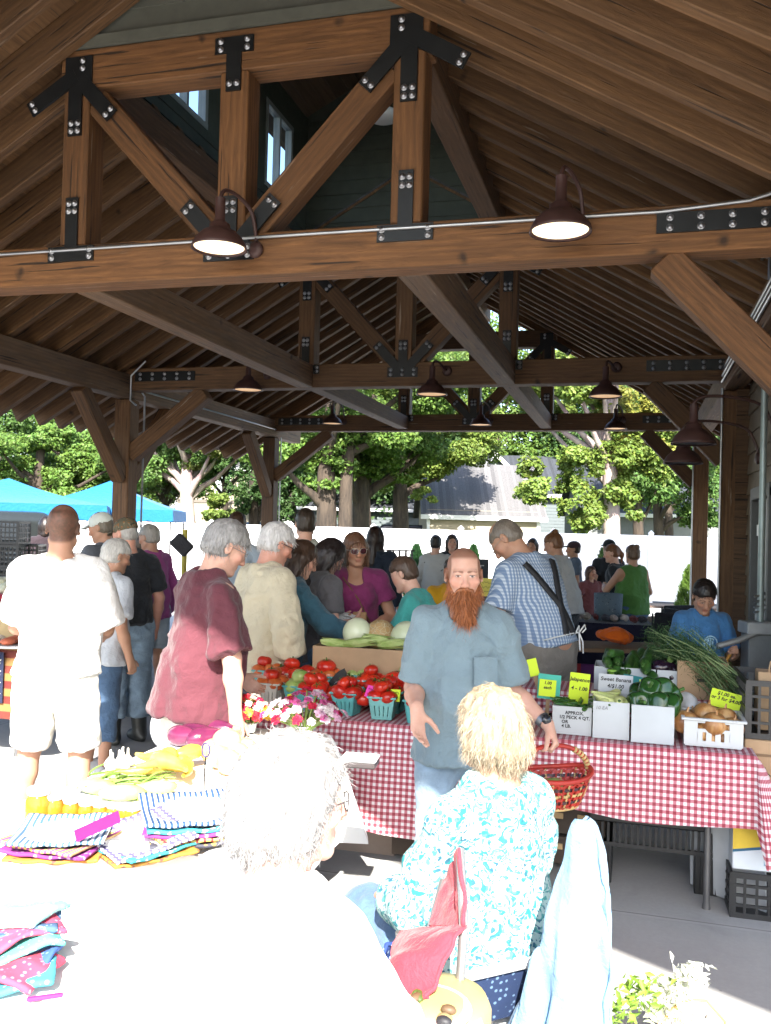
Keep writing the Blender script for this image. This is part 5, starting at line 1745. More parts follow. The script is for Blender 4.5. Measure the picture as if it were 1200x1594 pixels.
# ---- checked shirt man with braces
K = person('man in a blue checked shirt and black braces bending behind the stall', spot(856, 5.75), YAW + .72, 1.90, skin=SK['t'], g=1.17, belly=.4, lean=.33, side=-.08, head=(.55, .5, 0),
           shirt=dict(mat=checkmat(), hem=.92, loose=.012, sr=.080, sleeve=.75, fold=.006), pants=dict(mat=KHAKI, r=.115, waist=1.05), shoes=(.03, .03, .03),
           hair=dict(col=(.24, .20, .16), style='balding', th=.006, n=700, sl=.018, low=-.04), glasses=dict(col=(.3, .28, .25), metal=.7), res=.006,
           arms=dict(L=dict(elbow=(-.29, .10, 1.12), wrist=(-.22, .3, 1.0)), R=dict(elbow=(.32, .12, 1.12), wrist=(.25, .33, 1.0))))
def on_back(K, x, z):
    """point on the back of the shirt at body coordinates x, z"""
    v, F = K['shirt_mesh']; v = v / K['s']; U = K['U']
    base = np.array(U((x, 0, z))); back = K['RL'] @ A3(0, -1, 0)
    r = v - base; along = r @ back; perp = np.linalg.norm(r - along[:, None] * back, axis=1)
    m = (perp < .03) & (along > 0)
    a = along[m].max() if m.any() else .13
    return Vector((base + back * (a + .006)) * K['s'])
br = MB()
def strap(pts, wd):
    P = []
    for i in range(len(pts) - 1):
        for k in range(6):
            u = k / 6; P.append((pts[i][0] * (1 - u) + pts[i + 1][0] * u, pts[i][1] * (1 - u) + pts[i + 1][1] * u))
    P.append(pts[-1]); Q = [on_back(K, *p) for p in P]
    for _ in range(2): Q = [Q[0]] + [(Q[i - 1] + Q[i] * 2 + Q[i + 1]) / 4 for i in range(1, len(Q) - 1)] + [Q[-1]]
    bk = Vector(K['RL'] @ A3(0, -1, 0)); vs = []
    for i, q in enumerate(Q):
        t_ = (Q[min(i + 1, len(Q) - 1)] - Q[max(i - 1, 0)]).normalized(); sd = t_.cross(bk).normalized() * wd
        vs += [q - sd + bk * .004, q + sd + bk * .004, q - sd - bk * .01, q + sd - bk * .01]
    n_ = len(Q)
    fs = [(4 * i, 4 * i + 1, 4 * i + 5, 4 * i + 4) for i in range(n_ - 1)] + [(4 * i + 1, 4 * i + 3, 4 * i + 7, 4 * i + 5) for i in range(n_ - 1)] + [(4 * i + 2, 4 * i, 4 * i + 4, 4 * i + 6) for i in range(n_ - 1)]
    br.add(vs, fs, True)
strap([(-.13, 1.42), (-.04, 1.22), (.0, 1.14), (.05, .96)], .021); strap([(.12, 1.42), (.03, 1.22), (-.0, 1.12), (-.02, .96)], .021)
br.build('suspenders', plain((.012, .012, .014), .7), K['t'])
PLAID = K
# apron string and belt
bl = [Vector(on_back(K, x, .965)) for x in (-.17, -.1, -.03, .04, .11, .17)]
MB().tube(bl, .007, 6, flat=.6).build('apron_string', plain((.7, .7, .68)), K['t'])
bw = MB(); c0 = on_back(K, .11, .965) + Vector((0, -.01, 0))
for q in (((0, 0, 0), (.03, -.02, .05), (.055, -.01, .02), (.02, -.01, 0)), ((0, 0, 0), (-.03, -.02, .045), (-.05, -.01, .0), (-.01, 0, 0)), ((0, 0, 0), (.015, -.02, -.06), (.02, -.02, -.13)), ((0, 0, 0), (-.02, -.02, -.05), (-.012, -.02, -.11))):
    bw.tube([c0 + Vector(p) for p in q], .005, 6)
bw.build('apron_bow', plain((.75, .75, .73)), K['t'])
# ---- boy in blue
K = person('dark haired boy in a blue printed T-shirt looking down', spot(1095, 6.2), YAW + PI + .15, 1.44, skin=SK['t'], g=.95, shoulder=.95, head=(.55, -.25, 0), hs=1.08,
           shirt=dict(mat=fabric((.055, .17, .36), .1), hem=.84, sleeve=.8, sr=.08, loose=.03), pants=dict(mat=JEAND), hair=dict(col=(.018, .012, .010), style='short', th=.014, n=900, sl=.03), res=.0065,
           arms=dict(L=dict(elbow=(-.24, .05, 1.15), wrist=(-.16, .25, 1.18), curl=1.2), R=dict(elbow=(.24, .02, 1.13), wrist=(.15, .22, 1.0), curl=.8)))
U, s = K['U'], K['s']
em = MB()
v, F = K['shirt_mesh']
def chest(K, x, z):
    v, F = K['shirt_mesh']; v = v / K['s']; base = np.array(K['U']((x, 0, z))); fr = K['RL'] @ A3(0, 1, 0)
    r = v - base; al = r @ fr; pe = np.linalg.norm(r - al[:, None] * fr, axis=1); m = (pe < .03) & (al > 0)
    return Vector((base + fr * ((al[m].max() if m.any() else .12) + .003)) * K['s'])
ring = [chest(K, -.01 + .058 * math.cos(a), 1.235 + .058 * math.sin(a)) for a in np.linspace(0, 2 * PI, 20)[:-1]]
em.tube(ring, .0055, 4, closed=True)
for q in (((-.045, 1.20), (-.02, 1.225), (-.03, 1.25)), ((-.005, 1.195), (.0, 1.23), (-.01, 1.26)), ((.02, 1.2), (.025, 1.235), (.012, 1.262)), ((-.035, 1.265), (.0, 1.275), (.03, 1.26))):
    em.tube([chest(K, *p) for p in q], .008, 4)
em.build('shirt_print', plain((.35, .55, .68), .8), K['t'])

# ---- the bearded man
RED = (.36, .125, .045)
z = ztop(715, 855, 3.5)
K = person('bearded man in a grey blue pocket T-shirt walking with a red woven basket', spot(724, 3.9), YAW + PI + .02, 1.665, skin=(.56, .33, .245), g=.98, belly=.35, shoulder=.90, head=(.06, -.03, 0.02),
           shirt=dict(mat=fabric((.165, .225, .255), .09), hem=.80, loose=.03, sr=.074, sleeve=.90, fold=.013, neck=.10, neckf=.05, neckz=.012), pants=dict(mat=JEANL, r=.11), shoes=(.06, .05, .04),
           hair=dict(style='bald', col=(.30, .13, .06), brow=(.13, .05, .025)), beard=dict(col=RED, len=.125, n=3600, sl=.055, tail=.085), stubble=((.13, .050, .022), .88, .85), res=.0042,
           legs=dict(L=((-.11, .05, .50), (-.13, .02, .085), 0), R=((.11, .02, .50), (.13, -.05, .085), 0)),
           arms=dict(R=dict(elbow=(.215, -.0, 1.12), wrist=(.215, .27, 1.06), d=(-.06, .34, -.94), n=(-.55, .75, .2), th=(-.85, .35, .1), curl=.32, spread=.06, topen=.9, curls=(.22, .32, .42, .5)),
                     L=dict(elbow=(-.225, -.02, 1.12), wrist=(-.37, .16, .985), d=(-.30, .45, -.80), n=(.8, -.1, -.45), th=(.2, .9, .1), curl=1.25, topen=.5)),
           extra=dict(paint=[(lambda h, J, U, o=o, q=q: ('c', J['L'][1] + (J['L'][2] - J['L'][1]) * o + A3(*q), J['L'][1] + (J['L'][2] - J['L'][1]) * (o + .2) + A3(*q) * .6, .003, .003, 0, 1, None, None), (.12, .09, .10), .006, .75) for o, q in ((-.15, (-.02, .04, 0)), (.1, (0, .045, .0)), (.3, (-.03, .03, 0)), (.2, (-.015, .04, .01)))]
                      + [(lambda h, J, U, o=o, q=q: ('c', J['R'][1] + (J['R'][2] - J['R'][1]) * o + A3(*q), J['R'][1] + (J['R'][2] - J['R'][1]) * (o + .25) + A3(*q), .004, .004, 0, 1, None, None), (.16, .11, .11), .008, .6) for o, q in ((0, (.02, .035, 0)), (.15, (-.01, .04, 0)), (.25, (.03, .02, 0)))]))
BEARD = K
# pocket
pk = []
for i in range(7):
    for j in range(8):
        pk.append(chest(K, -.145 + .018 * i - .0, 1.275 - .018 * j - (.012 * (1 - abs(i - 3) / 3) if j == 7 else 0)))
fs = [(i * 8 + j, i * 8 + j + 1, i * 8 + j + 9, i * 8 + j + 8) for i in range(6) for j in range(7)]
pm = MB(); off = Vector(K['RL'] @ A3(0, .004, 0)); pm.add([p + off for p in pk] + [p - off * 2 for p in pk], fs + [tuple(x + 56 for x in reversed(f)) for f in fs], True)
edge = [i * 8 for i in range(7)] + [48 + j for j in range(1, 8)] + [i * 8 + 7 for i in range(5, -1, -1)] + [j for j in range(6, 0, -1)]
pm.tube([pk[i] + off for i in edge], .0028, 5, closed=True)
pm.build('pocket', fabric((.165, .225, .255), .09), K['t'])
w_, e_ = K['J']['L'][2] * K['s'], K['J']['L'][1] * K['s']; ax = unit(w_ - e_)
wb = MB().tube([Vector(w_ - ax * .038), Vector(w_ - ax * .012)], [.034, .033], 16)
wt = wb.build('watch', plain((.20, .20, .21), .3, metal=.8), K['t'])
MB().lathe([(0, .012), (.018, .011), (.021, .006), (.021, 0), (0, 0)], 20, m=Matrix.Translation(Vector(w_ - ax * .025 + A3(-.006, .031, .012))) @ Vector((-.2, 1, .4)).to_track_quat('Z', 'Y').to_matrix().to_4x4()).build('dial', plain((.015, .016, .02), .15), wt)

# ---- turquoise blouse woman, seated
TURQ = splotch((.34, .47, .45), ((.015, .17, .18), (.30, .40, .37), (.06, .27, .25), (.02, .10, .16)), 26, .36)
sp = spot(780, 2.62)
K = person('seated blonde woman from behind in a turquoise floral blouse and jeans', sp, YAW + .62, 1.70, skin=SK['t'], g=1.0, belly=.6, hips=1.05, shoulder=.88, bust=.4, seat=True, lean=.02, head=(.05, .05, 0),
           shirt=dict(mat=TURQ, hem=.98, sleeve=1.55, sr=.072, loose=.02, name='blouse', fold=.014), pants=dict(mat=JEAN, r=.115, rk=.09), shoes=(.2, .2, .2),
           hair=dict(col=(.33, .265, .18), style='curly', len=.062, n=7000, sl=.040, sw=.0007, grav=.8, down=.6, lift=.22, spread=.26, curl=.006, th=.011, wave=.009, colv=.55, base=.8, tips=(.44, .37, .28), crown=(.0, -.05, .12)), res=.006, face=False,
           legs=dict(L=((-.13, .46, .52), (-.12, .40, .085), 0), R=((.13, .46, .52), (.12, .42, .085), 0)),
           arms=dict(L=dict(elbow=(-.235, .07, 1.13), wrist=(-.16, .30, 1.08), d=(.7, .5, -.2), n=(0, 0, -1), th=(.3, .9, 0), curl=.8), R=dict(elbow=(.225, .06, 1.13), wrist=(.08, .27, 1.08), d=(-.7, .5, -.1), n=(0, 0, -1), th=(-.3, .9, 0), curl=.8)))
SEAT1 = K
# ---- white blouse woman, foreground
FLOR = splotch((.83, .84, .83), ((.55, .72, .70), (.72, .60, .62), (.6, .66, .75)), 13, .06)
K = person('white haired woman from behind in a white blouse seated at the fabric table', spot(460, 1.80), YAW - .85, 1.75, skin=SK['w'], g=1.12, belly=.9, hips=1.2, seat=True, lean=.0, head=(.05, -.25, 0),
           shirt=dict(mat=FLOR, hem=.98, sleeve=1.2, sr=.10, loose=.05, name='blouse', fold=.012, off=.024), pants=dict(mat=fabric((.70, .70, .68), .04), r=.115), shoes=(.6, .6, .6),
           hair=dict(col=(.30, .29, .285), style='curly', len=.07, n=7000, sl=.034, sw=.0007, grav=.5, down=.5, lift=.25, spread=.35, curl=.008, th=.014, wave=.008, base=.9), glasses=dict(col=(.05, .04, .04)), res=.0065,
           legs=dict(L=((-.13, .46, .52), (-.12, .40, .085), 0), R=((.13, .46, .52), (.12, .42, .085), 0)),
           arms=dict(L=dict(elbow=(-.32, .07, 1.13), wrist=(-.09, .27, 1.075), curl=.8), R=dict(elbow=(.33, .04, 1.13), wrist=(.10, .27, 1.08), curl=.8)))
SEAT2 = K
# ================================================================== goods: builders
def xa(px, y, py=1150): return Yp(px, py, y).x
CARD = plain((.36, .24, .14), .85, .12, bump=.1); CARDD = plain((.20, .125, .07), .85, .15); WBOX = plain((.47, .50, .52), .7, .04)
BLKP = plain((.014, .015, .017), .45, .25); TEALP = plain((.085, .34, .34), .75, .15, bump=.2); WPL = plain((.52, .54, .55), .4, .04)
INK = plain((.012, .012, .014), .7); INKR = plain((.45, .03, .03), .7)
NEON = plain((.62, .80, .03), .7, .04); PINK = plain((.80, .05, .42), .7, .04)


def text(s, size, mat, parent, local, name='lettering', shear=0.0, align='CENTER', bold=0.0):
    cu = bpy.data.curves.new('t', 'FONT'); cu.body = s; cu.size = size; cu.align_x = align; cu.align_y = 'CENTER'; cu.shear = shear; cu.offset = bold; cu.extrude = .0006; cu.resolution_u = 2; cu.space_line = .95
    o = bpy.data.objects.new('t', cu); COL.objects.link(o)
    bpy.context.view_layer.update()
    me = bpy.data.meshes.new_from_object(o.evaluated_get(bpy.context.evaluated_depsgraph_get()))
    bpy.data.objects.remove(o); bpy.data.curves.remove(cu)
    me.materials.clear(); me.materials.append(mat)
    return obj(name, me, parent, local=local)


FRONT = lambda x, y, z: Matrix.Translation((x, y, z)) @ Matrix.Rotation(PI / 2, 4, 'X')     # text facing -Y


def scribble(parent, w, rows, h, seed, mat=INK, th=.0012, y=-.003, x0=0, z0=0):
    r = random.Random(seed); m = MB()
    for k in range(rows):
        x = x0 - w / 2 * r.uniform(.7, 1); zc = z0 + h * ((rows - 1) / 2 - k) / max(rows, 1)
        pts = []
        while x < x0 + w / 2 * r.uniform(.75, 1):
            pts.append((x, y, zc + r.uniform(-1, 1) * h / rows * .26)); x += w * r.uniform(.025, .06)
        m.tube(pts, th, 4)
    return m.build('handwriting', mat, parent)


def card(label, loc, w, h, mat, rz=0.0, tilt=-.15, roll=0.0, lines=(), size=.03, seed=0, scrib=0, ink=INK, group='price cards on the stall', stake=.12, bold=.0006):
    t = thing('price_card', label, 'price card', (0, 0, 0), 0, group)
    setxf(t, T(loc, rz, tilt) @ Matrix.Rotation(roll, 4, 'Y'))
    MB().box((0, 0, h / 2), (w, .003, h)).build('sheet', mat, t)
    if stake: MB().box((0, .004, -stake / 2 + h * .3), (.02, .003, stake + h * .6)).build('backing', CARD, t)
    if lines:
        n = len(lines)
        for i, l in enumerate(lines):
            text(l, size, ink, t, FRONT(0, -.0022, h * (.80 - .27 * i) if n > 1 else h * .5), shear=.15, bold=bold)
    if scrib: scribble(t, w * .8, scrib, h * .8, seed, ink, z0=h / 2)
    return t


def obox(name, label, cat, loc, w, d, h, mat, rz=0, group=None, th=.006, flaps=False, inner=None):
    """open cardboard box: floor and four butted walls"""
    t = thing(name, label, cat, loc, rz, group)
    b = MB()
    b.box((0, 0, th / 2), (w, d, th))
    b.box((0, -d / 2 + th / 2, th + (h - th) / 2), (w, th, h - th)); b.box((0, d / 2 - th / 2, th + (h - th) / 2), (w, th, h - th))
    for s in (-1, 1): b.box((s * (w / 2 - th / 2), 0, th + (h - th) / 2), (th, d - 2 * th, h - th))
    if flaps:
        for s in (-1, 1):
            b.add([(s * w / 2, -d / 2 + .01, h), (s * w / 2, d / 2 - .01, h), (s * (w / 2 + .05), d / 2 - .02, h - .10), (s * (w / 2 + .05), -d / 2 + .02, h - .10)], [(0, 1, 2, 3)])
    b.build('carton', mat, t)
    return t


def crate(label, loc, w, d, h, mat, rz=0, group='plastic crates', name='plastic_crate', rows=4, lid=False):
    t = thing(name, label, 'crate', loc, rz, group); b = MB(); th = .012
    for k in range(rows + 1):
        z = .012 + (h - .024) * k / rows; hh = .026 if k in (0, rows) else .012
        for s in (-1, 1):
            b.box((0, s * (d / 2 - th / 2), z), (w, th, hh)); b.box((s * (w / 2 - th / 2), 0, z), (th - .001, d - 2 * th, hh))
    n = max(4, int(w / .05))
    for i in range(n + 1):
        x = -w / 2 + .012 + (w - .024) * i / n
        for s in (-1, 1): b.box((x, s * (d / 2 - th / 2 - .001), h / 2), (.012 if 0 < i < n else .03, th - .003, h - .03))
    n2 = max(3, int(d / .05))
    for i in range(1, n2):
        y = -d / 2 + d * i / n2
        for s in (-1, 1): b.box((s * (w / 2 - th / 2 - .001), y, h / 2), (th - .004, .012, h - .03))
    b.box((0, 0, .006), (w - .03, d - .03, .008))
    if lid: b.box((0, 0, h - .004), (w - .03, d - .03, .006))
    b.build('shell', mat, t)
    return t


def sphere_mesh(name, fn, mat, n=18, k=12, stem=None, mats=None):
    """closed surface r(theta, phi) -> point"""
    m = MB(); vs = [fn(0, 0)]
    for i in range(1, k):
        for j in range(n): vs.append(fn(PI * i / k, 2 * PI * j / n))
    vs.append(fn(PI, 0))
    fs = [(0, 1 + j, 1 + (j + 1) % n) for j in range(n)]
    for i in range(k - 2):
        o = 1 + i * n; fs += [(o + j, o + n + j, o + n + (j + 1) % n, o + (j + 1) % n) for j in range(n)]
    o = 1 + (k - 2) * n; e = len(vs) - 1; fs += [(o + j, e, o + (j + 1) % n) for j in range(n)]
    m.add(vs, fs, True)
    if stem: stem(m)
    return m.mesh(name, mats or [mat])


def veg(name, label, cat, me, world, group=None):
    o = obj(name, me, None, world=world); return tag(o, label, cat, group)


def skin2(c1, c2, sc=12, rough=.28, spots=None, rnd=.25):
    n = NT('produce_skin'); v = n.coords('Object', rnd=11); f = n.noise(v, sc, 4, .6)
    c = n.ramp(f, [(.35, c1), (.65, c2)])
    if spots: c = n.mix(n.ramp(n.noise(v, sc * 5, 3), [(.6, 0.), (.68, 1.)]), c, spots)
    oi = n.node('ShaderNodeObjectInfo'); h = n.node('ShaderNodeHueSaturation'); n.link(c, h.inputs['Color'])
    n.link(n.math('ADD', n.math('MULTIPLY', oi.outputs['Random'], rnd), 1 - rnd / 2), h.inputs['Value'])
    n.col(h.outputs[0]); n.set(Roughness=rough); n.bump(f, .08, .004); return n.m


def tom(R, f=.8, lob=5, amp=.035):
    def fn(a, b):
        r = R * (1 + amp * math.cos(lob * b) * math.sin(a) ** 2 - .14 * math.exp(-(a / .35) ** 2))
        return (r * math.sin(a) * math.cos(b), r * math.sin(a) * math.sin(b), r * math.cos(a) * f)
    return fn
CAL = plain((.05, .12, .02), .7)
def calyx(R):
    def st(m):
        for i in range(5):
            a = i * 1.257; m.add([(0, 0, R * .7), (.3 * R * math.cos(a - .25), .3 * R * math.sin(a - .25), R * .74), (.6 * R * math.cos(a), .6 * R * math.sin(a), R * .70), (.3 * R * math.cos(a + .25), .3 * R * math.sin(a + .25), R * .74)], [(0, 1, 2, 3)], mi=1)
        m.tube([(0, 0, R * .66), (.1 * R, 0, R * .95)], .004, 5, mi=1)
    return st
REDM = skin2((.42, .012, .008), (.58, .035, .012)); GRNM = skin2((.20, .34, .07), (.34, .44, .15)); ORGM = skin2((.50, .075, .02), (.60, .16, .04))
TR = [sphere_mesh('tomato', tom(.040, .82), REDM, stem=calyx(.04), mats=[REDM, CAL]), sphere_mesh('tomato', tom(.048, .74, 6, .05), REDM, stem=calyx(.048), mats=[REDM, CAL])]
TG = [sphere_mesh('tomato', tom(.041, .85), GRNM), sphere_mesh('tomato', tom(.045, .8, 5, .05), GRNM)]
TO = [sphere_mesh('tomato', tom(.047, .76, 6, .05), ORGM)]


# ================================================================== gingham stall
def gingham():
    n = NT('gingham'); tc = n.node('ShaderNodeTexCoord'); s = n.sep(tc.outputs['UV'])
    def st(o): return n.ramp(n.math('FRACT', n.math('DIVIDE', o, .030)), [(.47, 0.), (.53, 1.)])
    a, b = st(s[0]), st(s[1])
    k = n.math('MULTIPLY', n.math('ADD', a, b), .5)
    c = n.ramp(k, [(.0, (.74, .72, .73)), (.5, (.50, .17, .21)), (1.0, (.27, .010, .032))])
    v = n.coords('Object'); c = n.mix(n.math('MULTIPLY', n.noise(v, 7, 4), .12), c, (.45, .4, .4))
    n.col(c); n.set(Roughness=.75); n.bump(n.math('ADD', n.noise(v, 9, 4), n.math('MULTIPLY', n.noise(v, 400, 2), .3)), .35, .008); return n.m


def tablecloth(name, label, x0, x1, y0, y1, z, drop, mat, sides='FR', fold=.018, seed=0, flare=.05, dropfn=None, per=.27):
    """cloth lying on a table with a hanging skirt along the listed sides (F front, R +x side, B back, L -x side)"""
    rr = .035; path = []
    cor = [(x0, y0), (x1, y0), (x1, y1), (x0, y1)]; nr = [(0, -1), (1, 0), (0, 1), (-1, 0)]
    order = ['F', 'R', 'B', 'L']
    use = [order.index(q) for q in order if q in sides]
    V = []; Fc = []; UV = []
    nx, ny = 40, 14
    for i in range(nx + 1):
        for j in range(ny + 1):
            x, y = x0 + (x1 - x0) * i / nx, y0 + (y1 - y0) * j / ny
            V.append((x, y, z + .003 * vnoise(np.array([[x * 5, y * 5, 0]]), seed)[0])); UV.append((x, y))
    for i in range(nx):
        for j in range(ny):
            a = i * (ny + 1) + j; Fc.append((a, a + ny + 1, a + ny + 2, a + 1))
    s = 0
    for e, k in enumerate(use):
        A, B = Vector(cor[k]), Vector(cor[(k + 1) % 4]); L = (B - A).length; n = int(L / .02)
        for i in range(n + 1): path.append((A.lerp(B, i / n), Vector(nr[k]), s + L * i / n, i / n, k))
        s += L
        if e + 1 < len(use) and use[e + 1] == k + 1:
            for i in range(1, 12):
                a = i / 12 * PI / 2; n0, n1 = Vector(nr[k]), Vector(nr[k + 1])
                path.append((B, (n0 * math.cos(a) + n1 * math.sin(a)), s + .42 * i / 12, -1, k)); 
            s += .42
    nt = 16; base = len(V)
    for P, N, ss, u, k in path:
        dp = dropfn(P.x, P.y, u, k) if dropfn else drop
        for j in range(nt + 1):
            t = j / nt; d = dp * t
            w = math.sin(ss / per * 2 * PI + 1.3 * math.sin(ss * 3.1 + seed)) * .6 + float(vnoise(np.array([[ss * 5, t * 1.2, seed]]), 3)[0]) * .9
            corner = 1.0 if u == -1 else 0.0
            out = (flare * t + fold * (w + .6) * t ** .8) + corner * .14 * t + (.024 * (1 - math.exp(-t * 12)))
            zz = z - d + .001 * (j == 0)
            V.append((P.x + N.x * out, P.y + N.y * out, zz)); UV.append((ss + (x0 if use[0] == 0 else 0), y0 - d))
    m = len(path)
    for i in range(m - 1):
        for j in range(nt):
            a = base + i * (nt + 1) + j; Fc.append((a, a + 1, a + nt + 2, a + nt + 1))
    Fc = np.array(Fc); uv = np.array(UV)[Fc.ravel()]
    me = npmesh(name, np.array(V), Fc, mat, smooth=True, uv=uv)
    return tag(obj(name, me), label, 'tablecloth')


def ftable(label, x0, x1, y0, y1, z, group='folding tables', legs=None):
    t = thing('folding_table', label, 'table', ((x0 + x1) / 2, (y0 + y1) / 2, 0), 0, group)
    w, d = x1 - x0, y1 - y0
    MB().box((0, 0, z - .025), (w - .02, d - .02, .04), ch=.01).build('tabletop', plain((.5, .5, .48), .5, .05), t)
    for sx in (-1, 1):
        for sy in (-1, 1):
            MB().tube([(0, 0, 0), (0, 0, .03), (0, 0, z - .05)], [.020, .016, .016], 10).build('leg', plain((.12, .12, .125), .4, .1, metal=.5), t, local=Matrix.Translation((sx * (w / 2 - .16), sy * (d / 2 - .10), 0)))
        MB().tube([(sx * (w / 2 - .16), -(d / 2 - .1), .35), (sx * (w / 2 - .16), d / 2 - .1, .35)], .012, 8).build('crossbar', plain((.12, .12, .125), .4, .1, metal=.5), t)
    return t


TZ = .75
YF = 4.40
ftable('folding table under the red gingham cloth', -2.0, .52, YF, 5.2, TZ)
GING = gingham()
def gdrop(x, y, u, k):
    if k == 0 and u >= 0: return .525 - .21 / (1 + math.exp(-(x + .68) * 14)) + .02 * math.sin(x * 6 + 1) + .05 * max(0, x - .25)
    return .44 if u == -1 else .40
tablecloth('gingham_tablecloth', 'red and white gingham tablecloth hanging from the produce stall', -2.02, .55, YF - .02, 5.22, TZ + .006, .5, GING, 'FR', .012, 2, .03, gdrop, .33)

# ---- baskets of tomatoes
def pulp_basket():
    m = MB(); b0, b1, h = .088, .118, .098
    for q in range(4):
        R_ = Matrix.Rotation(q * PI / 2, 4, 'Z')
        def quad(x0, x1, z0, z1, y_):
            f = lambda z: (b0 + (b1 - b0) * z / h) / 2
            o = .0045
            pts = [(x0 * f(z0) / (b1 / 2), -f(z0), z0), (x1 * f(z0) / (b1 / 2), -f(z0), z0), (x1 * f(z1) / (b1 / 2), -f(z1), z1), (x0 * f(z1) / (b1 / 2), -f(z1), z1)]
            pts += [(x, y + o, z) for x, y, z in pts]
            m.add(pts, [(0, 1, 2, 3), (7, 6, 5, 4), (0, 4, 5, 1), (1, 5, 6, 2), (2, 6, 7, 3), (3, 7, 4, 0)], m=R_)
        H = b1 / 2
        quad(-H, H, 0, .016, 0); quad(-H, H, .062, h, 0)
        xs = [-H, -H * .62, -H * .55, -H * .22, -H * .15, H * .15, H * .22, H * .55, H * .62, H]
        for i in range(0, 10, 2): quad(xs[i], xs[i + 1], .016, .062, 0)
        m.tube([(-H - .002, -H - .002, h), (H + .002, -H - .002, h)], .005, 6, m=R_)
    m.box((0, 0, .004), (b0 - .004, b0 - .004, .006))
    return m
PB = pulp_basket()
PBM = [PB.mesh('basket', TEALP), PB.mesh('basket', plain((.16, .40, .38), .75, .15, bump=.2)), PB.mesh('basket', plain((.52, .50, .44), .8, .1))]
rB = random.Random(4)
bk = [(422, 4.62, 2, 'o'), (466, 4.60, 0, 'g'), (541, 4.52, 0, 'r'), (597, 4.49, 1, 'r'), (653, 4.47, 0, 'r'), (705, 4.47, 1, 'o'),
      (505, 4.80, 0, 'o'), (575, 4.76, 1, 'r'), (610, 4.66, 0, 'r'), (668, 4.64, 1, 'r'), (630, 4.86, 0, 'g'), (690, 4.82, 0, 'g'), (560, 4.90, 0, 'g'), (450, 4.80, 2, 'r'), (488, 4.56, 0, 'r'), (415, 4.84, 1, 'o')]
names = {0: 'teal pulp', 1: 'pale teal pulp', 2: 'cream'}
desc = ['leftmost of the row, heaped with orange tomatoes', 'holding big green tomatoes beside the black sign', 'front row basket of red tomatoes, nearest the flowers', 'front row basket between two brighter teal ones',
        'brightest front row basket by the bearded man', 'half hidden behind the hand of the bearded man', 'behind the black sign with large tomatoes', 'second row basket under the pink cards', 'second row basket just behind the front gap',
        'second row basket behind the brightest one', 'back row basket of green tomatoes by the melon box', 'back row basket of green tomatoes nearest the bearded man', 'back row basket of green tomatoes under the corn', 'back row basket of large red tomatoes by the cream shirt', 'front row basket of red tomatoes beside the green ones', 'far left back row basket of orange tomatoes']
TLAB = {'r': ('ripe red tomato heaped in the pulp baskets', 'ripe red tomatoes'), 'g': ('unripe green tomato heaped in the pulp baskets', 'green tomatoes'), 'o': ('large orange red tomato heaped in the pulp baskets', 'orange red tomatoes')}
for i, (px, y, m, c) in enumerate(bk):
    x = xa(px, y, 1100); z0 = TZ + .012 + (.0 if y < 4.7 else .03); rz = rB.uniform(-.12, .12)
    o = obj('pulp_basket', PBM[m], None, world=T((x, y, z0), rz, s=1.16)); tag(o, names[m] + ' berry basket, ' + desc[i], 'basket', 'berry baskets of tomatoes')
    src = dict(r=TR, g=TG, o=TO)[c]
    for k in range(6 if y < 4.7 else 5):
        if k < 4: dx, dy, dz = ((-1, -1), (1, -1), (-1, 1), (1, 1))[k][0] * .033, ((-1, -1), (1, -1), (-1, 1), (1, 1))[k][1] * .033, .112
        else: dx, dy, dz = rB.uniform(-.02, .02), (k - 4.5) * .05 * (1 if y < 4.7 else 0), .162
        cc = src
        if c == 'o' and k == 4: cc = TR
        veg('tomato', TLAB[c][0] if cc is src else TLAB['r'][0], 'tomato', rB.choice(cc), T((x + dx + rB.uniform(-.006, .006), y + dy, z0 + dz), rB.uniform(0, 6), rB.uniform(-.7, .3), rB.uniform(-.5, .5), rB.uniform(.88, 1.12)), TLAB[c][1] if cc is src else TLAB['r'][1])
# loose big tomatoes on the heap
for px, py, y in ((482, 1046, 4.85), (500, 1060, 4.8), (440, 1060, 4.82), (470, 1060, 4.9), (520, 1062, 4.86), (545, 1060, 4.84), (592, 1062, 4.80), (618, 1056, 4.84), (650, 1058, 4.8), (640, 1064, 4.72), (582, 1068, 4.66), (515, 1080, 4.6), (566, 1086, 4.54)):
    p = Yp(px, py, y); veg('tomato', 'ripe red tomato heaped in the pulp baskets', 'tomato', TR[1], T(p, rB.uniform(0, 6), -.3, .2, 1.12), 'ripe red tomatoes')
# black sign and small cards among the tomatoes
p = Yp(520, 1075, 4.66); t = thing('chalk_sign', 'black fin shaped sign with chalk script among the tomatoes', 'sign', p)
pts = [(-.075, -.03), (-.02, -.03), (.05, -.02), (.068, .10), (.055, .125), (.02, .105), (-.02, .06)]
MB().prism(pts, -.004, .004).build('board', BLKP, t)
scribble(t, .05, 1, .03, 3, plain((.5, .5, .48)), .0009, -.0055, .022, .045)
for i, (px, py, y, mt, lab) in enumerate(((574, 1086, 4.5, PINK, 'hot pink price card, the lower of two pink ones among the tomatoes'), (590, 1080, 4.52, PINK, 'hot pink price card, the upper of two pink ones among the tomatoes'),
        (614, 1092, 4.46, NEON, 'neon yellow price card leaning on red tomatoes in the front row'), (640, 1072, 4.55, NEON, 'small neon yellow price card by the hand of the bearded man'), (452, 1098, 4.5, NEON, 'narrow neon green card edge on among the green tomatoes'))):
    p = Yp(px, py, y); card(lab, p, .052 if i < 4 else .03, .062, mt, .2 - .1 * i, -.35, .3 - .15 * i, scrib=2, seed=i, stake=0, ink=INK if i > 1 else plain((.3, .0, .15)))

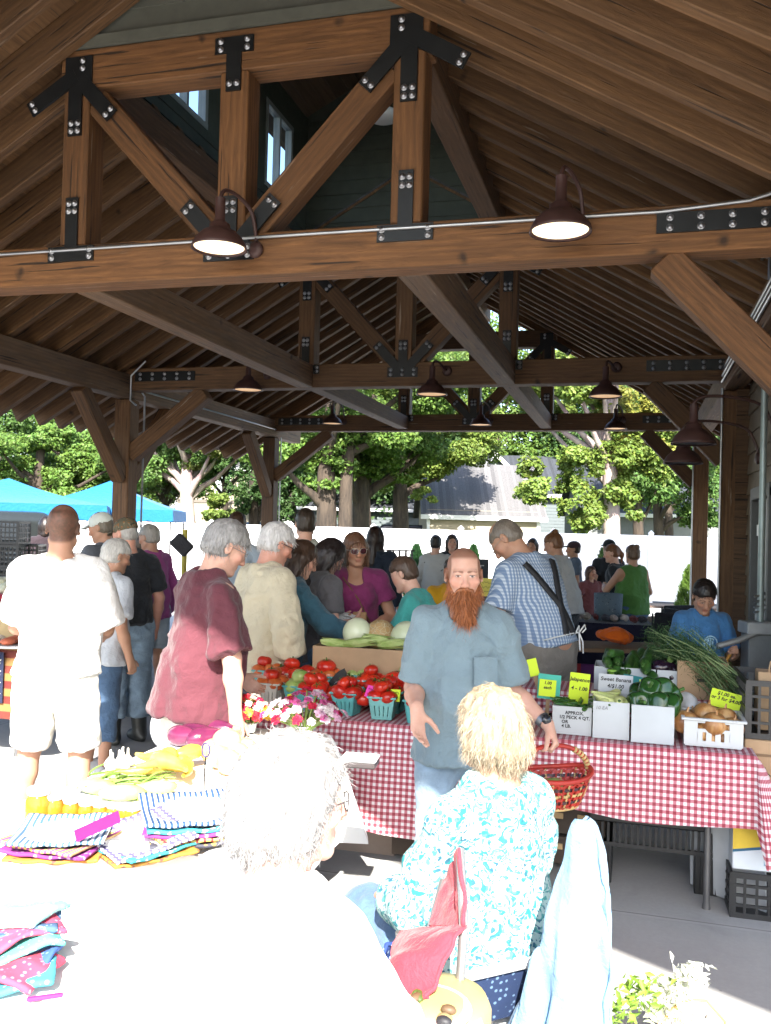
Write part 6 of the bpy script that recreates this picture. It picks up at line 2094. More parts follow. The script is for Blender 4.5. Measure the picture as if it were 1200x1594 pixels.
# ---- melon and corn carton
bx = xa(568, 5.0, 1020)
obox('cardboard_box', 'brown open carton of melons and corn behind the tomatoes', 'box', (bx, 5.03, TZ + .01), .54, .36, .30, CARD, .04)
HON = skin2((.50, .56, .36), (.60, .64, .46), 5, .35, rnd=.1)
CAN = NT('cantaloupe'); _v = CAN.coords('Object'); _vo = CAN.node('ShaderNodeTexVoronoi', feature='DISTANCE_TO_EDGE', i_Scale=34); CAN.link(_v, _vo.inputs['Vector'])
CAN.col(CAN.ramp(_vo.outputs['Distance'], [(.02, (.50, .42, .27)), (.08, (.42, .28, .12))])); CAN.set(Roughness=.7); CAN.bump(CAN.ramp(_vo.outputs['Distance'], [(.0, 1.), (.08, 0.)]), .5, .006)
mel = lambda R, f: (lambda a, b: (R * math.sin(a) * math.cos(b), R * math.sin(a) * math.sin(b), R * f * math.cos(a)))
MH = sphere_mesh('melon', mel(.085, 1.04), HON, 26, 18); MC = sphere_mesh('melon', mel(.092, .92), CAN.m, 26, 18)
veg('honeydew_melon', 'pale honeydew melon under the reaching hand', 'melon', MH, T(Yp(556, 985, 5.0)))
veg('cantaloupe', 'netted tan cantaloupe between two pale honeydews', 'melon', MC, T(Yp(592, 988, 5.05), .4, .5))
veg('honeydew_melon', 'pale honeydew melon nearest the bearded man', 'melon', MH, T(Yp(632, 992, 5.0), 1, .3, .2, 1.05))
veg('honeydew_melon', 'small yellowish honeydew at the carton edge behind the blue shirt', 'melon', MH, T(Yp(645, 1005, 4.92), 1, .6, .2, .8))
HUSK = skin2((.22, .32, .07), (.42, .50, .20), 9, .6)
def corn_mesh():
    m = MB(); R_ = random.Random(3)
    pts = [Vector((-.15, 0, 0)), Vector((-.09, 0, .008)), Vector((0, 0, .012)), Vector((.08, 0, .004)), Vector((.14, 0, -.008))]
    m.tube(pts, [.012, .028, .032, .026, .006], 10)
    for i in range(7):
        a = i * .9; c, s = math.cos(a), math.sin(a); L = R_.uniform(.12, .2)
        P = []
        for k in range(6):
            u = k / 5; x = -.14 + u * (.16 + L); w = .024 * math.sin(PI * min(1, u * 1.05 + .08)); rr = .03 + .012 * u + (.03 * max(0, u - .7))
            for sg in (-1, 1): P.append((x, (c * rr - s * w * sg), (s * rr + c * w * sg) - .03 * max(0, u - .6)))
        m.add(P, [(2 * k, 2 * k + 1, 2 * k + 3, 2 * k + 2) for k in range(5)], True)
    return m.mesh('corn', HUSK)
CM = corn_mesh()
for i, (px, py, y, rz, rx, lab) in enumerate(((525, 1002, 4.90, .35, 0, 'green husked corn ear hanging over the left carton corner'), (560, 1000, 4.86, -.1, 1, 'green husked corn ear lying along the front carton rim'), (590, 996, 4.90, .35, 2, 'green husked corn ear below the cantaloupe'), (612, 1002, 4.86, -.25, .5, 'pale husked corn ear below the right honeydew'))):
    veg('corn_ear', lab, 'corn', CM, T(Yp(px, py, y), rz, rx, .16 * (1 - i % 2 * 2), .66), 'corn ears on the melon carton')

# ---- right half of the stall: front row
def stack(me, n, cx, cy, z, w, d, layers, seed, name, label, cat, group, sc=(.9, 1.1), flat=True, dz=.03, rzr=3.14):
    r = random.Random(seed)
    for i in range(n):
        veg(name, label, cat, me[i % len(me)], T((cx + r.uniform(-w, w) / 2, cy + r.uniform(-d, d) / 2, z + (i * layers // n) * dz), r.uniform(-rzr, rzr), r.uniform(-.25, .25) if flat else r.uniform(-3, 3), r.uniform(-.3, .3), r.uniform(*sc)), group)


def pod(L, r, curve, mat, tip=.2, name='pod', stem=True):
    m = MB(); n = 9; pts = [(L * (i / n - .5), curve * math.sin(PI * i / n), 0) for i in range(n + 1)]
    m.tube(pts, [r * (.5 if i == 0 else 1 - (1 - tip) * (i / n) ** 2.2) for i in range(n + 1)], 9)
    if stem: m.tube([(-L / 2 - .02, -.002, .003), (-L / 2 + .004, 0, 0)], [.003, r * .45], 6, mi=1)
    return m.mesh(name, [mat, CAL])
JAL = skin2((.02, .075, .012), (.04, .13, .02), 10, .25); BAN = skin2((.42, .50, .16), (.55, .58, .26), 8, .35); ZUC = skin2((.012, .05, .010), (.04, .11, .02), 26, .35, (.10, .17, .05)); EGG = skin2((.008, .004, .010), (.02, .008, .022), 4, .18)
JM = pod(.10, .011, .012, JAL); BM = pod(.16, .021, .012, BAN, .25); ZM = pod(.26, .028, .01, ZUC, .75); CUC = pod(.20, .026, .006, ZUC, .6)
z1 = TZ + .012; bh = .165
def wb(px0, px1, y, label, h=bh, z=None, d=.26, grp='white produce cartons'):
    xA, xB = xa(px0, y), xa(px1, y)
    return obox('produce_box', label, 'box', ((xA + xB) / 2, y + d / 2, z1 if z is None else z), xB - xA - .006, d, h, WBOX, 0, grp), (xA + xB) / 2, xB - xA
b1, c1, w1 = wb(858, 921, 4.47, 'white carton of thin green peppers lettered about peck and quarts', .135)
for i, (s_, dx, dz) in enumerate((('APPROX.', .0, .105), ('1/2 PECK 4 QT.', .0, .083), ('OR', -.045, .061), ('4 LB.', -.038, .040))): text(s_, .022, INK, b1, FRONT(dx + .012, -.1315, dz), bold=.0006)
b2, c2, w2 = wb(921, 980, 4.45, 'white carton of pale banana peppers marked ten each', .175)
text('10 EA', .024, plain((.2, .2, .22)), b2, FRONT(-.045, -.1315, .145), shear=.2)
b3, c3, w3 = wb(981, 1050, 4.43, 'white carton of dark green bell peppers between the banana peppers and onions', .175)
stack([JM], 34, c1, 4.58, z1 + .10, w1 - .07, .15, 3, 1, 'green_pepper', 'thin green chilli pepper in the lettered carton', 'pepper', 'thin green chilli peppers', dz=.018)
stack([BM], 20, c2, 4.57, z1 + .125, w2 - .08, .14, 3, 2, 'banana_pepper', 'pale yellow green banana pepper in the white carton', 'pepper', 'banana peppers', dz=.026)
def bell(a, b):
    R_ = .052; r = R_ * (1 + .09 * math.cos(4 * b) * math.sin(a) + .0) * (1 - .25 * math.exp(-(a / .4) ** 2)); zz = R_ * 1.12 * math.cos(a) - .02 * math.exp(-(a / .45) ** 2)
    return (r * math.sin(a) ** .8 * math.cos(b), r * math.sin(a) ** .8 * math.sin(b), zz)
BLM = skin2((.010, .045, .010), (.022, .075, .016), 6, .16)
BP = sphere_mesh('bell_pepper', bell, BLM, 24, 14, stem=lambda m: m.tube([(0, 0, .03), (.004, 0, .055), (.012, 0, .068)], [.012, .007, .008], 7, mi=1), mats=[BLM, CAL])
for i, (dx, dy, dz) in enumerate(((-.07, -.06, .175), (.03, -.065, .18), (.085, -.04, .17), (-.06, .03, .20), (.04, .02, .235), (-.015, -.03, .235), (.09, .05, .20))):
    veg('bell_pepper', 'glossy dark green bell pepper heaped in the white carton', 'pepper', BP, T((c3 + dx * .9, 4.56 + dy, z1 + dz), i * 1.3, 1.2 + .4 * math.sin(i * 2), .6 * math.cos(i * 3), 1.12), 'bell peppers')
# onion basket
xo0, xo1 = xa(1060, 4.42), xa(1163, 4.42); ow = xo1 - xo0
t = thing('plastic_basket', 'white slotted plastic basket of large onions at the table end', 'basket', ((xo0 + xo1) / 2, 4.56, z1))
m = MB(); bw_, bd, bh_ = ow, .27, .135
def wall(x0, x1, z0, z1_, y): m.box(((x0 + x1) / 2, y, (z0 + z1_) / 2), (x1 - x0, .006, z1_ - z0))
for y in (-bd / 2 + .02, bd / 2 - .02):
    wall(-bw_ / 2 + .02, -.07, .01, .125, y); wall(.07, bw_ / 2 - .02, .01, .125, y); wall(-.07, .07, .01, .03, y); wall(-.07, .07, .07, .085, y); wall(-.07, .07, .112, .125, y)
    for x in (-.06, -.02, .02, .06): wall(x - .012, x + .012, .03, .07, y)
for x in (-bw_ / 2 + .017, bw_ / 2 - .017): m.box((x, 0, .0675), (.006, bd - .034, .115))
m.box((0, 0, .006), (bw_ - .04, bd - .04, .006))
for s in (-1, 1): m.box((0, s * (bd / 2 - .008), .130), (bw_, .022, .012), ch=.003); m.box((s * (bw_ / 2 - .009), 0, .1305), (.018, bd - .04, .0115), ch=.003)
m.build('shell', WPL, t)
def oni(a, b):
    R_ = .056; r = R_ * math.sin(a) * (1 + .01 * math.cos(9 * b)); zz = R_ * .90 * math.cos(a) - .006 * math.exp(-(a / .3) ** 2)
    return (r * math.cos(b), r * math.sin(b), zz)
ONM = NT('onion_skin'); _v = ONM.coords('Object', (1, 1, .3), rnd=9); ONM.col(ONM.ramp(ONM.noise(_v, 26, 5, .6), [(.34, (.22, .085, .025)), (.5, (.38, .18, .06)), (.66, (.52, .32, .14))])); ONM.set(Roughness=.35)
NECK = lambda m: m.tube([(0, 0, .040), (.001, .001, .054), (.004, .002, .066)], [.010, .005, .003], 8)
ON = sphere_mesh('onion', oni, ONM.m, 22, 16, stem=NECK)
for i, (px, py, y, sc) in enumerate(((1067, 1124, 4.52, 1.12), (1099, 1112, 4.58, 1.10), (1112, 1127, 4.48, 1.08), (1128, 1118, 4.62, 1.05), (1140, 1133, 4.5, .95), (1088, 1140, 4.5, 1.0), (1105, 1147, 4.5, 1.), (1125, 1148, 4.52, 1.), (1080, 1120, 4.66, 1.))):
    veg('onion', 'large golden brown onion heaped in the white basket', 'onion', ON, T(Yp(px, py, y), i * 1.7, .3 * math.sin(i * 2), .12 * math.cos(i * 5), sc), 'onions in the white basket')
# cards
card('tall neon yellow card reading jalapenos four for a dollar', Yp(899, 1099, 4.66), .100, .165, NEON, -.1, -.1, .05, ('Jalapenos', '4 - 1.00'), .026)
card('light grey card reading sweet banana four for a dollar', Yp(957, 1089, 4.74), .17, .125, plain((.55, .57, .58), .7, .04), 0, -.12, .02, ('Sweet Banana', '4/$1.00'), .027)
card('wide pale neon card propped behind the bell peppers', Yp(1018, 1090, 4.72), .155, .095, plain((.66, .80, .14), .7, .04), 0, -.1, .05, scrib=2, seed=5, ink=plain((.35, .42, .1)))
card('tilted neon yellow card above the onions with a dollar price', Yp(1126, 1103, 4.72), .145, .085, NEON, .05, -.1, .22, ('$1.00 ea.', 'or 3 for $4.00'), .024)
card('neon yellow sheet on a teal card behind the arm of the bearded man', Yp(853, 1088, 4.70), .115, .125, plain((.06, .42, .33), .7), .1, -.1, .06, scrib=0)
card('small neon sheet stuck on the teal card', Yp(851, 1084, 4.685), .085, .085, NEON, .1, -.1, .06, ('1.00', 'each'), .022, stake=0)
card('narrow neon card sticking up by the sleeve of the bearded man', Yp(833, 1052, 4.75), .05, .09, NEON, .2, -.1, -.25, stake=.1)
# back row on a raised board
zs = TZ + .155
sh = thing('display_shelf', 'low gingham covered riser at the back of the stall', 'shelf', (.0, 5.06, TZ + .012)); 
MB().box((-.05, 0, .065), (1.16, .28, .13), ch=.004).build('riser', CARDD, sh)
gm = tablecloth('gingham_runner', 'strip of gingham cloth over the low riser at the back', -.64, .54, 4.91, 5.21, TZ + .148, .12, GING, 'F', .004, 5, .004, None, .4)
for px0, px1, lab, me, nm, lb, gp, n in ((924, 972, 'back row white carton of small cucumbers', CUC, 'cucumber', 'short dark green cucumber heaped in the back row carton', 'cucumbers', 10), (973, 1021, 'back row white carton of large zucchini', ZM, 'zucchini', 'large dark green zucchini in the back row carton', 'zucchini', 8), (1022, 1070, 'back row white carton of dark eggplants next to the dill', None, 'eggplant', 'glossy black purple eggplant in the back row carton', 'eggplants', 7)):
    xA, xB = xa(px0, 4.96, 1060), xa(px1, 4.96, 1060); cx = (xA + xB) / 2
    obox('produce_box', lab, 'box', (cx, 5.07, zs + .002), xB - xA - .004, .23, .125, WBOX, 0, 'white produce cartons')
    if me is None:
        def eg(a, b): return (.042 * math.sin(a) * math.cos(b) * (1 - .28 * math.cos(a)), .042 * math.sin(a) * math.sin(b) * (1 - .28 * math.cos(a)), .075 * math.cos(a))
        me = sphere_mesh('eggplant', eg, EGG, 16, 12, stem=lambda m: (m.tube([(0, 0, .066), (.004, 0, .10)], [.02, .007], 7, mi=1)), mats=[EGG, plain((.12, .2, .05), .7)])
    r = random.Random(n)
    for i in range(n):
        veg(nm, lb, nm, me, T((cx + r.uniform(-.055, .055), 5.06 + r.uniform(-.07, .07), zs + .11 + .028 * (i // 3)), PI / 2 + r.uniform(-.5, .5) if nm != 'eggplant' else r.uniform(0, 6), r.uniform(-.3, .3) + (0 if nm != 'eggplant' else 1.2), r.uniform(-.45, .1), r.uniform(.85, 1.1)), gp)
# paper towel, teal folder, plastic bag
p = Yp(951, 1086, 4.84); t = thing('paper_towel_roll', 'white paper towel roll standing in front of the cucumbers', 'roll', (p.x, p.y, TZ + .012))
MB().lathe([(.016, 0), (.052, 0), (.052, .235), (.018, .235), (.016, 0)], 24).build('roll', plain((.72, .72, .72), .9, .03, bump=.3), t); MB().lathe([(.013, .0), (.013, .262), (.024, .264), (.024, .272), (0, .274)], 12).build('holder', plain((.2, .38, .05), .5), t)
t = thing('folder', 'teal card folder leaning behind the paper towel', 'folder', Yp(984, 1086, 4.88), -.1); MB().box((0, 0, .05), (.12, .006, .13), m=Matrix.Rotation(.12, 4, 'Y')).build('sheet', plain((.02, .20, .20), .6), t)
def crumple(name, label, cat, loc, r, mat, seed, lobes=1.0):
    S = Sdf(); rr = random.Random(seed)
    for i in range(5): S.ell(A3(rr.uniform(-1, 1) * r[0] * .4, rr.uniform(-1, 1) * r[1] * .4, r[2] * (.6 + .25 * rr.random())), A3(*r) * rr.uniform(.5, .75), Rz(rr.random() * 3) @ Rx(rr.random()), .03)
    v, F, _ = S.mesh(min(r) * .13); v = folds(v, F, min(r) * .28, (9 / min(r) * .1,) * 3, seed); v[:, 2] -= v[:, 2].min()
    o = obj(name, npmesh(name, v, F, mat, smooth=True), None, world=Matrix.Translation(loc)); return tag(o, label, cat)
BAGM = NT('thin_plastic'); BAGM.col((.72, .75, .78)); BAGM.set(Roughness=.3, Transmission_Weight=.35); BAGM.b.inputs['Specular IOR Level'].default_value = .5
crumple('plastic_bag', 'crumpled clear plastic bag behind the onions', 'bag', Yp(1062, 1112, 4.78), (.07, .06, .06), BAGM.m, 4)
# dill carton, dill, crate and cartons at the table end
xd = xa(1096, 5.1, 1060); t = obox('cardboard_box', 'kraft carton with a hand hole under the dill', 'box', (xd - .02, 5.06, TZ + .012), .25, .27, .33, CARD)
MB().box((.0, -.138, .235), (.055, .004, .016), ch=.0015).build('hand_hole', plain((.02, .012, .008)), t)
dl = thing('dill_bundle', 'large feathery bundle of dill spilling over the kraft carton', 'herb', Yp(1090, 1045, 5.0))
o = Vector(Yp(1090, 1045, 5.0)); sv = MB(); cen = []; rd = random.Random(8)
for i in range(46):
    a = Yp(1010 + rd.uniform(-10, 70), 975 + rd.uniform(0, 40), 5.05 + rd.uniform(-.12, .16)) - o; b = Yp(1128 + rd.uniform(-10, 34), 1058 + rd.uniform(-12, 50), 4.86 + rd.uniform(-.1, .12)) - o
    mid = (a + b) / 2 + Vector((0, 0, rd.uniform(.02, .10)))
    P = [a * (1 - u) ** 2 + mid * 2 * u * (1 - u) + b * u * u for u in np.linspace(0, 1, 7)]
    sv.tube(P, [.0012, .002, .0026, .003, .0033, .0036, .004], 5)
    for q in range(150):
        u = rd.random() ** 1.3 * .75; c = a * (1 - u) ** 2 + mid * 2 * u * (1 - u) + b * u * u
        cen.append(tuple(c + Vector([rd.gauss(0, .022) for _ in range(3)])))
    for q in range(26):
        u = rd.uniform(.75, 1.1); c = a * (1 - u) ** 2 + mid * 2 * u * (1 - u) + b * u * u; cen.append(tuple(c + Vector((rd.gauss(0, .02), rd.gauss(0, .02), rd.gauss(-.02, .03)))))
sv.build('stem', plain((.16, .22, .09), .6), dl)
cen = np.array(cen); dv = RNG.normal(size=(len(cen), 3)); dv[:, 2] -= .3; dv /= np.linalg.norm(dv, axis=1)[:, None]
v, F, c = ribbons(cen, dv, .028, .0011, 2, .5, .001, .3, .3, .4, (.045, .10, .035))
obj('fronds', npmesh('fronds', v, F, LEAF, col=c), dl)
xk = xa(1185, 4.75, 1080)
CR_ = crate('black ventilated crate at the table end holding a kraft bag', (xk + .08, 4.78, .80), .36, .46, .27, BLKP, 0.03)
t = thing('paper_bag', 'kraft paper bag with a twisted handle in the black crate', 'bag', (xk + .06, 4.74, .815)); 
MB().box((0, 0, .14), (.17, .12, .28), ch=.004).build('bag', CARD, t); MB().tube([(-.04, -.055, .27), (-.03, -.058, .33), (0, -.06, .36), (.03, -.058, .33), (.04, -.055, .27)], .004, 6).build('handle', CARD, t)
def banana(label, loc, rz, w, d, h, mat, grp, dark=True, word='Dole'):
    t = thing('banana_box', label, 'box', loc, rz, grp); MB().box((0, 0, h / 2), (w, d, h), ch=.004).build('carton', mat, t)
    b = MB(); b.tube([(.0 + .11 * math.cos(a), -d / 2 - .0015, h * .5 + .06 * math.sin(a)) for a in np.linspace(PI, 2 * PI, 14)] , .002, 4)
    b.build('outline', plain((.05, .03, .02)), t)
    text(word, .062, INKR, t, FRONT(0, -d / 2 - .001, h * .55), bold=.001)
    if dark:
        MB().box((0, 0, h * .72), (w + .006, d + .006, .012)).build('lid_edge', CARDD, t)
    return t
banana('upper brown banana carton stacked at the table end below the crate', (xk + .10, 4.80, .545), .02, .40, .5, .25, CARD, 'banana cartons')
banana('middle brown banana carton with a red band at the table end', (xk + .09, 4.80, .29), -.01, .40, .5, .25, CARD, 'banana cartons')
MB().box((0, 0, .03), (.406, .506, .05)).build('red_band', plain((.45, .06, .06), .7), [o for o in bpy.data.objects if o.name.startswith('banana_box')][-2])
p = G(1178, 1362, .20); t = thing('banana_box', 'white and yellow banana carton standing on the low black crate', 'box', (p.x + .10, p.y + .16, .215), .03, 'banana cartons')
MB().box((0, 0, .11), (.42, .30, .22), ch=.004).build('carton', plain((.62, .66, .70), .7, .05), t)
b = MB(); b.prism([(-.21, .09), (-.02, .125), (.21, .20), (.21, .215), (-.21, .215)], -.1525, -.1505); b.build('yellow_band', plain((.72, .50, .05), .7), t)
b = MB(); b.prism([(-.21, .078), (-.02, .113), (.21, .188), (.21, .20), (-.02, .125), (-.21, .09)], -.1535, -.1505); b.build('blue_line', plain((.03, .12, .22), .7), t)
MB().lathe([(0, .001), (.024, .001), (.024, 0)], 18, m=Matrix.Translation((-.06, -.1532, .125)) @ Matrix.Rotation(PI / 2, 4, 'X')).build('sticker', plain((.35, .2, .12)), t)
MB().box((-.05, -.1515, .05), (.05, .002, .045)).build('stamp', plain((.25, .45, .60)), t)
crate('low black crate on the floor under the white and yellow carton', (p.x + .10, p.y + .16, 0), .44, .34, .205, BLKP, .03)
# under the table
p = G(585, 1330, 0)
banana('brown banana carton under the gingham near the seated blonde woman', (-1.42, 4.85, .27), .03, .42, .40, .23, CARDD, 'banana cartons')
obox('cardboard_box', 'plain grey brown carton on the floor below the banana carton', 'box', (-1.42, 4.85, 0), .44, .40, .26, plain((.28, .22, .19), .85, .1), .03)
t = thing('produce_tray', 'dark carton with tan cut outs standing on end beside the banana carton', 'box', (-1.13, 4.78, .02), .0)
MB().box((0, 0, .24), (.13, .36, .46), ch=.004).build('carton', plain((.045, .03, .022), .8), t)
for k, (dx, dz) in enumerate(((-.035, .40), (.02, .34), (-.035, .16), (.02, .43))): MB().box((dx, -.182, dz), (.026, .006, .09 if k % 2 == 0 else .10), ch=.002).build('cut_out', plain((.46, .32, .16), .8), t)
crate('tall black crate under the table behind the jeans of the bearded man', (-.86, 4.80, 0), .34, .36, .55, BLKP, 0, rows=6)
t = thing('produce_tray', 'stack of dark flattened cartons behind the draped jacket', 'box', (-.36, 4.88, 0))
for k in range(3):
    MB().box((0, 0, .12 + .155 * k), (.50, .36, .14), ch=.004).build('carton', plain((.05, .036, .028), .8), t)
    for j in (-1, 0, 1): MB().box((j * .15, -.182, .14 + .155 * k), (.08, .006, .03), ch=.002).build('cut_out', plain((.42, .29, .15), .8), t)
t = thing('plastic_crate', 'wide upturned black crate like a low bench under the table', 'crate', (.12, 4.85, 0), .0, 'plastic crates')
b = MB(); b.box((0, 0, .33), (.62, .40, .05), ch=.006)
for i in range(22): b.box((-.30 + .0285 * i, -.196, .255), (.012, .012, .10)); 
b.box((0, -.198, .20), (.62, .014, .02)); b.box((0, .198, .25), (.62, .014, .12))
for sx in (-1, 1):
    b.box((sx * .25, 0, .095), (.11, .38, .19), ch=.004)
    for i in range(5): b.box((sx * .25 - .044 + .022 * i, -.194, .11), (.008, .012, .2))
b.build('shell', BLKP, t)
for i in range(3):
    t = thing('folded_sign', ('grey folded sign board leaning by the table leg', 'middle grey folded sign board in the leaning row', 'grey folded sign board nearest the low black crate')[i], 'sign', (.50 + .05 * i, 4.64 - .05 * i, .005), 1.0, 'folded sign boards')
    M_ = Matrix.Rotation(-.10, 4, 'Y') @ Matrix.Rotation(.02, 4, 'X')
    MB().box((0, .1, .26), (.012, .26, .52), m=M_, ch=.002).build('board', plain((.42, .44, .46), .5, .08), t)
    MB().box((-.0085, .06, .30), (.003, .12, .14), m=M_).build('panel_mark', plain((.03, .03, .035)), t)

# ---- red woven basket in the hand of the bearded man
w_ = WM[BEARD['t'].name] @ Vector(BEARD['J']['L'][2] * BEARD['s']); dd = (WM[BEARD['t'].name].to_3x3() @ Vector(unit(BEARD['J']['L'][3]['d']))); nn = (WM[BEARD['t'].name].to_3x3() @ Vector(BEARD['J']['L'][3]['n']))
grip = w_ + dd * .085 + nn.normalized() * .012
bz = grip.z - .245; bs = thing('woven_basket', 'red woven splint basket with an arched handle held by the bearded man', 'basket', (grip.x, grip.y, bz), YAW + .35)
RED_S = plain((.40, .030, .018), .5, .25); NAT_S = plain((.50, .34, .14), .6, .2); DRK_S = plain((.05, .022, .03), .5, .2)
b = MB(); R0, R1, hh = (.115, .075), (.175, .120), .125; ns = 44
def bell_(th, u, o=0): 
    f = u ** .75; return ((R0[0] + (R1[0] - R0[0]) * f + o) * math.cos(th), (R0[1] + (R1[1] - R0[1]) * f + o) * math.sin(th), hh * u + .02 * abs(math.cos(th)) ** 3 * u)
rows = 9
for k in range(rows):
    u0, u1 = k / rows, (k + .88) / rows; mi = (0, 0, 2, 0, 1, 0, 2, 0, 0)[k]
    P = []
    for i in range(ns * 2):
        th = PI * i / ns; o_ = .0045 * (1 if (i // 2 + k) % 2 else -1)
        for u, oo in ((u0, 0), (u1, 0)): P.append(bell_(th, u, o_))
    n2 = ns * 2
    b.add(P, [(2 * i, 2 * ((i + 1) % n2), 2 * ((i + 1) % n2) + 1, 2 * i + 1) for i in range(n2)], True, mi=mi)
for i in range(ns):
    th = 2 * PI * (i + .5) / ns
    b.tube([bell_(th, u) for u in (0, .25, .5, .75, 1)], .0042, 5, mi=0 if i % 3 else 1)
P = [bell_(2 * PI * i / 40, 1.0) for i in range(40)]
b.tube(P, .010, 7, closed=True, mi=0); b.tube([(R0[0] * math.cos(a), R0[1] * math.sin(a), .003) for a in np.linspace(0, 2 * PI, 30)[:-1]], .008, 6, closed=True, mi=1)
b.add([(R0[0] * math.cos(a), R0[1] * math.sin(a), .004) for a in np.linspace(0, 2 * PI, 24)[:-1]], [tuple(range(23))], mi=1)
b.build('bowl', [RED_S, NAT_S, DRK_S], bs)
b = MB(); hp = [(.172 * math.cos(a), 0, .13 + .115 * math.sin(a)) for a in np.linspace(0, PI, 25)]
b.tube(hp, .0105, 8, flat=.8); 
for a in (0, 1):
    for k in range(9):
        i = (k + 1) if a == 0 else 23 - k; q = Vector(hp[i]); d_ = (Vector(hp[i + (1 if i < 24 else 0)]) - Vector(hp[i - 1])).normalized()
        if k < 7: b.tube([q - d_ * .005, q + d_ * .005], .0135, 8, mi=1)
b.build('handle', [RED_S, NAT_S], bs)
def gt(a, b): return tom(.062, .72, 7, .05)(a, b)
veg('green_tomato', 'large pale green ribbed tomato lying in the red basket', 'tomato', sphere_mesh('tomato', gt, GRNM, 24, 14), WM[bs.name] @ T((.02, 0, .06), .3, .3))
veg('green_tomato', 'smaller green tomato half hidden in the red basket', 'tomato', TG[0], WM[bs.name] @ T((-.08, .01, .05), .3, .3))
# ================================================================== sunlit fabric and vegetable table
WCL = plain((.82, .82, .80), .85, .02)
TX0, TX1 = -1.99, -1.12
TXF = -1.38
ftable('folding table under the white cloth with vegetables and flowers', TX0, TXF, 2.86, 4.05, TZ)
TX1 = -1.17
ftable('folding table under the white cloth with the bowl cozies', -2.03, TX1, 2.45, 2.84, TZ)
ftable('folding table under the white cloth nearest the camera', -1.95, -1.16, 1.0, 1.85, TZ)
tablecloth('white_tablecloth', 'white cloth under the vegetables and the flower bunches', TX0 - .01, TXF + .01, 2.83, 4.06, TZ + .004, .5, WCL, 'RBL', .012, 7, .03)
tablecloth('white_tablecloth', 'white cloth under the fabric stacks and amber jars', -2.04, TX1 + .01, 2.44, 2.85, TZ + .008, .6, WCL, 'FR', .014, 9, .05)
tablecloth('white_tablecloth', 'white cloth under the folded cloths nearest the camera', -1.96, -1.15, .99, 1.86, TZ + .008, .6, WCL, 'FRB', .014, 4, .05)
ZT_ = TZ + .014


@mk('print')
def printed(kind, c1, c2, sc):
    n = NT('printed_cotton'); v = n.coords('Object'); s = n.sep(v)
    if kind == 'stripe': f = n.ramp(n.math('FRACT', n.math('MULTIPLY', s[0], sc)), [(.45, 0.), (.52, 1.)])
    elif kind == 'dot':
        k = [n.math('SUBTRACT', n.math('FRACT', n.math('MULTIPLY', n.math('ADD', s[i], 10), sc)), .5) for i in (0, 1)]
        f = n.ramp(n.math('ADD', n.math('MULTIPLY', k[0], k[0]), n.math('MULTIPLY', k[1], k[1])), [(.10, 1.), (.13, 0.)])
    else:
        vo = n.node('ShaderNodeTexVoronoi', i_Scale=sc); n.link(v, vo.inputs['Vector'])
        f = n.ramp(n.math('ADD', vo.outputs['Distance'], n.math('MULTIPLY', n.noise(v, sc * 2, 2), .3)), [(.38, 1.), (.44, 0.)])
    n.col(n.mix(f, c1, c2)); n.set(Roughness=.85); n.bump(n.noise(v, 30, 3), .3, .004); return n.m


def cozy_mesh(mats, s=.13, dp=.030):
    """padded square bowl holder: corners up, round hollow in the middle, contrasting lining"""
    n = 28; V = []; mi = []; F = []
    for i in range(n + 1):
        for j in range(n + 1):
            x, y = (i / n * 2 - 1), (j / n * 2 - 1); r = math.hypot(x, y)
            z = dp * min(1, max(0, (r - .38) / .5)) ** 1.3 + .012 * max(0, r - .9) + .002 * math.sin(9 * x + 3 * y)
            q = 1 - .08 * (1 - max(abs(x), abs(y))) 
            V.append((x * s, y * s, z))
    for i in range(n):
        for j in range(n):
            a = i * (n + 1) + j; F.append((a, a + n + 1, a + n + 2, a + 1))
            x, y = ((i + .5) / n * 2 - 1), ((j + .5) / n * 2 - 1); mi.append(1 if math.hypot(x, y) < .80 else 0)
    m = len(V); V += [(x, y, z - .008) for x, y, z in V]
    F += [tuple(q + m for q in reversed(f)) for f in F]; mi += [0] * len(mi)
    rim = [i * (n + 1) for i in range(n + 1)] + [n * (n + 1) + j for j in range(1, n + 1)] + [i * (n + 1) + n for i in range(n - 1, -1, -1)] + list(range(n - 1, 0, -1))
    for k in range(len(rim)):
        a, b = rim[k], rim[(k + 1) % len(rim)]; F.append((a, a + m, b + m, b)); mi.append(0)
    return npmesh('cozy', np.array(V), F, mats, mi, True)


LINW = plain((.80, .80, .78), .9, .02)
CZ = [printed('stripe', (.02, .06, .16), (.70, .76, .80), 70), printed('dot', (.10, .09, .20), (.74, .74, .78), 42), printed('stripe', (.05, .12, .22), (.72, .76, .8), 60), printed('floral', (.50, .20, .03), (.12, .05, .05), 40), printed('floral', (.22, .03, .20), (.55, .30, .5), 46),
      printed('floral', (.04, .38, .42), (.6, .66, .6), 40), printed('dot', (.30, .03, .04), (.6, .5, .12), 50), printed('floral', (.05, .05, .07), (.5, .3, .06), 38), printed('stripe', (.30, .05, .20), (.5, .4, .1), 50)]
cm = [cozy_mesh([c, LINW]) for c in CZ]
def cozy(i, px, py, z, rz, lab, s=1.0, rx=0.0, ry=0.0):
    p = G(px, py, ZT_ + .07); tag(obj('bowl_cozy', cm[i], None, world=T((p.x, p.y, z - .03), rz, rx, ry, s)), lab, 'bowl cozy', 'fabric bowl cozies')
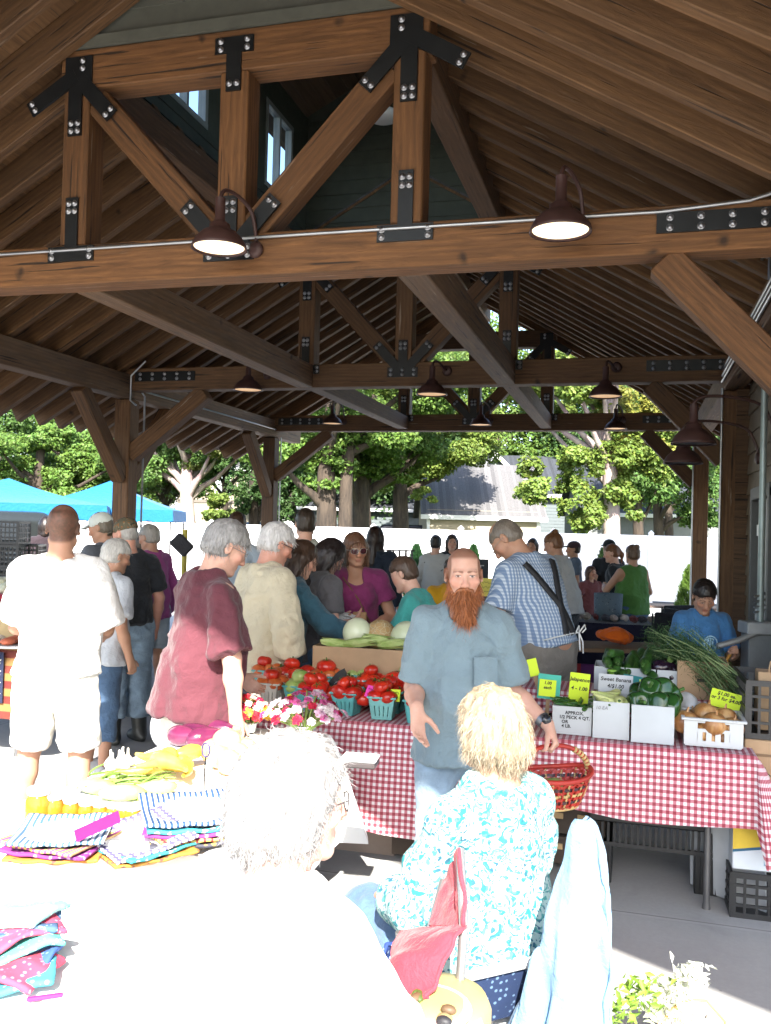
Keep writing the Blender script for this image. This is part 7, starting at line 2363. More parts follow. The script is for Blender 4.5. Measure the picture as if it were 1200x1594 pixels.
for k, (i, lab) in enumerate(((7, 'bottom cozy of the right hand stack in a black and gold print'), (6, 'red cozy with gold dots low in the right hand stack'), (4, 'purple printed cozy in the middle of the right hand stack'), (5, 'teal printed cozy under the large striped one'))):
    cozy(i, 303 + k, 1274 - k, ZT_ + .034 + .013 * k, .62 + .22 * math.sin(k * 2), lab, 1.12 + .02 * k)
cozy(0, 302, 1270, ZT_ + .092, .60, 'large navy striped cozy with a white lining on top of the right hand stack', 1.22)
for k, (i, lab) in enumerate(((3, 'orange printed cozy low in the middle stack'), (5, 'teal printed cozy in the middle stack under the dotted one'))):
    cozy(i, 222, 1298 - k, ZT_ + .034 + .014 * k, .9 + .25 * k, lab, .95)
cozy(1, 220, 1296, ZT_ + .070, .95, 'navy cozy with white dots on top of the middle stack', .95, .1, -.12)
for k, (i, lab) in enumerate(((3, 'orange printed cozy at the bottom of the left hand stack'), (4, 'plum printed cozy in the left hand stack'), (8, 'pink striped cozy in the left hand stack'))):
    cozy(i, 98 + k, 1296 - k, ZT_ + .034 + .013 * k, .35 - .22 * k, lab, 1.0)
cozy(2, 100, 1294, ZT_ + .078, .42, 'blue striped cozy with a white lining on top of the left hand stack', 1.0)
p = G(152, 1286, ZT_ + .12); t = thing('cloth_strip', 'hot pink folded cloth leaning between the two striped cozies', 'cloth', p, .95); MB().box((0, 0, 0), (.13, .005, .034), m=Matrix.Rotation(-.25, 4, 'Y')).build('cloth', plain((.25, .008, .12), .8), t)
# amber jars
AMB = NT('amber_honey'); AMB.col((.55, .20, .02)); AMB.set(Roughness=.1, Transmission_Weight=.25); AMB.b.inputs['IOR'].default_value = 1.4
for k, (px, py, s, lab) in enumerate(((40, 1270, 1.25, 'largest amber honey jar at the table corner'), (64, 1268, 1.0, 'second amber jar in the row from the table corner'), (92, 1268, .85, 'amber jar behind the left striped cozy'), (116, 1270, .8, 'small amber jar third from the table corner in the back'), (138, 1272, .8, 'small amber jar in the middle of the amber row'), (160, 1274, .8, 'small amber jar beside the pink cloth'), (176, 1280, .9, 'amber jar just in front of the dotted cozy'), (190, 1282, .9, 'last amber jar of the row at the dotted cozy'))):
    p = G(px, py + 22, ZT_); t = thing('honey_jar', lab, 'jar', (p.x, p.y + .06, ZT_), 0, 'amber jars'); t.scale = (s, s, s); WM[t.name] = WM[t.name] @ Matrix.Diagonal((s, s, s, 1))
    MB().lathe([(0, .0), (.030, .002), (.033, .01), (.033, .062), (.027, .072), (.027, .078), (0, .078)], 14).build('jar', AMB.m, t)
    MB().lathe([(.029, .0), (.030, .012), (.028, .016), (0, .0165)], 14).build('lid', plain((.62, .62, .60), .4, metal=.3), t, local=Matrix.Translation((0, 0, .0785)))
# folded cloths at the near corner
for k, c in enumerate(((.05, .25, .30), (.60, .05, .10), (.04, .10, .32), (.10, .42, .34), (.62, .06, .12), (.05, .10, .20), (.20, .45, .40))):
    p = G(10 + 5 * k, 1532 - 9 * k, ZT_); t = thing('folded_cloth', ('teal green folded cloth at the bottom of the near pile', 'crimson folded cloth low in the near pile', 'royal blue folded cloth in the near pile', 'mint folded cloth in the middle of the near pile', 'bright red folded cloth above the mint one', 'navy folded cloth near the top of the near pile', 'pale teal folded cloth on top of the near pile')[k], 'cloth', (p.x - .02, p.y, ZT_ + .012 * k), .55 + .07 * math.sin(k * 3), 'folded cloths at the near table corner')
    S = Sdf(); S.box((0, 0, .007), (.115 - .004 * k, .075, .007), None, .004, 1, .006); v, F, _ = S.mesh(.0045); v[:, 2] += .016 * np.sin(v[:, 0] * 17 + k) * np.cos(v[:, 1] * 11 + k) + .012 * vnoise(v * 16, k); v = folds(v, F, .003, (20, 20, 20), k)
    obj('cloth', npmesh('cloth', v, F, printed('floral', c, tuple(min(1, x * 2.2 + .1) for x in c), 60 + 5 * k), smooth=True), t, local=Matrix.Rotation(.5 * math.sin(k * 5), 4, 'Z'))
p = G(70, 1555, ZT_); t = thing('cloth_strip', 'thin pink cloth edge in front of the near pile', 'cloth', p, .6); MB().box((0, 0, .004), (.07, .012, .007), ch=.002).build('cloth', plain((.3, .02, .14), .8), t)
# wire card holder
p = G(317, 1246, ZT_); t = thing('wire_card_holder', 'thin wire card holder with a ring top standing by the striped cozy', 'card holder', p)
MB().tube([(0, 0, 0), (0, 0, .10), (.003, 0, .155)], .0028, 6).build('stem', plain((.03, .025, .03), .4, metal=.6), t)
MB().tube([(.003 + .015 * math.cos(a), 0, .178 + .024 * math.sin(a)) for a in np.linspace(0, 2 * PI, 22)[:-1]], .003, 6, closed=True).build('ring', plain((.06, .05, .16), .4, metal=.5), t)
MB().box((.02, -.004, .12), (.022, .003, .05)).build('tag', plain((.15, .42, .45), .7), t)
crumple('scrunchie', 'navy blue floral gathered cloth beside the card holder', 'cloth', G(374, 1247, ZT_), (.032, .03, .03), printed('floral', (.02, .06, .22), (.4, .5, .7), 70), 9)
# vegetables on the white cloth
YON = skin2((.62, .42, .16), (.70, .50, .26), 14, .35)
OW = sphere_mesh('onion', oni, YON, 20, 14)
for k, (px, py, s) in enumerate(((352, 1186, 1.05), (340, 1194, .95), (368, 1192, .95), (330, 1186, .9), (384, 1184, .9), (356, 1204, .9))): veg('onion', 'pale yellow onion in the sunlit pile beside the flowers', 'onion', OW, T(G(px, py, ZT_) + Vector((0, 0, .045 if k else .085)), k * 2., .3 * k, .2, s), 'sunlit onions')
def crook():
    m = MB(); P = [(-.09, .05, .02), (-.07, .03, .02), (-.04, .01, .02), (0, 0, .025), (.05, 0, .028), (.085, .005, .026), (.10, .008, .025)]; m.tube(P, [.008, .012, .016, .024, .034, .028, .006], 12); return m.mesh('squash', skin2((.66, .42, .04), (.74, .55, .10), 8, .3))
CK = crook()
for k, (px, py, rz) in enumerate(((262, 1200, .4), (278, 1192, .9), (250, 1210, 1.6), (292, 1204, 2.4), (240, 1196, .2), (270, 1214, 3.0), (228, 1206, 1.1))): veg('crookneck_squash', 'yellow crookneck squash in the sunlit heap', 'squash', CK, T(G(px, py, ZT_ + .01) + Vector((0, 0, .02 * (k % 3))), rz, 0, 0, .95 + .04 * (k % 3)), 'crookneck squash')
GB = pod(.13, .0042, .014, skin2((.10, .20, .03), (.24, .36, .08), 9, .4), .5, stem=False)
r = random.Random(12)
for k in range(60):
    p = G(r.gauss(205, 28), r.gauss(1222, 10), ZT_); veg('green_bean', 'slender green bean in the sunlit pile on the white cloth', 'bean', GB, T(p + Vector((0, 0, .006 + .022 * r.random())), r.gauss(.9, .5), r.uniform(-1, 1), r.uniform(-.15, .15)), 'green beans')
EGP = skin2((.06, .010, .035), (.14, .02, .06), 5, .2)
def egp(a, b): return (.045 * math.sin(a) * math.cos(b) * (1 - .25 * math.cos(a)), .045 * math.sin(a) * math.sin(b) * (1 - .25 * math.cos(a)), .085 * math.cos(a))
EGM = sphere_mesh('eggplant', egp, EGP, 16, 12, stem=lambda m: m.tube([(0, 0, .078), (.006, 0, .11)], [.02, .008], 7, mi=1), mats=[EGP, plain((.2, .25, .12), .7)])
for k, (px, py, rz, lab) in enumerate(((284, 1160, 1.2, 'purple eggplant lying left of the onions in the sun'), (302, 1156, 1.9, 'purple eggplant lying next to the maroon shirt'), (340, 1150, 1.5, 'purple eggplant nearest the flower bunches'), (318, 1162, 2.3, 'purple eggplant tucked between two others'))): veg('eggplant', lab, 'eggplant', EGM, T(G(px, py, ZT_) + Vector((0, 0, .042)), rz, 1.45, .1, 1.0), 'sunlit eggplants')
LT = skin2((.34, .46, .10), (.52, .60, .22), 10, .5)
for k, (px, py) in enumerate(((150, 1236), (190, 1246), (240, 1240))):
    t = thing('summer_squash', ('pale green squash behind the left striped cozy', 'pale green squash behind the pink cloth', 'light green squash in front of the beans')[k], 'squash', G(px, py, ZT_), .4 * k); MB().ell((0, 0, .028), (.085, .03, .028), 14, 9).build('squash', LT, t)
t = thing('garlic', 'white bulbs of garlic at the table edge by the trainers', 'garlic', G(185, 1195, ZT_))
b = MB()
for k in range(7): b.lathe([(0, 0), (.022, .004), (.027, .016), (.016, .032), (.005, .045), (.004, .07)], 10, m=Matrix.Translation((.05 * math.cos(k * 2.4) * (k / 6), .05 * math.sin(k * 2.4), 0)))
b.build('bulb', plain((.72, .70, .62), .6, .05), t)


# ---- flower bunches
def bouquet(label, px, py, d, w, h, cols, n, seed, stems=(.16, .24, .05)):
    o = W(px, py, d); t = thing('flower_bunch', label, 'flowers', (o.x, o.y, ZT_)); hgt = o.z - ZT_
    r = random.Random(seed); s = MB(); ce = []; cc = []; nr = []
    for i in range(70):
        a = r.uniform(0, 2 * PI); q = math.sqrt(r.random()); e = Vector((w * q * math.cos(a), w * q * math.sin(a), hgt + h * (1 - q * q) * r.uniform(.4, 1)))
        s.tube([(e.x * .12, e.y * .12, .02), (e.x * .35, e.y * .35, hgt * .55), e], [.003, .0026, .002], 5)
        c = r.choice(cols); R_ = r.uniform(.014, .027)
        up = Vector((e.x / w * .8, e.y / w * .8, .7)).normalized()
        npet = 26
        for k in range(npet):
            th = 2.4 * k; rr = R_ * math.sqrt(k / npet); a1 = up.orthogonal().normalized(); a2 = up.cross(a1)
            ce.append(e + (a1 * math.cos(th) + a2 * math.sin(th)) * rr + up * (.008 * (1 - k / npet))); cc.append(c); nr.append(up)
    s.build('stem', plain(stems, .6), t)
    cl = np.array(cc) * (1 + .15 * RNG.normal(size=(len(cc), 1)))
    v, F, c = leaves(np.array(ce), .016, (0, 0, .2), np.clip(cl, 0, 1), 1.0, np.array(nr) * 2.2)
    obj('blossom', npmesh('blossom', v, F, LEAF, col=c), t)
    p_ = MB().lathe([(.03, .0), (.04, .05), (.055, hgt * .55), (.05, hgt * .55), (.034, .05), (0, .012)], 14).build('wrap', plain((.6, .62, .6), .4), t)
    return t
bouquet('large bunch of white, pink and magenta flowers on the white cloth', 473, 1112, 4.15, .19, .12, ((.72, .62, .66), (.75, .70, .70), (.55, .12, .30), (.62, .40, .52), (.45, .02, .05)), 110, 3)
bouquet('bunch of red, white and yellow flowers beside the maroon shirt', 388, 1112, 4.25, .13, .09, ((.55, .02, .03), (.72, .66, .55), (.66, .46, .06), (.50, .03, .08), (.75, .72, .66)), 80, 5)
t = thing('clear_tray', 'clear plastic tray with dark food by the flower stems', 'tray', G(560, 1192, .80), .1)
MB().box((0, 0, .012), (.14, .10, .022), ch=.006).build('tray', plain((.06, .05, .05), .3), t); MB().box((0, 0, .032), (.145, .105, .016), ch=.006).build('lid', plain((.62, .63, .63), .2), t)

# ================================================================== chairs, jacket, bucket, plant
WMET = plain((.78, .78, .77), .35, .03, metal=.2)
WEB = printed('floral', (.008, .022, .07), (.10, .17, .28), 60)
a = SEAT1['t']; ch = thing('folding_chair', 'white framed folding chair under the seated blonde woman', 'chair', (a.matrix_basis.translation.x, a.matrix_basis.translation.y, 0), YAW + .45)
ch.location.x -= .10; ch.location.y -= .03; WM[ch.name] = ch.matrix_basis.copy()
def rod(pts, r=.013, nm='frame_tube'): return MB().tube(pts, r, 10).build(nm, WMET, ch)
for s in (-1, 1):
    x = .265 * s
    rod([(x, -.30, .62), (x, -.20, .42), (x, .30, .02)]); rod([(x * .94, .26, .40), (x * .94, -.10, .30), (x * .94, -.42, .02)])
    rod([(x * 1.05, -.30, .60), (x * 1.05, .22, .58)], .014, 'arm_rest')
rod([(-.265, -.30, .62), (.265, -.30, .62)]); rod([(-.25, .26, .405), (.25, .26, .405)]); rod([(-.25, -.40, .05), (.25, -.40, .05)]); rod([(-.25, -.20, .42), (.25, -.20, .42)])
m = MB().box((0, .03, .405), (.50, .46, .012), m=Matrix.Rotation(.02, 4, 'X')); m.build('seat', WEB, ch)
MB().box((0, 0, 0), (.50, .012, .14), m=Matrix.Translation((0, -.275, .54)) @ Matrix.Rotation(.22, 4, 'X')).build('backrest', WEB, ch)
# jacket over the chair back
jt = W(905, 1272, 2.28)
_l = WM[ch.name].inverted() @ jt; rod([_l - Vector((0, 0, .02)), (_l.x * .98, _l.y * .95, .70), (.265, -.29, .60)], nm='back_post')
nL, nA = 60, 96
_q = np.array([(-1, .2), (-.75, -.55), (-.1, -.95), (.45, -1.0), (.62, -.75), (.95, .75), (.7, 1.1), (-.2, .9)]); _s = np.linspace(0, 8, nA, endpoint=False); JP = []
for _x in _s:
    i0 = int(_x); fr_ = _x - i0; a_, b_, c_, d_ = [_q[(i0 + k) % 8] for k in (-1, 0, 1, 2)]
    JP.append(.5 * (2 * b_ + (c_ - a_) * fr_ + (2 * a_ - 5 * b_ + 4 * c_ - d_) * fr_ ** 2 + (3 * b_ - a_ - 3 * c_ + d_) * fr_ ** 3))
V = []
for i in range(nL + 1):
    u = i / nL
    for j in range(nA):
        th = 2 * PI * j / nA
        rx_ = .022 + .125 * u ** .62 * (1 + .16 * u); ry_ = .02 + .085 * u ** .6
        f = 1 + (.17 * math.sin(5 * th + 2.2 * u) + .10 * math.sin(9 * th + 1 - 3 * u)) * u ** .7
        sk_ = -.015 * u ** 1.5
        px_j, py_j = JP[j]; f = 1 + (f - 1) * .8
        V.append((rx_ * px_j * f + sk_ + .02 * math.sin(u * 5), ry_ * py_j * f + .02 * u, -.72 * u + .018 * u * math.sin(3 * th + 1)))
F = [(i * nA + j, i * nA + (j + 1) % nA, (i + 1) * nA + (j + 1) % nA, (i + 1) * nA + j) for i in range(nL) for j in range(nA)]
V = np.array(V); Fq = np.array(F); V = folds(V, Fq, .020, (14, 14, 2.4), 4, .9); V = folds(V, Fq, .007, (26, 26, 5), 6, .8)
tj = thing('jacket', 'pale blue denim jacket draped over the back of the folding chair', 'jacket', jt, YAW + .12)
obj('cloth', npmesh('jacket', V, [tuple(f) for f in F] + [tuple(range(nA))], fabric((.145, .265, .40), .12), smooth=True), tj)
# bucket
p = G(798, 1548, 0); t = thing('bucket', 'translucent white plastic bucket on the floor under the folding chair', 'bucket', p)
MB().lathe([(0, .003), (.125, .0), (.130, .01), (.150, .30), (.156, .30), (.156, .325), (.149, .33), (.147, .32), (.143, .05), (0, .02)], 30).build('pail', plain((.52, .52, .49), .35, .05), t)
MB().tube([(.155 * math.cos(q), .155 * math.sin(q), .31 - .14 * math.sin(q)) for q in np.linspace(0, PI, 14)], .003, 6).build('bail', GALV, t)
# red camp chair seen edge on
rc = thing('camp_chair', 'red folding camp chair with slack sling fabric between the two women', 'chair', G(640, 1700, 0), YAW)
REDF = fabric((.42, .035, .055), .12, .7)
def sheet(name, q, mat, parent, sag=.03, th=.006, n=14, seed=0):
    A, B, C, D = [Vector(x) for x in q]; nm = (B - A).cross(D - A).normalized(); Vv = []
    for i in range(n + 1):
        for j in range(n + 1):
            u, v_ = i / n, j / n; P = A.lerp(B, u).lerp(D.lerp(C, u), v_)
            P += nm * (sag * math.sin(PI * u) * math.sin(PI * v_) + .009 * float(vnoise(np.array([[u * 3.1, v_ * 6, seed]]), 2)[0])); Vv.append(P)
    Ff = [(i * (n + 1) + j, (i + 1) * (n + 1) + j, (i + 1) * (n + 1) + j + 1, i * (n + 1) + j + 1) for i in range(n) for j in range(n)]
    k = len(Vv); m = MB(); inv = WM[parent.name].inverted()
    m.add([inv @ p for p in Vv] + [inv @ (p - nm * th) for p in Vv], Ff + [tuple(x + k for x in reversed(f)) for f in Ff], True)
    e = [i * (n + 1) for i in range(n + 1)] + [n * (n + 1) + j for j in range(1, n + 1)] + [i * (n + 1) + n for i in range(n - 1, -1, -1)] + list(range(n - 1, 0, -1))
    m.tube([inv @ Vv[i] for i in e], .0055, 6, closed=True)
    return m.build(name, mat, parent)
sheet('backrest', (W(714, 1322, 2.16), W(724, 1440, 2.04), W(670, 1440, 2.22), W(690, 1372, 2.32)), REDF, rc, .01, seed=1)
sheet('seat', (W(622, 1450, 2.20), W(722, 1441, 2.04), W(664, 1552, 1.96), W(574, 1612, 2.02)), REDF, rc, -.05, seed=2)
sheet('side_panel', (W(572, 1612, 2.02), W(664, 1552, 1.96), W(650, 1700, 1.96), W(560, 1760, 2.0)), REDF, rc, .02, seed=3)
cu_ = thing('cushion', 'navy floral cushion edge beside the red camp chair', 'cushion', W(588, 1540, 2.12), YAW)
sheet('cover', (W(602, 1470, 2.24), W(616, 1466, 2.30), W(584, 1620, 2.12), W(566, 1620, 2.06)), printed('floral', (.02, .05, .20), (.40, .52, .72), 55), cu_, .01, .03, seed=4)
for q in ((W(716, 1322, 2.17), W(722, 1440, 2.05), W(700, 1760, 2.1)), (W(622, 1450, 2.21), W(640, 1700, 2.2)), (W(690, 1372, 2.33), W(672, 1440, 2.23), W(600, 1800, 2.2))):
    inv = WM[rc.name].inverted(); MB().tube([inv @ Vector(x) for x in q], .011, 8).build('leg', plain((.30, .30, .30), .35, metal=.7), rc)
# cream tub with a plate of cut flowers
o = W(684, 1552, 2.0); t = thing('tub', 'cream plastic tub standing by the red camp chair', 'tub', (o.x, o.y, 0))
MB().lathe([(0, .0), (.095, .0), (.105, .02), (.116, o.z - .02), (.104, o.z + .005), (.06, o.z + .015), (0, o.z + .015)], 30).build('body', plain((.42, .32, .12), .5, .05), t)
o2 = W(662, 1580, 1.93); t = thing('plate', 'white paper plate with food scraps on a low stool near the tub', 'plate', (o2.x, o2.y, o2.z))
MB().lathe([(0, .0), (.07, .002), (.098, .016), (.100, .017), (.098, .020), (.07, .008), (0, .006)], 30).build('dish', plain((.74, .74, .72), .6, .03), t)
for k in range(7):
    crumb = MB().ell((0, 0, .012), (.018 + .006 * (k % 3), .012, .010), 9, 6); crumb.build('food', plain(((.10, .06, .03), (.05, .08, .015), (.22, .17, .08), (.02, .02, .025))[k % 4], .6), t, local=T((.05 * math.cos(k * 2.1), .05 * math.sin(k * 1.7), .008), k))
st = thing('stool', 'small white stool holding the paper plate', 'stool', (o2.x, o2.y, 0)); MB().lathe([(0, o2.z - .03), (.12, o2.z - .03), (.125, o2.z - .015), (.12, o2.z - .003), (0, o2.z - .003)], 24).build('seat', WPL, st)
for k in range(3): MB().tube([(.08 * math.cos(k * 2.09), .08 * math.sin(k * 2.09), o2.z - .03), (.13 * math.cos(k * 2.09), .13 * math.sin(k * 2.09), 0)], .012, 8).build('leg', WPL, st)
# potted plant with pale spires in the near corner
pl = G(1068, 1640, 0); t = thing('potted_plant', 'potted plant with pale leafy spires and a wire hoop at the near corner', 'plant', (pl.x, pl.y, 0))
MB().lathe([(0, 0), (.05, 0), (.075, .13), (.08, .13), (.08, .15), (.07, .15), (.065, .12), (0, .12)], 24).build('pot', plain((.5, .48, .45), .7), t)
ce = []; co = []; sv = MB(); r = random.Random(5)
tops = [(W(1078, 1526, 2.75), (.62, .64, .56), .032, 1), (W(1056, 1556, 2.7), (.62, .64, .56), .03, 1), (W(1000, 1560, 2.72), (.62, .64, .58), .03, 1), (W(985, 1545, 2.72), (.17, .30, .04), .035, 0), (W(940, 1582, 2.66), (.20, .34, .05), .04, 0), (W(1020, 1580, 2.68), (.5, .55, .4), .03, 0), (W(915, 1590, 2.62), (.16, .28, .05), .04, 0), (W(1050, 1590, 2.7), (.6, .62, .5), .03, 0)]
base = Vector((pl.x, pl.y, .22))
for e, c, s_, sp in tops:
    P = [base, base.lerp(e, .5) + Vector((0, 0, .05)), e]; sv.tube([p - base + Vector((0, 0, .22)) for p in P], [.005, .004, .002], 5)
    for k in range(90 if sp else 60):
        u = 1 - .35 * r.random() if sp else 1 - .2 * r.random(); q = base.lerp(e, u) + Vector((0, 0, .05 * (1 - abs(2 * u - 1)))); g_ = s_ * (.35 + 1.8 * (1 - u)) if sp else s_
        ce.append(q - base + Vector((0, 0, .22)) + Vector((r.gauss(0, g_), r.gauss(0, g_), r.gauss(0, s_ * .4)))); co.append(c)
sv.build('stem', plain((.2, .26, .1), .6), t)
v, F, c = leaves(np.array(ce), .030, (0, -.2, .6), np.array(co) * (1 + .2 * RNG.normal(size=(len(co), 1))).clip(.5, 1.4), .5)
obj('foliage', npmesh('foliage', v, F, LEAF, col=np.clip(c, 0, 1)), t)
inv = Vector((pl.x, pl.y, 0)); hp = [W(*q) - inv for q in ((1020, 1600, 2.7), (1062, 1556, 2.72), (1100, 1558, 2.74), (1128, 1590, 2.74), (1140, 1640, 2.74))]
MB().tube(hp, .004, 6).build('hoop', plain((.45, .25, .08), .6), t)

# ---- carrier bags held by shoppers
def held_bag(label, K, side, drop, mat=None, w=.10):
    p = WM[K['t'].name] @ Vector((K['J'][side][2] + unit(K['J'][side][3]['d']) * .06) * K['s'])
    S = Sdf(); S.cone((0, 0, -.05), (0, 0, -drop * .6), .018, w * .8, .03, flat=((0, 1, 0), .55)); S.ell((0, 0, -drop * .78), (w, w * .6, drop * .28), None, .05)
    v, F, _ = S.mesh(.010); v = folds(v, F, .012, (14, 14, 5), 3); t = thing('carrier_bag', label, 'bag', p)
    obj('bag', npmesh('bag', v, F, mat or BAGM.m, smooth=True), t); MB().tube([(-.012, 0, -.07), (-.02, 0, -.02), (0, 0, .0), (.02, 0, -.02), (.012, 0, -.07)], .006, 6).build('handle', mat or BAGM.m, t)
held_bag('white carrier bag hanging from the hand of the woman in magenta', MAGENTA, 'L', .36)
p = W(262, 1095, 4.6); t = thing('carrier_bag', 'white carrier bag hanging beside the pale shorts of the maroon shirt', 'bag', p)
S = Sdf(); S.cone((0, 0, .10), (0, 0, -.08), .02, .07, .03, flat=((0, 1, 0), .6)); S.ell((0, 0, -.13), (.09, .06, .10), None, .04); v, F, _ = S.mesh(.009); v = folds(v, F, .012, (14, 14, 5), 8); obj('bag', npmesh('bag', v, F, BAGM.m, smooth=True), t)
p = W(450, 1030, 5.55); t = thing('carrier_bag', 'thin white carrier bag between the cream shirt and the jeans', 'bag', p)
S = Sdf(); S.cone((0, 0, .14), (0, 0, -.05), .015, .06, .03, flat=((0, 1, 0), .6)); S.ell((0, 0, -.10), (.07, .05, .10), None, .04); v, F, _ = S.mesh(.009); v = folds(v, F, .010, (14, 14, 5), 9); obj('bag', npmesh('bag', v, F, BAGM.m, smooth=True), t)
t = thing('wallet', 'tan leather wallet in the hands of the woman in grey', 'wallet', wal); MB().box((0, 0, 0), (.10, .02, .07), ch=.006).build('wallet', plain((.34, .2, .09), .6), t)
p = WM[PUR['t'].name] @ Vector((PUR['J']['R'][2] + A3(.0, .06, .03)) * PUR['s'])
t = thing('cloth_bundle', 'folded white printed cloth held by the woman in purple', 'cloth', p, YAW); S = Sdf(); S.box((0, 0, 0), (.11, .03, .05), Ry(.2), .01, 1, .02); v, F, _ = S.mesh(.008); v = folds(v, F, .010, (12, 12, 12), 2)
obj('cloth', npmesh('cloth', v, F, splotch((.62, .64, .66), ((.2, .24, .3),), 30, .1), smooth=True), t)

# ================================================================== canopies, vehicles, crates on the far left
CAN_B = fabric((.007, .115, .27), .05, .7)
def canopy(label, px, d, w, ez, pz, rz):
    p = W(px, hor(px), d); t = thing('canopy_tent', label, 'canopy', (p.x, p.y, 0), rz, 'blue canopy tents'); b = MB(); n = 12; h = w / 2
    V = []; F = []
    for k in range(4):
        a, c = [(-h, -h), (h, -h), (h, h), (-h, h)][k], [(-h, -h), (h, -h), (h, h), (-h, h)][(k + 1) % 4]; o = len(V)
        for i in range(n + 1):
            for j in range(n + 1):
                u, v_ = i / n, j / n; ex, ey = a[0] + (c[0] - a[0]) * u, a[1] + (c[1] - a[1]) * u
                z = pz + (ez - pz) * v_ - .10 * math.sin(PI * v_) * (1 - .4 * abs(2 * u - 1)); V.append((ex * v_, ey * v_, z))
        F += [(o + i * (n + 1) + j, o + i * (n + 1) + j + 1, o + (i + 1) * (n + 1) + j + 1, o + (i + 1) * (n + 1) + j) for i in range(n) for j in range(n)]
        o = len(V)
        for i in range(25):
            u = i / 24; ex, ey = a[0] + (c[0] - a[0]) * u, a[1] + (c[1] - a[1]) * u; V += [(ex, ey, ez), (ex * 1.01, ey * 1.01, ez - .24 - .05 * abs(math.sin(u * 6 * PI)))]
        F += [(o + 2 * i, o + 2 * i + 1, o + 2 * i + 3, o + 2 * i + 2) for i in range(24)]
    obj('top', npmesh('top', np.array(V), F, CAN_B, smooth=True), t)
    for sx in (-1, 1):
        for sy in (-1, 1): MB().box((sx * (h - .05), sy * (h - .05), ez / 2), (.035, .035, ez)).build('leg', plain((.08, .08, .085), .5, metal=.5), t)
    for sy in (-1, 1):
        for s in (-1, 1): MB().tube([(s * (h - .05), sy * (h - .06), ez - .05), (0, sy * (h - .06), ez - .55)], .012, 6).build('brace', plain((.2, .2, .21), .5, metal=.5), t)
    return t
canopy('nearer bright blue canopy tent running out of the picture', 12, 18.2, 3.9, 2.00, 2.52, .55)
canopy('farther bright blue canopy tent behind the outer post', 170, 21.5, 3.3, 1.98, 2.66, .40)


def car(label, px, d, rz, body, L=4.5, Wd=1.8, H=1.5, suv=False, cat='car', group='parked vehicles'):
    p = W(px, hor(px), d); t = thing('parked_' + cat, label, cat, (p.x, p.y, 0), rz, group); S = Sdf(); k = .75 if not suv else .95
    S.box((0, 0, .55 + .08 * suv), (L / 2, Wd / 2, .36 + .07 * suv), None, .06, 1, .16)
    S.cone((-.55 - .5 * suv, 0, .95), (-.45 - .5 * suv, 0, H - .16), .1, .1, .05)
    S.box((-.25 - .15 * suv, 0, H - .40), (1.25 + .35 * suv, Wd / 2 - .12, .40), None, .12, 1, .22)
    for sx in (-1, 1):
        for sy in (-1, 1): S.ell((sx * L * .31, sy * Wd / 2, .34), (.38, .28, .38), None, .02, -1)
    v, F, _ = S.mesh(.06); obj('body', npmesh('body', v, F, body, smooth=True), t)
    gl = glass((.03, .035, .04), .06)
    for sy in (-1, 1):
        for x0, x1 in ((-1.2 - .3 * suv, -.25), (-.15, .75)): MB().box(((x0 + x1) / 2, sy * (Wd / 2 - .115), H - .38), (x1 - x0, .03, .30), ch=.01).build('window', gl, t)
    for s, xx in ((1, 1.0 + .2 * suv), (-1, -1.5 - .5 * suv)): MB().box((0, 0, 0), (.04, Wd - .5, .36), m=Matrix.Translation((xx - .02, 0, H - .36)) @ Matrix.Rotation(-.55 * s if s > 0 else .3, 4, 'Y')).build('window', gl, t)
    for sx in (-1, 1):
        for sy in (-1, 1):
            w_ = MB().lathe([(.17, -.09), (.30, -.10), (.33, -.06), (.33, .06), (.30, .10), (.17, .09)], 22, closed=True).build('wheel', plain((.015, .015, .016), .8), t, local=Matrix.Translation((sx * L * .31, sy * (Wd / 2 - .1), .33)) @ Matrix.Rotation(PI / 2, 4, 'X'))
            MB().lathe([(0, -.085), (.17, -.08), (.18, .08), (0, .085)], 18).build('rim', plain((.4, .4, .42), .3, metal=.8), w_)
    for sy in (-1, 1): MB().box((L / 2 - .03, sy * (Wd / 2 - .3), .68), (.08, .34, .13), ch=.02).build('headlight', plain((.6, .6, .6), .2), t); MB().box((-L / 2 + .03, sy * (Wd / 2 - .2), .75), (.08, .2, .2), ch=.02).build('taillight', plain((.3, .01, .01), .25), t)
    return t
PB_ = lambda c: plain(c, .22, .05, metal=.3)
car('dark grey sport utility vehicle under the nearer blue canopy', -38, 16.5, .9, PB_((.03, .035, .035)), 4.8, 1.95, 1.85, True, 'car')
car('silver parked car beyond the dark vehicle', 42, 29, .5, PB_((.5, .55, .6)))
car('white parked pickup sized car behind the canopy legs', 150, 31, 1.9, PB_((.7, .7, .7)), 5, 1.9, 1.75, True)
car('red parked car over the fence beside the outer post', 268, 38, .3, PB_((.45, .03, .03)), H=1.75)
car('blue grey parked car over the fence under the trees', 395, 42, .3, PB_((.10, .16, .24)), H=1.78)
car('dark parked car over the fence past the twin trunks', 640, 44, .2, PB_((.03, .03, .035)), H=1.85)
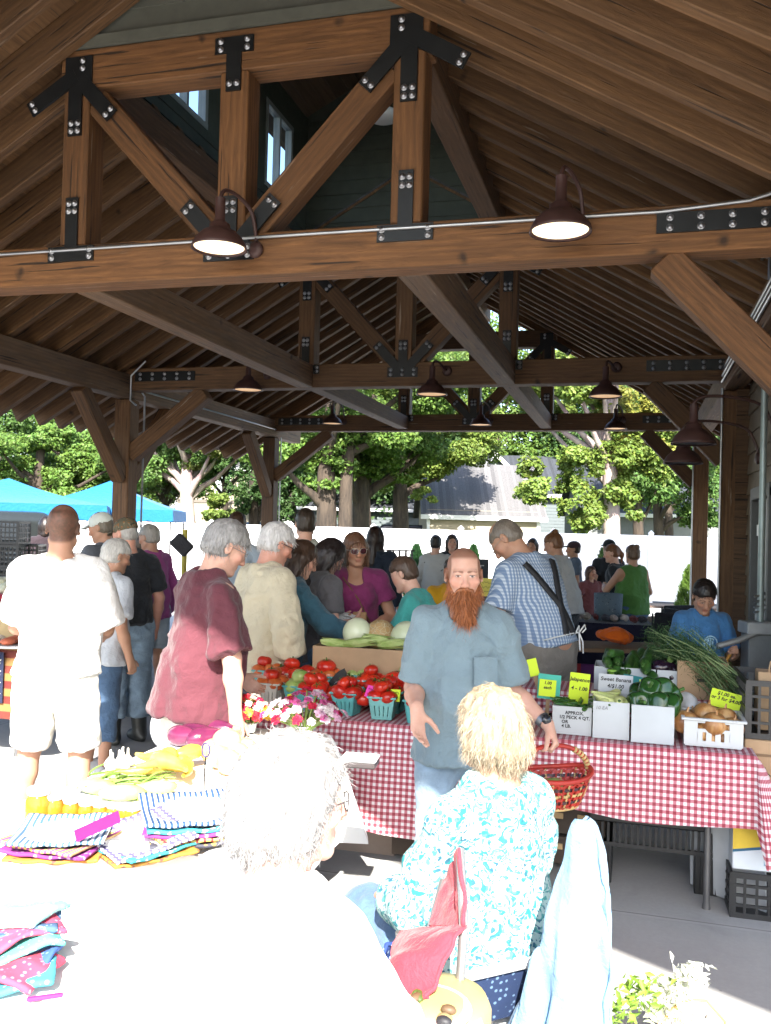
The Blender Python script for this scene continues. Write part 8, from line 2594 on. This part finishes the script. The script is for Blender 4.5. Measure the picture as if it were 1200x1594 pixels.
# crate stacks and stall on the left
for k, (px, py, d, n, lab) in enumerate(((6, 880, 10.5, 4, 'beside the dark vehicle'), (34, 880, 10.8, 3, 'next to the tallest crate stack'), (64, 880, 11.2, 2, 'behind the white shirt'))):
    p = W(px, hor(px), d)
    for j in range(n): crate('black crate %s %s %s' % (('lowest', 'second', 'third', 'topmost')[j], ('in the tallest stack', 'in the middle stack', 'in the lowest stack')[k], lab), (p.x, p.y, .62 + .27 * j), .50, .36, .262, BLKP, YAW + .1 * k, 'black crate stacks')
    tb = thing('bench', ('dark bench under the tallest crate stack', 'dark bench under the middle crate stack', 'dark bench under the lowest crate stack')[k], 'bench', (p.x, p.y, 0), YAW + .1 * k); MB().box((0, 0, .585), (.5, .4, .05)).build('top', CARDD, tb)
    for s in (-1, 1): MB().box((s * .2, 0, .28), (.06, .36, .56)).build('leg', CARDD, tb)
p = Yp(0, 952, 7.2); RX = p.x
ftable('folding table with the navy and red cloths at the left', RX - 1.6, RX + .12, 7.2, 7.9, .80)
tablecloth('navy_tablecloth', 'navy cloth hanging from the stall with the cauliflower', RX - 1.62, RX + .14, 7.19, 7.92, .806, .62, fabric((.012, .016, .035)), 'FR', .012, 3, .03)
t = thing('red_bin', 'red cloth covered bin holding cauliflower', 'bin', (RX - .18, 7.42, .815)); MB().box((0, 0, .10), (.52, .36, .19), ch=.01).build('bin', fabric((.30, .015, .03)), t); MB().box((0, 0, .012), (.54, .38, .022)).build('rim', plain((.6, .6, .6)), t)
CAUL = skin2((.50, .50, .36), (.66, .64, .50), 30, .8)
for k in range(6): crumple('cauliflower', 'head of cauliflower heaped in the red bin', 'cauliflower', Vector((RX - .3 + .1 * k, 7.38 + .06 * (k % 2), 1.0 + .05 * (k % 3 == 1))), (.08, .075, .06), CAUL, 20 + k)['group'] = 'cauliflower heads'
# table with the flag cloth
p = G(46, 1012, .80); FX = p.x; FYY = p.y
ftable('folding table under the flag cloth', FX - 1.5, FX - .02, FYY + .03, FYY + .75, .80)
fl = NT('flag_cloth'); tc = fl.node('ShaderNodeTexCoord'); s = fl.sep(tc.outputs['UV'])
st_ = fl.ramp(fl.math('FRACT', fl.math('DIVIDE', s[1], .108)), [(.49, 0.), (.51, 1.)])
cc = fl.mix(st_, (.26, .15, .045), (.11, .006, .010)); cc = fl.mix(fl.math('MULTIPLY', fl.noise(fl.coords('Object'), 9, 5), .5), cc, (.16, .06, .02))
fl.col(cc); fl.set(Roughness=.8)
fc = tablecloth('flag_tablecloth', 'antique looking red and cream striped flag cloth on the left table', FX - 1.5, FX, FYY, FYY + .77, .806, .50, fl.m, 'FR', .008, 6, .02)
ca = MB().box((FX - .72, FYY - .036, .60), (1.10, .006, .36)); ca.build('canton', fabric((.015, .02, .05)), fc, world=Matrix.Translation((0, -.02, 0)))
for i in range(4):
    for j in range(4):
        m = MB(); q = [(.028 * (1 if k % 2 == 0 else .4) * math.sin(k * PI / 5), .028 * (1 if k % 2 == 0 else .4) * math.cos(k * PI / 5)) for k in range(10)]
        m.prism(q, -.001, .001); m.build('star', plain((.6, .56, .45)), fc, world=Matrix.Translation((FX - .21 - .09 * i, FYY - .0605, .48 + .08 * j)))
p = W(24, 998, 6.35); t = thing('pastry_tray', 'white tray of wrapped baked goods on the flag table', 'tray', (p.x - .1, p.y + .1, .815), YAW)
MB().box((0, 0, .01), (.42, .28, .018), ch=.004).build('tray', WPL, t)
for k in range(9): MB().ell((0, 0, .03), (.06, .045, .028), 10, 7).build('pastry', plain(((.62, .55, .45), (.45, .12, .06), (.7, .68, .62))[k % 3], .6), t, local=T((-.14 + .14 * (k % 3), -.08 + .08 * (k // 3), .015), k))
p = W(28, 1000, 6.9); t = thing('window_box', 'kraft gift box with a window on the flag table', 'box', (p.x - .02, p.y - .02, .815), YAW + .1); MB().box((0, 0, .14), (.26, .16, .28), ch=.003).build('carton', plain((.50, .38, .20), .8), t); MB().box((.04, -.082, .15), (.10, .003, .11)).build('pane', plain((.30, .22, .16), .2), t)

# ---- broom with a grey cloth, clothes rack, shrubs, far tables, chairs
p = W(286, 900, 9.4); t = thing('broom', 'yellow handled broom with a dark grey head held upright', 'broom', (p.x, p.y, 0), YAW)
MB().tube([(0, 0, .5), (.0, 0, 1.66)], .028, 10).build('handle', plain((.50, .42, .05), .5), t); MB().box((0, 0, 0), (.22, .06, .16), m=Matrix.Translation((-.02, -.05, 1.50)) @ Matrix.Rotation(.75, 4, 'Y'), ch=.02).build('head', fabric((.05, .05, .055)), t)
p = at_ground(622, 12.4); t = thing('clothes_rack', 'small rack of brown and grey garments in front of the fence', 'rack', (p.x, p.y, 0), YAW)
for s in (-1, 1): MB().tube([(s * .16, -.12, 0), (s * .03, 0, .6), (s * .02, 0, 1.2)], .009, 6).build('leg', plain((.02, .02, .02)), t); MB().tube([(s * .16, .12, 0), (s * .03, 0, .6)], .009, 6).build('leg', plain((.02, .02, .02)), t)
MB().tube([(-.22, 0, 1.42), (.22, 0, 1.42)], .01, 8).build('rail', plain((.02, .02, .02)), t); MB().tube([(0, 0, 1.2), (0, 0, 1.42)], .01, 8).build('mast', plain((.02, .02, .02)), t)
for k, c in enumerate(((.22, .10, .05), (.16, .13, .11), (.13, .11, .10), (.18, .14, .12), (.10, .09, .09))):
    S = Sdf(); S.cone((0, 0, 0), (0, 0, -.36), .04, .08, .02, flat=((1, 0, 0), .25)); v, F, _ = S.mesh(.012); v = folds(v, F, .008, (10, 20, 4), k); g = thing('hanging_garment', ('rust brown garment first on the small rack', 'taupe garment second on the small rack', 'grey brown garment in the middle of the small rack', 'warm grey garment fourth on the small rack', 'dark grey garment last on the small rack')[k], 'garment', Vector((p.x, p.y, 1.40)) + Vector((math.cos(YAW), math.sin(YAW), 0)) * (-.16 + .085 * k), YAW, 'garments on the small rack'); obj('cloth', npmesh('cloth', v, F, fabric(c), smooth=True), g)


def conifer(label, px, d, pytop, r, light):
    p = at_ground(px, d); h = ztop(px, pytop, d); t = thing('arborvitae', label, 'shrub', p, 0, 'arborvitae along the fence'); n = 5200
    u = RNG.random(n) ** .8; a = RNG.random(n) * 2 * PI; rr = r * (1 - u) ** .62 * (1 - .5 * np.exp(-u / .06)) * (.75 + .3 * RNG.random(n)) * (1 + .18 * np.sin(a * 5 + u * 20))
    P = np.stack([rr * np.cos(a), rr * np.sin(a), .05 + (h - .02) * u], 1); d_ = np.stack([np.cos(a) * .5, np.sin(a) * .5, np.full(n, .9)], 1); d_ /= np.linalg.norm(d_, axis=1)[:, None]
    v, F, c = ribbons(P, d_, .08, .012, 2, -.1, .003, .25, .3, .4, light); obj('foliage', npmesh('foliage', v, F, LEAF, col=c), t)
    MB().tube([(0, 0, -.05), (0, 0, h * .8)], [.03, .01], 7).build('stem', BARK, t)
conifer('slim dark arborvitae shrub by the small garment rack', 649, 21, 851, .30, (.025, .075, .025))
conifer('arborvitae tip rising beside the dark haired woman', 738, 21.5, 852, .28, (.03, .08, .025))
conifer('small arborvitae behind the seated child', 940, 21.5, 857, .26, (.05, .10, .03))
conifer('sunlit arborvitae beside the corner post behind the boy', 1077, 17.5, 884, .30, (.10, .17, .03))
def xy(px, d): q = W(px, hor(px), d); return q.x, q.y
x, y = xy(945, 9.9); ftable('far folding table under the dark navy cloth', x - .75, x + .55, y, y + .7, .74)
tablecloth('navy_tablecloth', 'dark navy cloth on the far craft table below the hoodie', x - .77, x + .57, y - .01, y + .72, .746, .66, fabric((.010, .010, .026)), 'FRL', .01, 4, .02)
m_ = MB(); r = random.Random(2)
t = thing('wire_basket', 'blue grey patterned basket on the navy table', 'basket', (x + .02, y + .3, .755)); MB().lathe([(0, .0), (.15, .0), (.16, .30), (.152, .30), (.145, .02), (0, .02)], 20).build('basket', splotch((.10, .14, .17), ((.04, .05, .07), (.22, .26, .28)), 20, .2), t)
for k in range(12): crumple('knit_item', 'small knitted item laid on the navy table', 'craft', Vector((x - .6 + .1 * k, y + .1 + .06 * (k % 3), .755)), (.05, .045, .03), fabric(((.4, .36, .32), (.12, .03, .03), (.05, .05, .06), (.3, .25, .22))[k % 4]), 60 + k)['group'] = 'knitted items on the navy table'
t = thing('floor_banner', 'purple and red striped banner lying low in front of the navy table', 'banner', (x + .1, y - .35, .02), .1); MB().box((0, 0, .19), (1.2, .05, .26), ch=.01).build('cloth', printed('stripe', (.10, .02, .12), (.28, .02, .03), 3), t)
scribble(t, .5, 1, .06, 8, plain((.5, .5, .52)), .008, -.03, .05, .2)
ox, oy = xy(960, 7.4); crumple('orange_cloth', 'bright orange cloth lying behind the cucumbers', 'cloth', W(960, 1003, 7.4), (.17, .10, .06), fabric((.70, .13, .01)), 5)
t = thing('low_table', 'low dark table behind the stall under the orange cloth', 'table', (ox, oy, 0), YAW); z_ = W(960, 1003, 7.4).z; MB().box((0, 0, z_ - .02), (.9, .5, .03)).build('top', CARDD, t)
for sx in (-1, 1):
    for sy in (-1, 1): MB().box((sx * .4, sy * .2, z_ / 2 - .02), (.04, .04, z_ - .04)).build('leg', CARDD, t)
def fchair(label, px, d, rz):
    a, b_ = xy(px, d); t = thing('camp_chair', label, 'chair', (a, b_, 0), rz, 'black camp chairs by the corner post'); K_ = plain((.012, .012, .014), .6)
    for s in (-1, 1):
        for q in (((s * .26, -.24, 0), (s * .26, .22, .46)), ((s * .26, .24, 0), (s * .26, -.24, .50)), ((s * .27, -.24, .44), (s * .28, -.30, .95)), ((s * .27, -.26, .66), (s * .27, .22, .62))): MB().tube(q, .011, 6).build('frame_tube', K_, t)
    for y_ in (-.22, .22): MB().tube([(-.26, y_, .02), (.26, y_, .45)], .010, 6).build('frame_tube', K_, t); MB().tube([(.26, y_, .02), (-.26, y_, .45)], .010, 6).build('frame_tube', K_, t)
    S = Sdf(); S.box((0, -.01, .44), (.26, .25, .018), None, .01, 1, .015); S.box((0, -.28, .72), (.27, .02, .25), Rx(.12), .01, 1, .015); v, F, _ = S.mesh(.02); obj('sling', npmesh('sling', v, F, fabric((.013, .013, .017)), smooth=True), t)
fchair('black camp chair beside the green tank top', 1022, 9.2, YAW + 1.9); fchair('black camp chair nearest the corner post and the boy', 1052, 8.6, YAW + 2.6); fchair('black camp chair half hidden behind the other two', 1036, 10.2, YAW + .4)
p = W(752, 914, 7.0); card('yellow sign with black handwriting behind the bearded man', (p.x, p.y, p.z - .07), .17, .14, plain((.62, .54, .10), .7), YAW, -.05, 0, scrib=3, seed=9, stake=0, group='signs behind the stall')
sg = thing('sign_post', 'thin black post holding the yellow sign', 'post', (p.x, p.y + .02, 0)); MB().tube([(0, 0, 0), (0, 0, p.z + .02)], .008, 6).build('post', BLKP, sg)
p = W(748, 885, 12.6); t = thing('banner_sign', 'narrow dark banner with a pale letter in front of the fence', 'sign', (p.x, p.y, 0), YAW); MB().box((0, 0, .95), (.22, .02, .75)).build('board', plain((.02, .03, .04)), t); text('T', .16, plain((.6, .6, .58)), t, FRONT(.0, -.012, 1.18)); MB().box((0, 0, .29), (.03, .03, .58)).build('leg', BLKP, t)
# display table far behind the purple top
x, y = xy(528, 11.5); ftable('far folding table of small goods before the fence', x - .5, x + .6, y, y + .6, .8)
for k, (dx, w_, h_, c) in enumerate(((-.16, .10, .55, (.03, .04, .06)), (.0, .22, .32, (.16, .10, .05)), (.2, .2, .4, (.22, .15, .09)), (.40, .16, .28, (.35, .28, .2)))):
    t = thing('display_box', ('tall dark display box on the far goods table', 'brown display box on the far goods table', 'tan display box on the far goods table', 'pale display box at the end of the far goods table')[k], 'box', (x + dx, y + .3, .80), YAW); MB().box((0, 0, h_ / 2), (w_, .16, h_), ch=.01).build('carton', plain(c, .7), t)
# washing stand with an orange hose at the right
p = W(1178, 985, 6.0); t = thing('utility_pedestal', 'grey metal utility pedestal with a pipe beside the door', 'pedestal', (p.x, p.y, 0), YAW)
MB().box((0, 0, .55), (.16, .14, 1.1), ch=.006).build('cabinet', plain((.16, .17, .17), .5), t); MB().box((0, -.01, 1.14), (.20, .18, .08), ch=.008).build('cap', plain((.30, .31, .31), .45), t); MB().tube([(.02, 0, 1.18), (.02, 0, 3.1)], .022, 10).build('pipe', plain((.26, .31, .30), .4, metal=.4), t)
for k in range(4): MB().tube([(-.03, -.02, 1.24 + .035 * k), (.05, .0, 1.255 + .035 * k)], .008, 6).build('bolt', GALV, t)
MB().tube([(-.02, -.08, 1.12), (-.16, -.09, 1.06), (-.30, -.1, 1.02)], .02, 8).build('arm', plain((.3, .31, .31), .4, metal=.4), t)
t2 = thing('hose', 'orange hose looped below the grey pedestal', 'hose', (p.x - .1, p.y - .12, 0)); MB().tube([(-.06, 0, 1.0), (-.10, 0, .92), (-.10, 0, .72), (-.06, .02, .52), (.02, .02, .4), (.05, .03, .05)], .011, 8).build('tube', plain((.55, .24, .02), .4), t2)
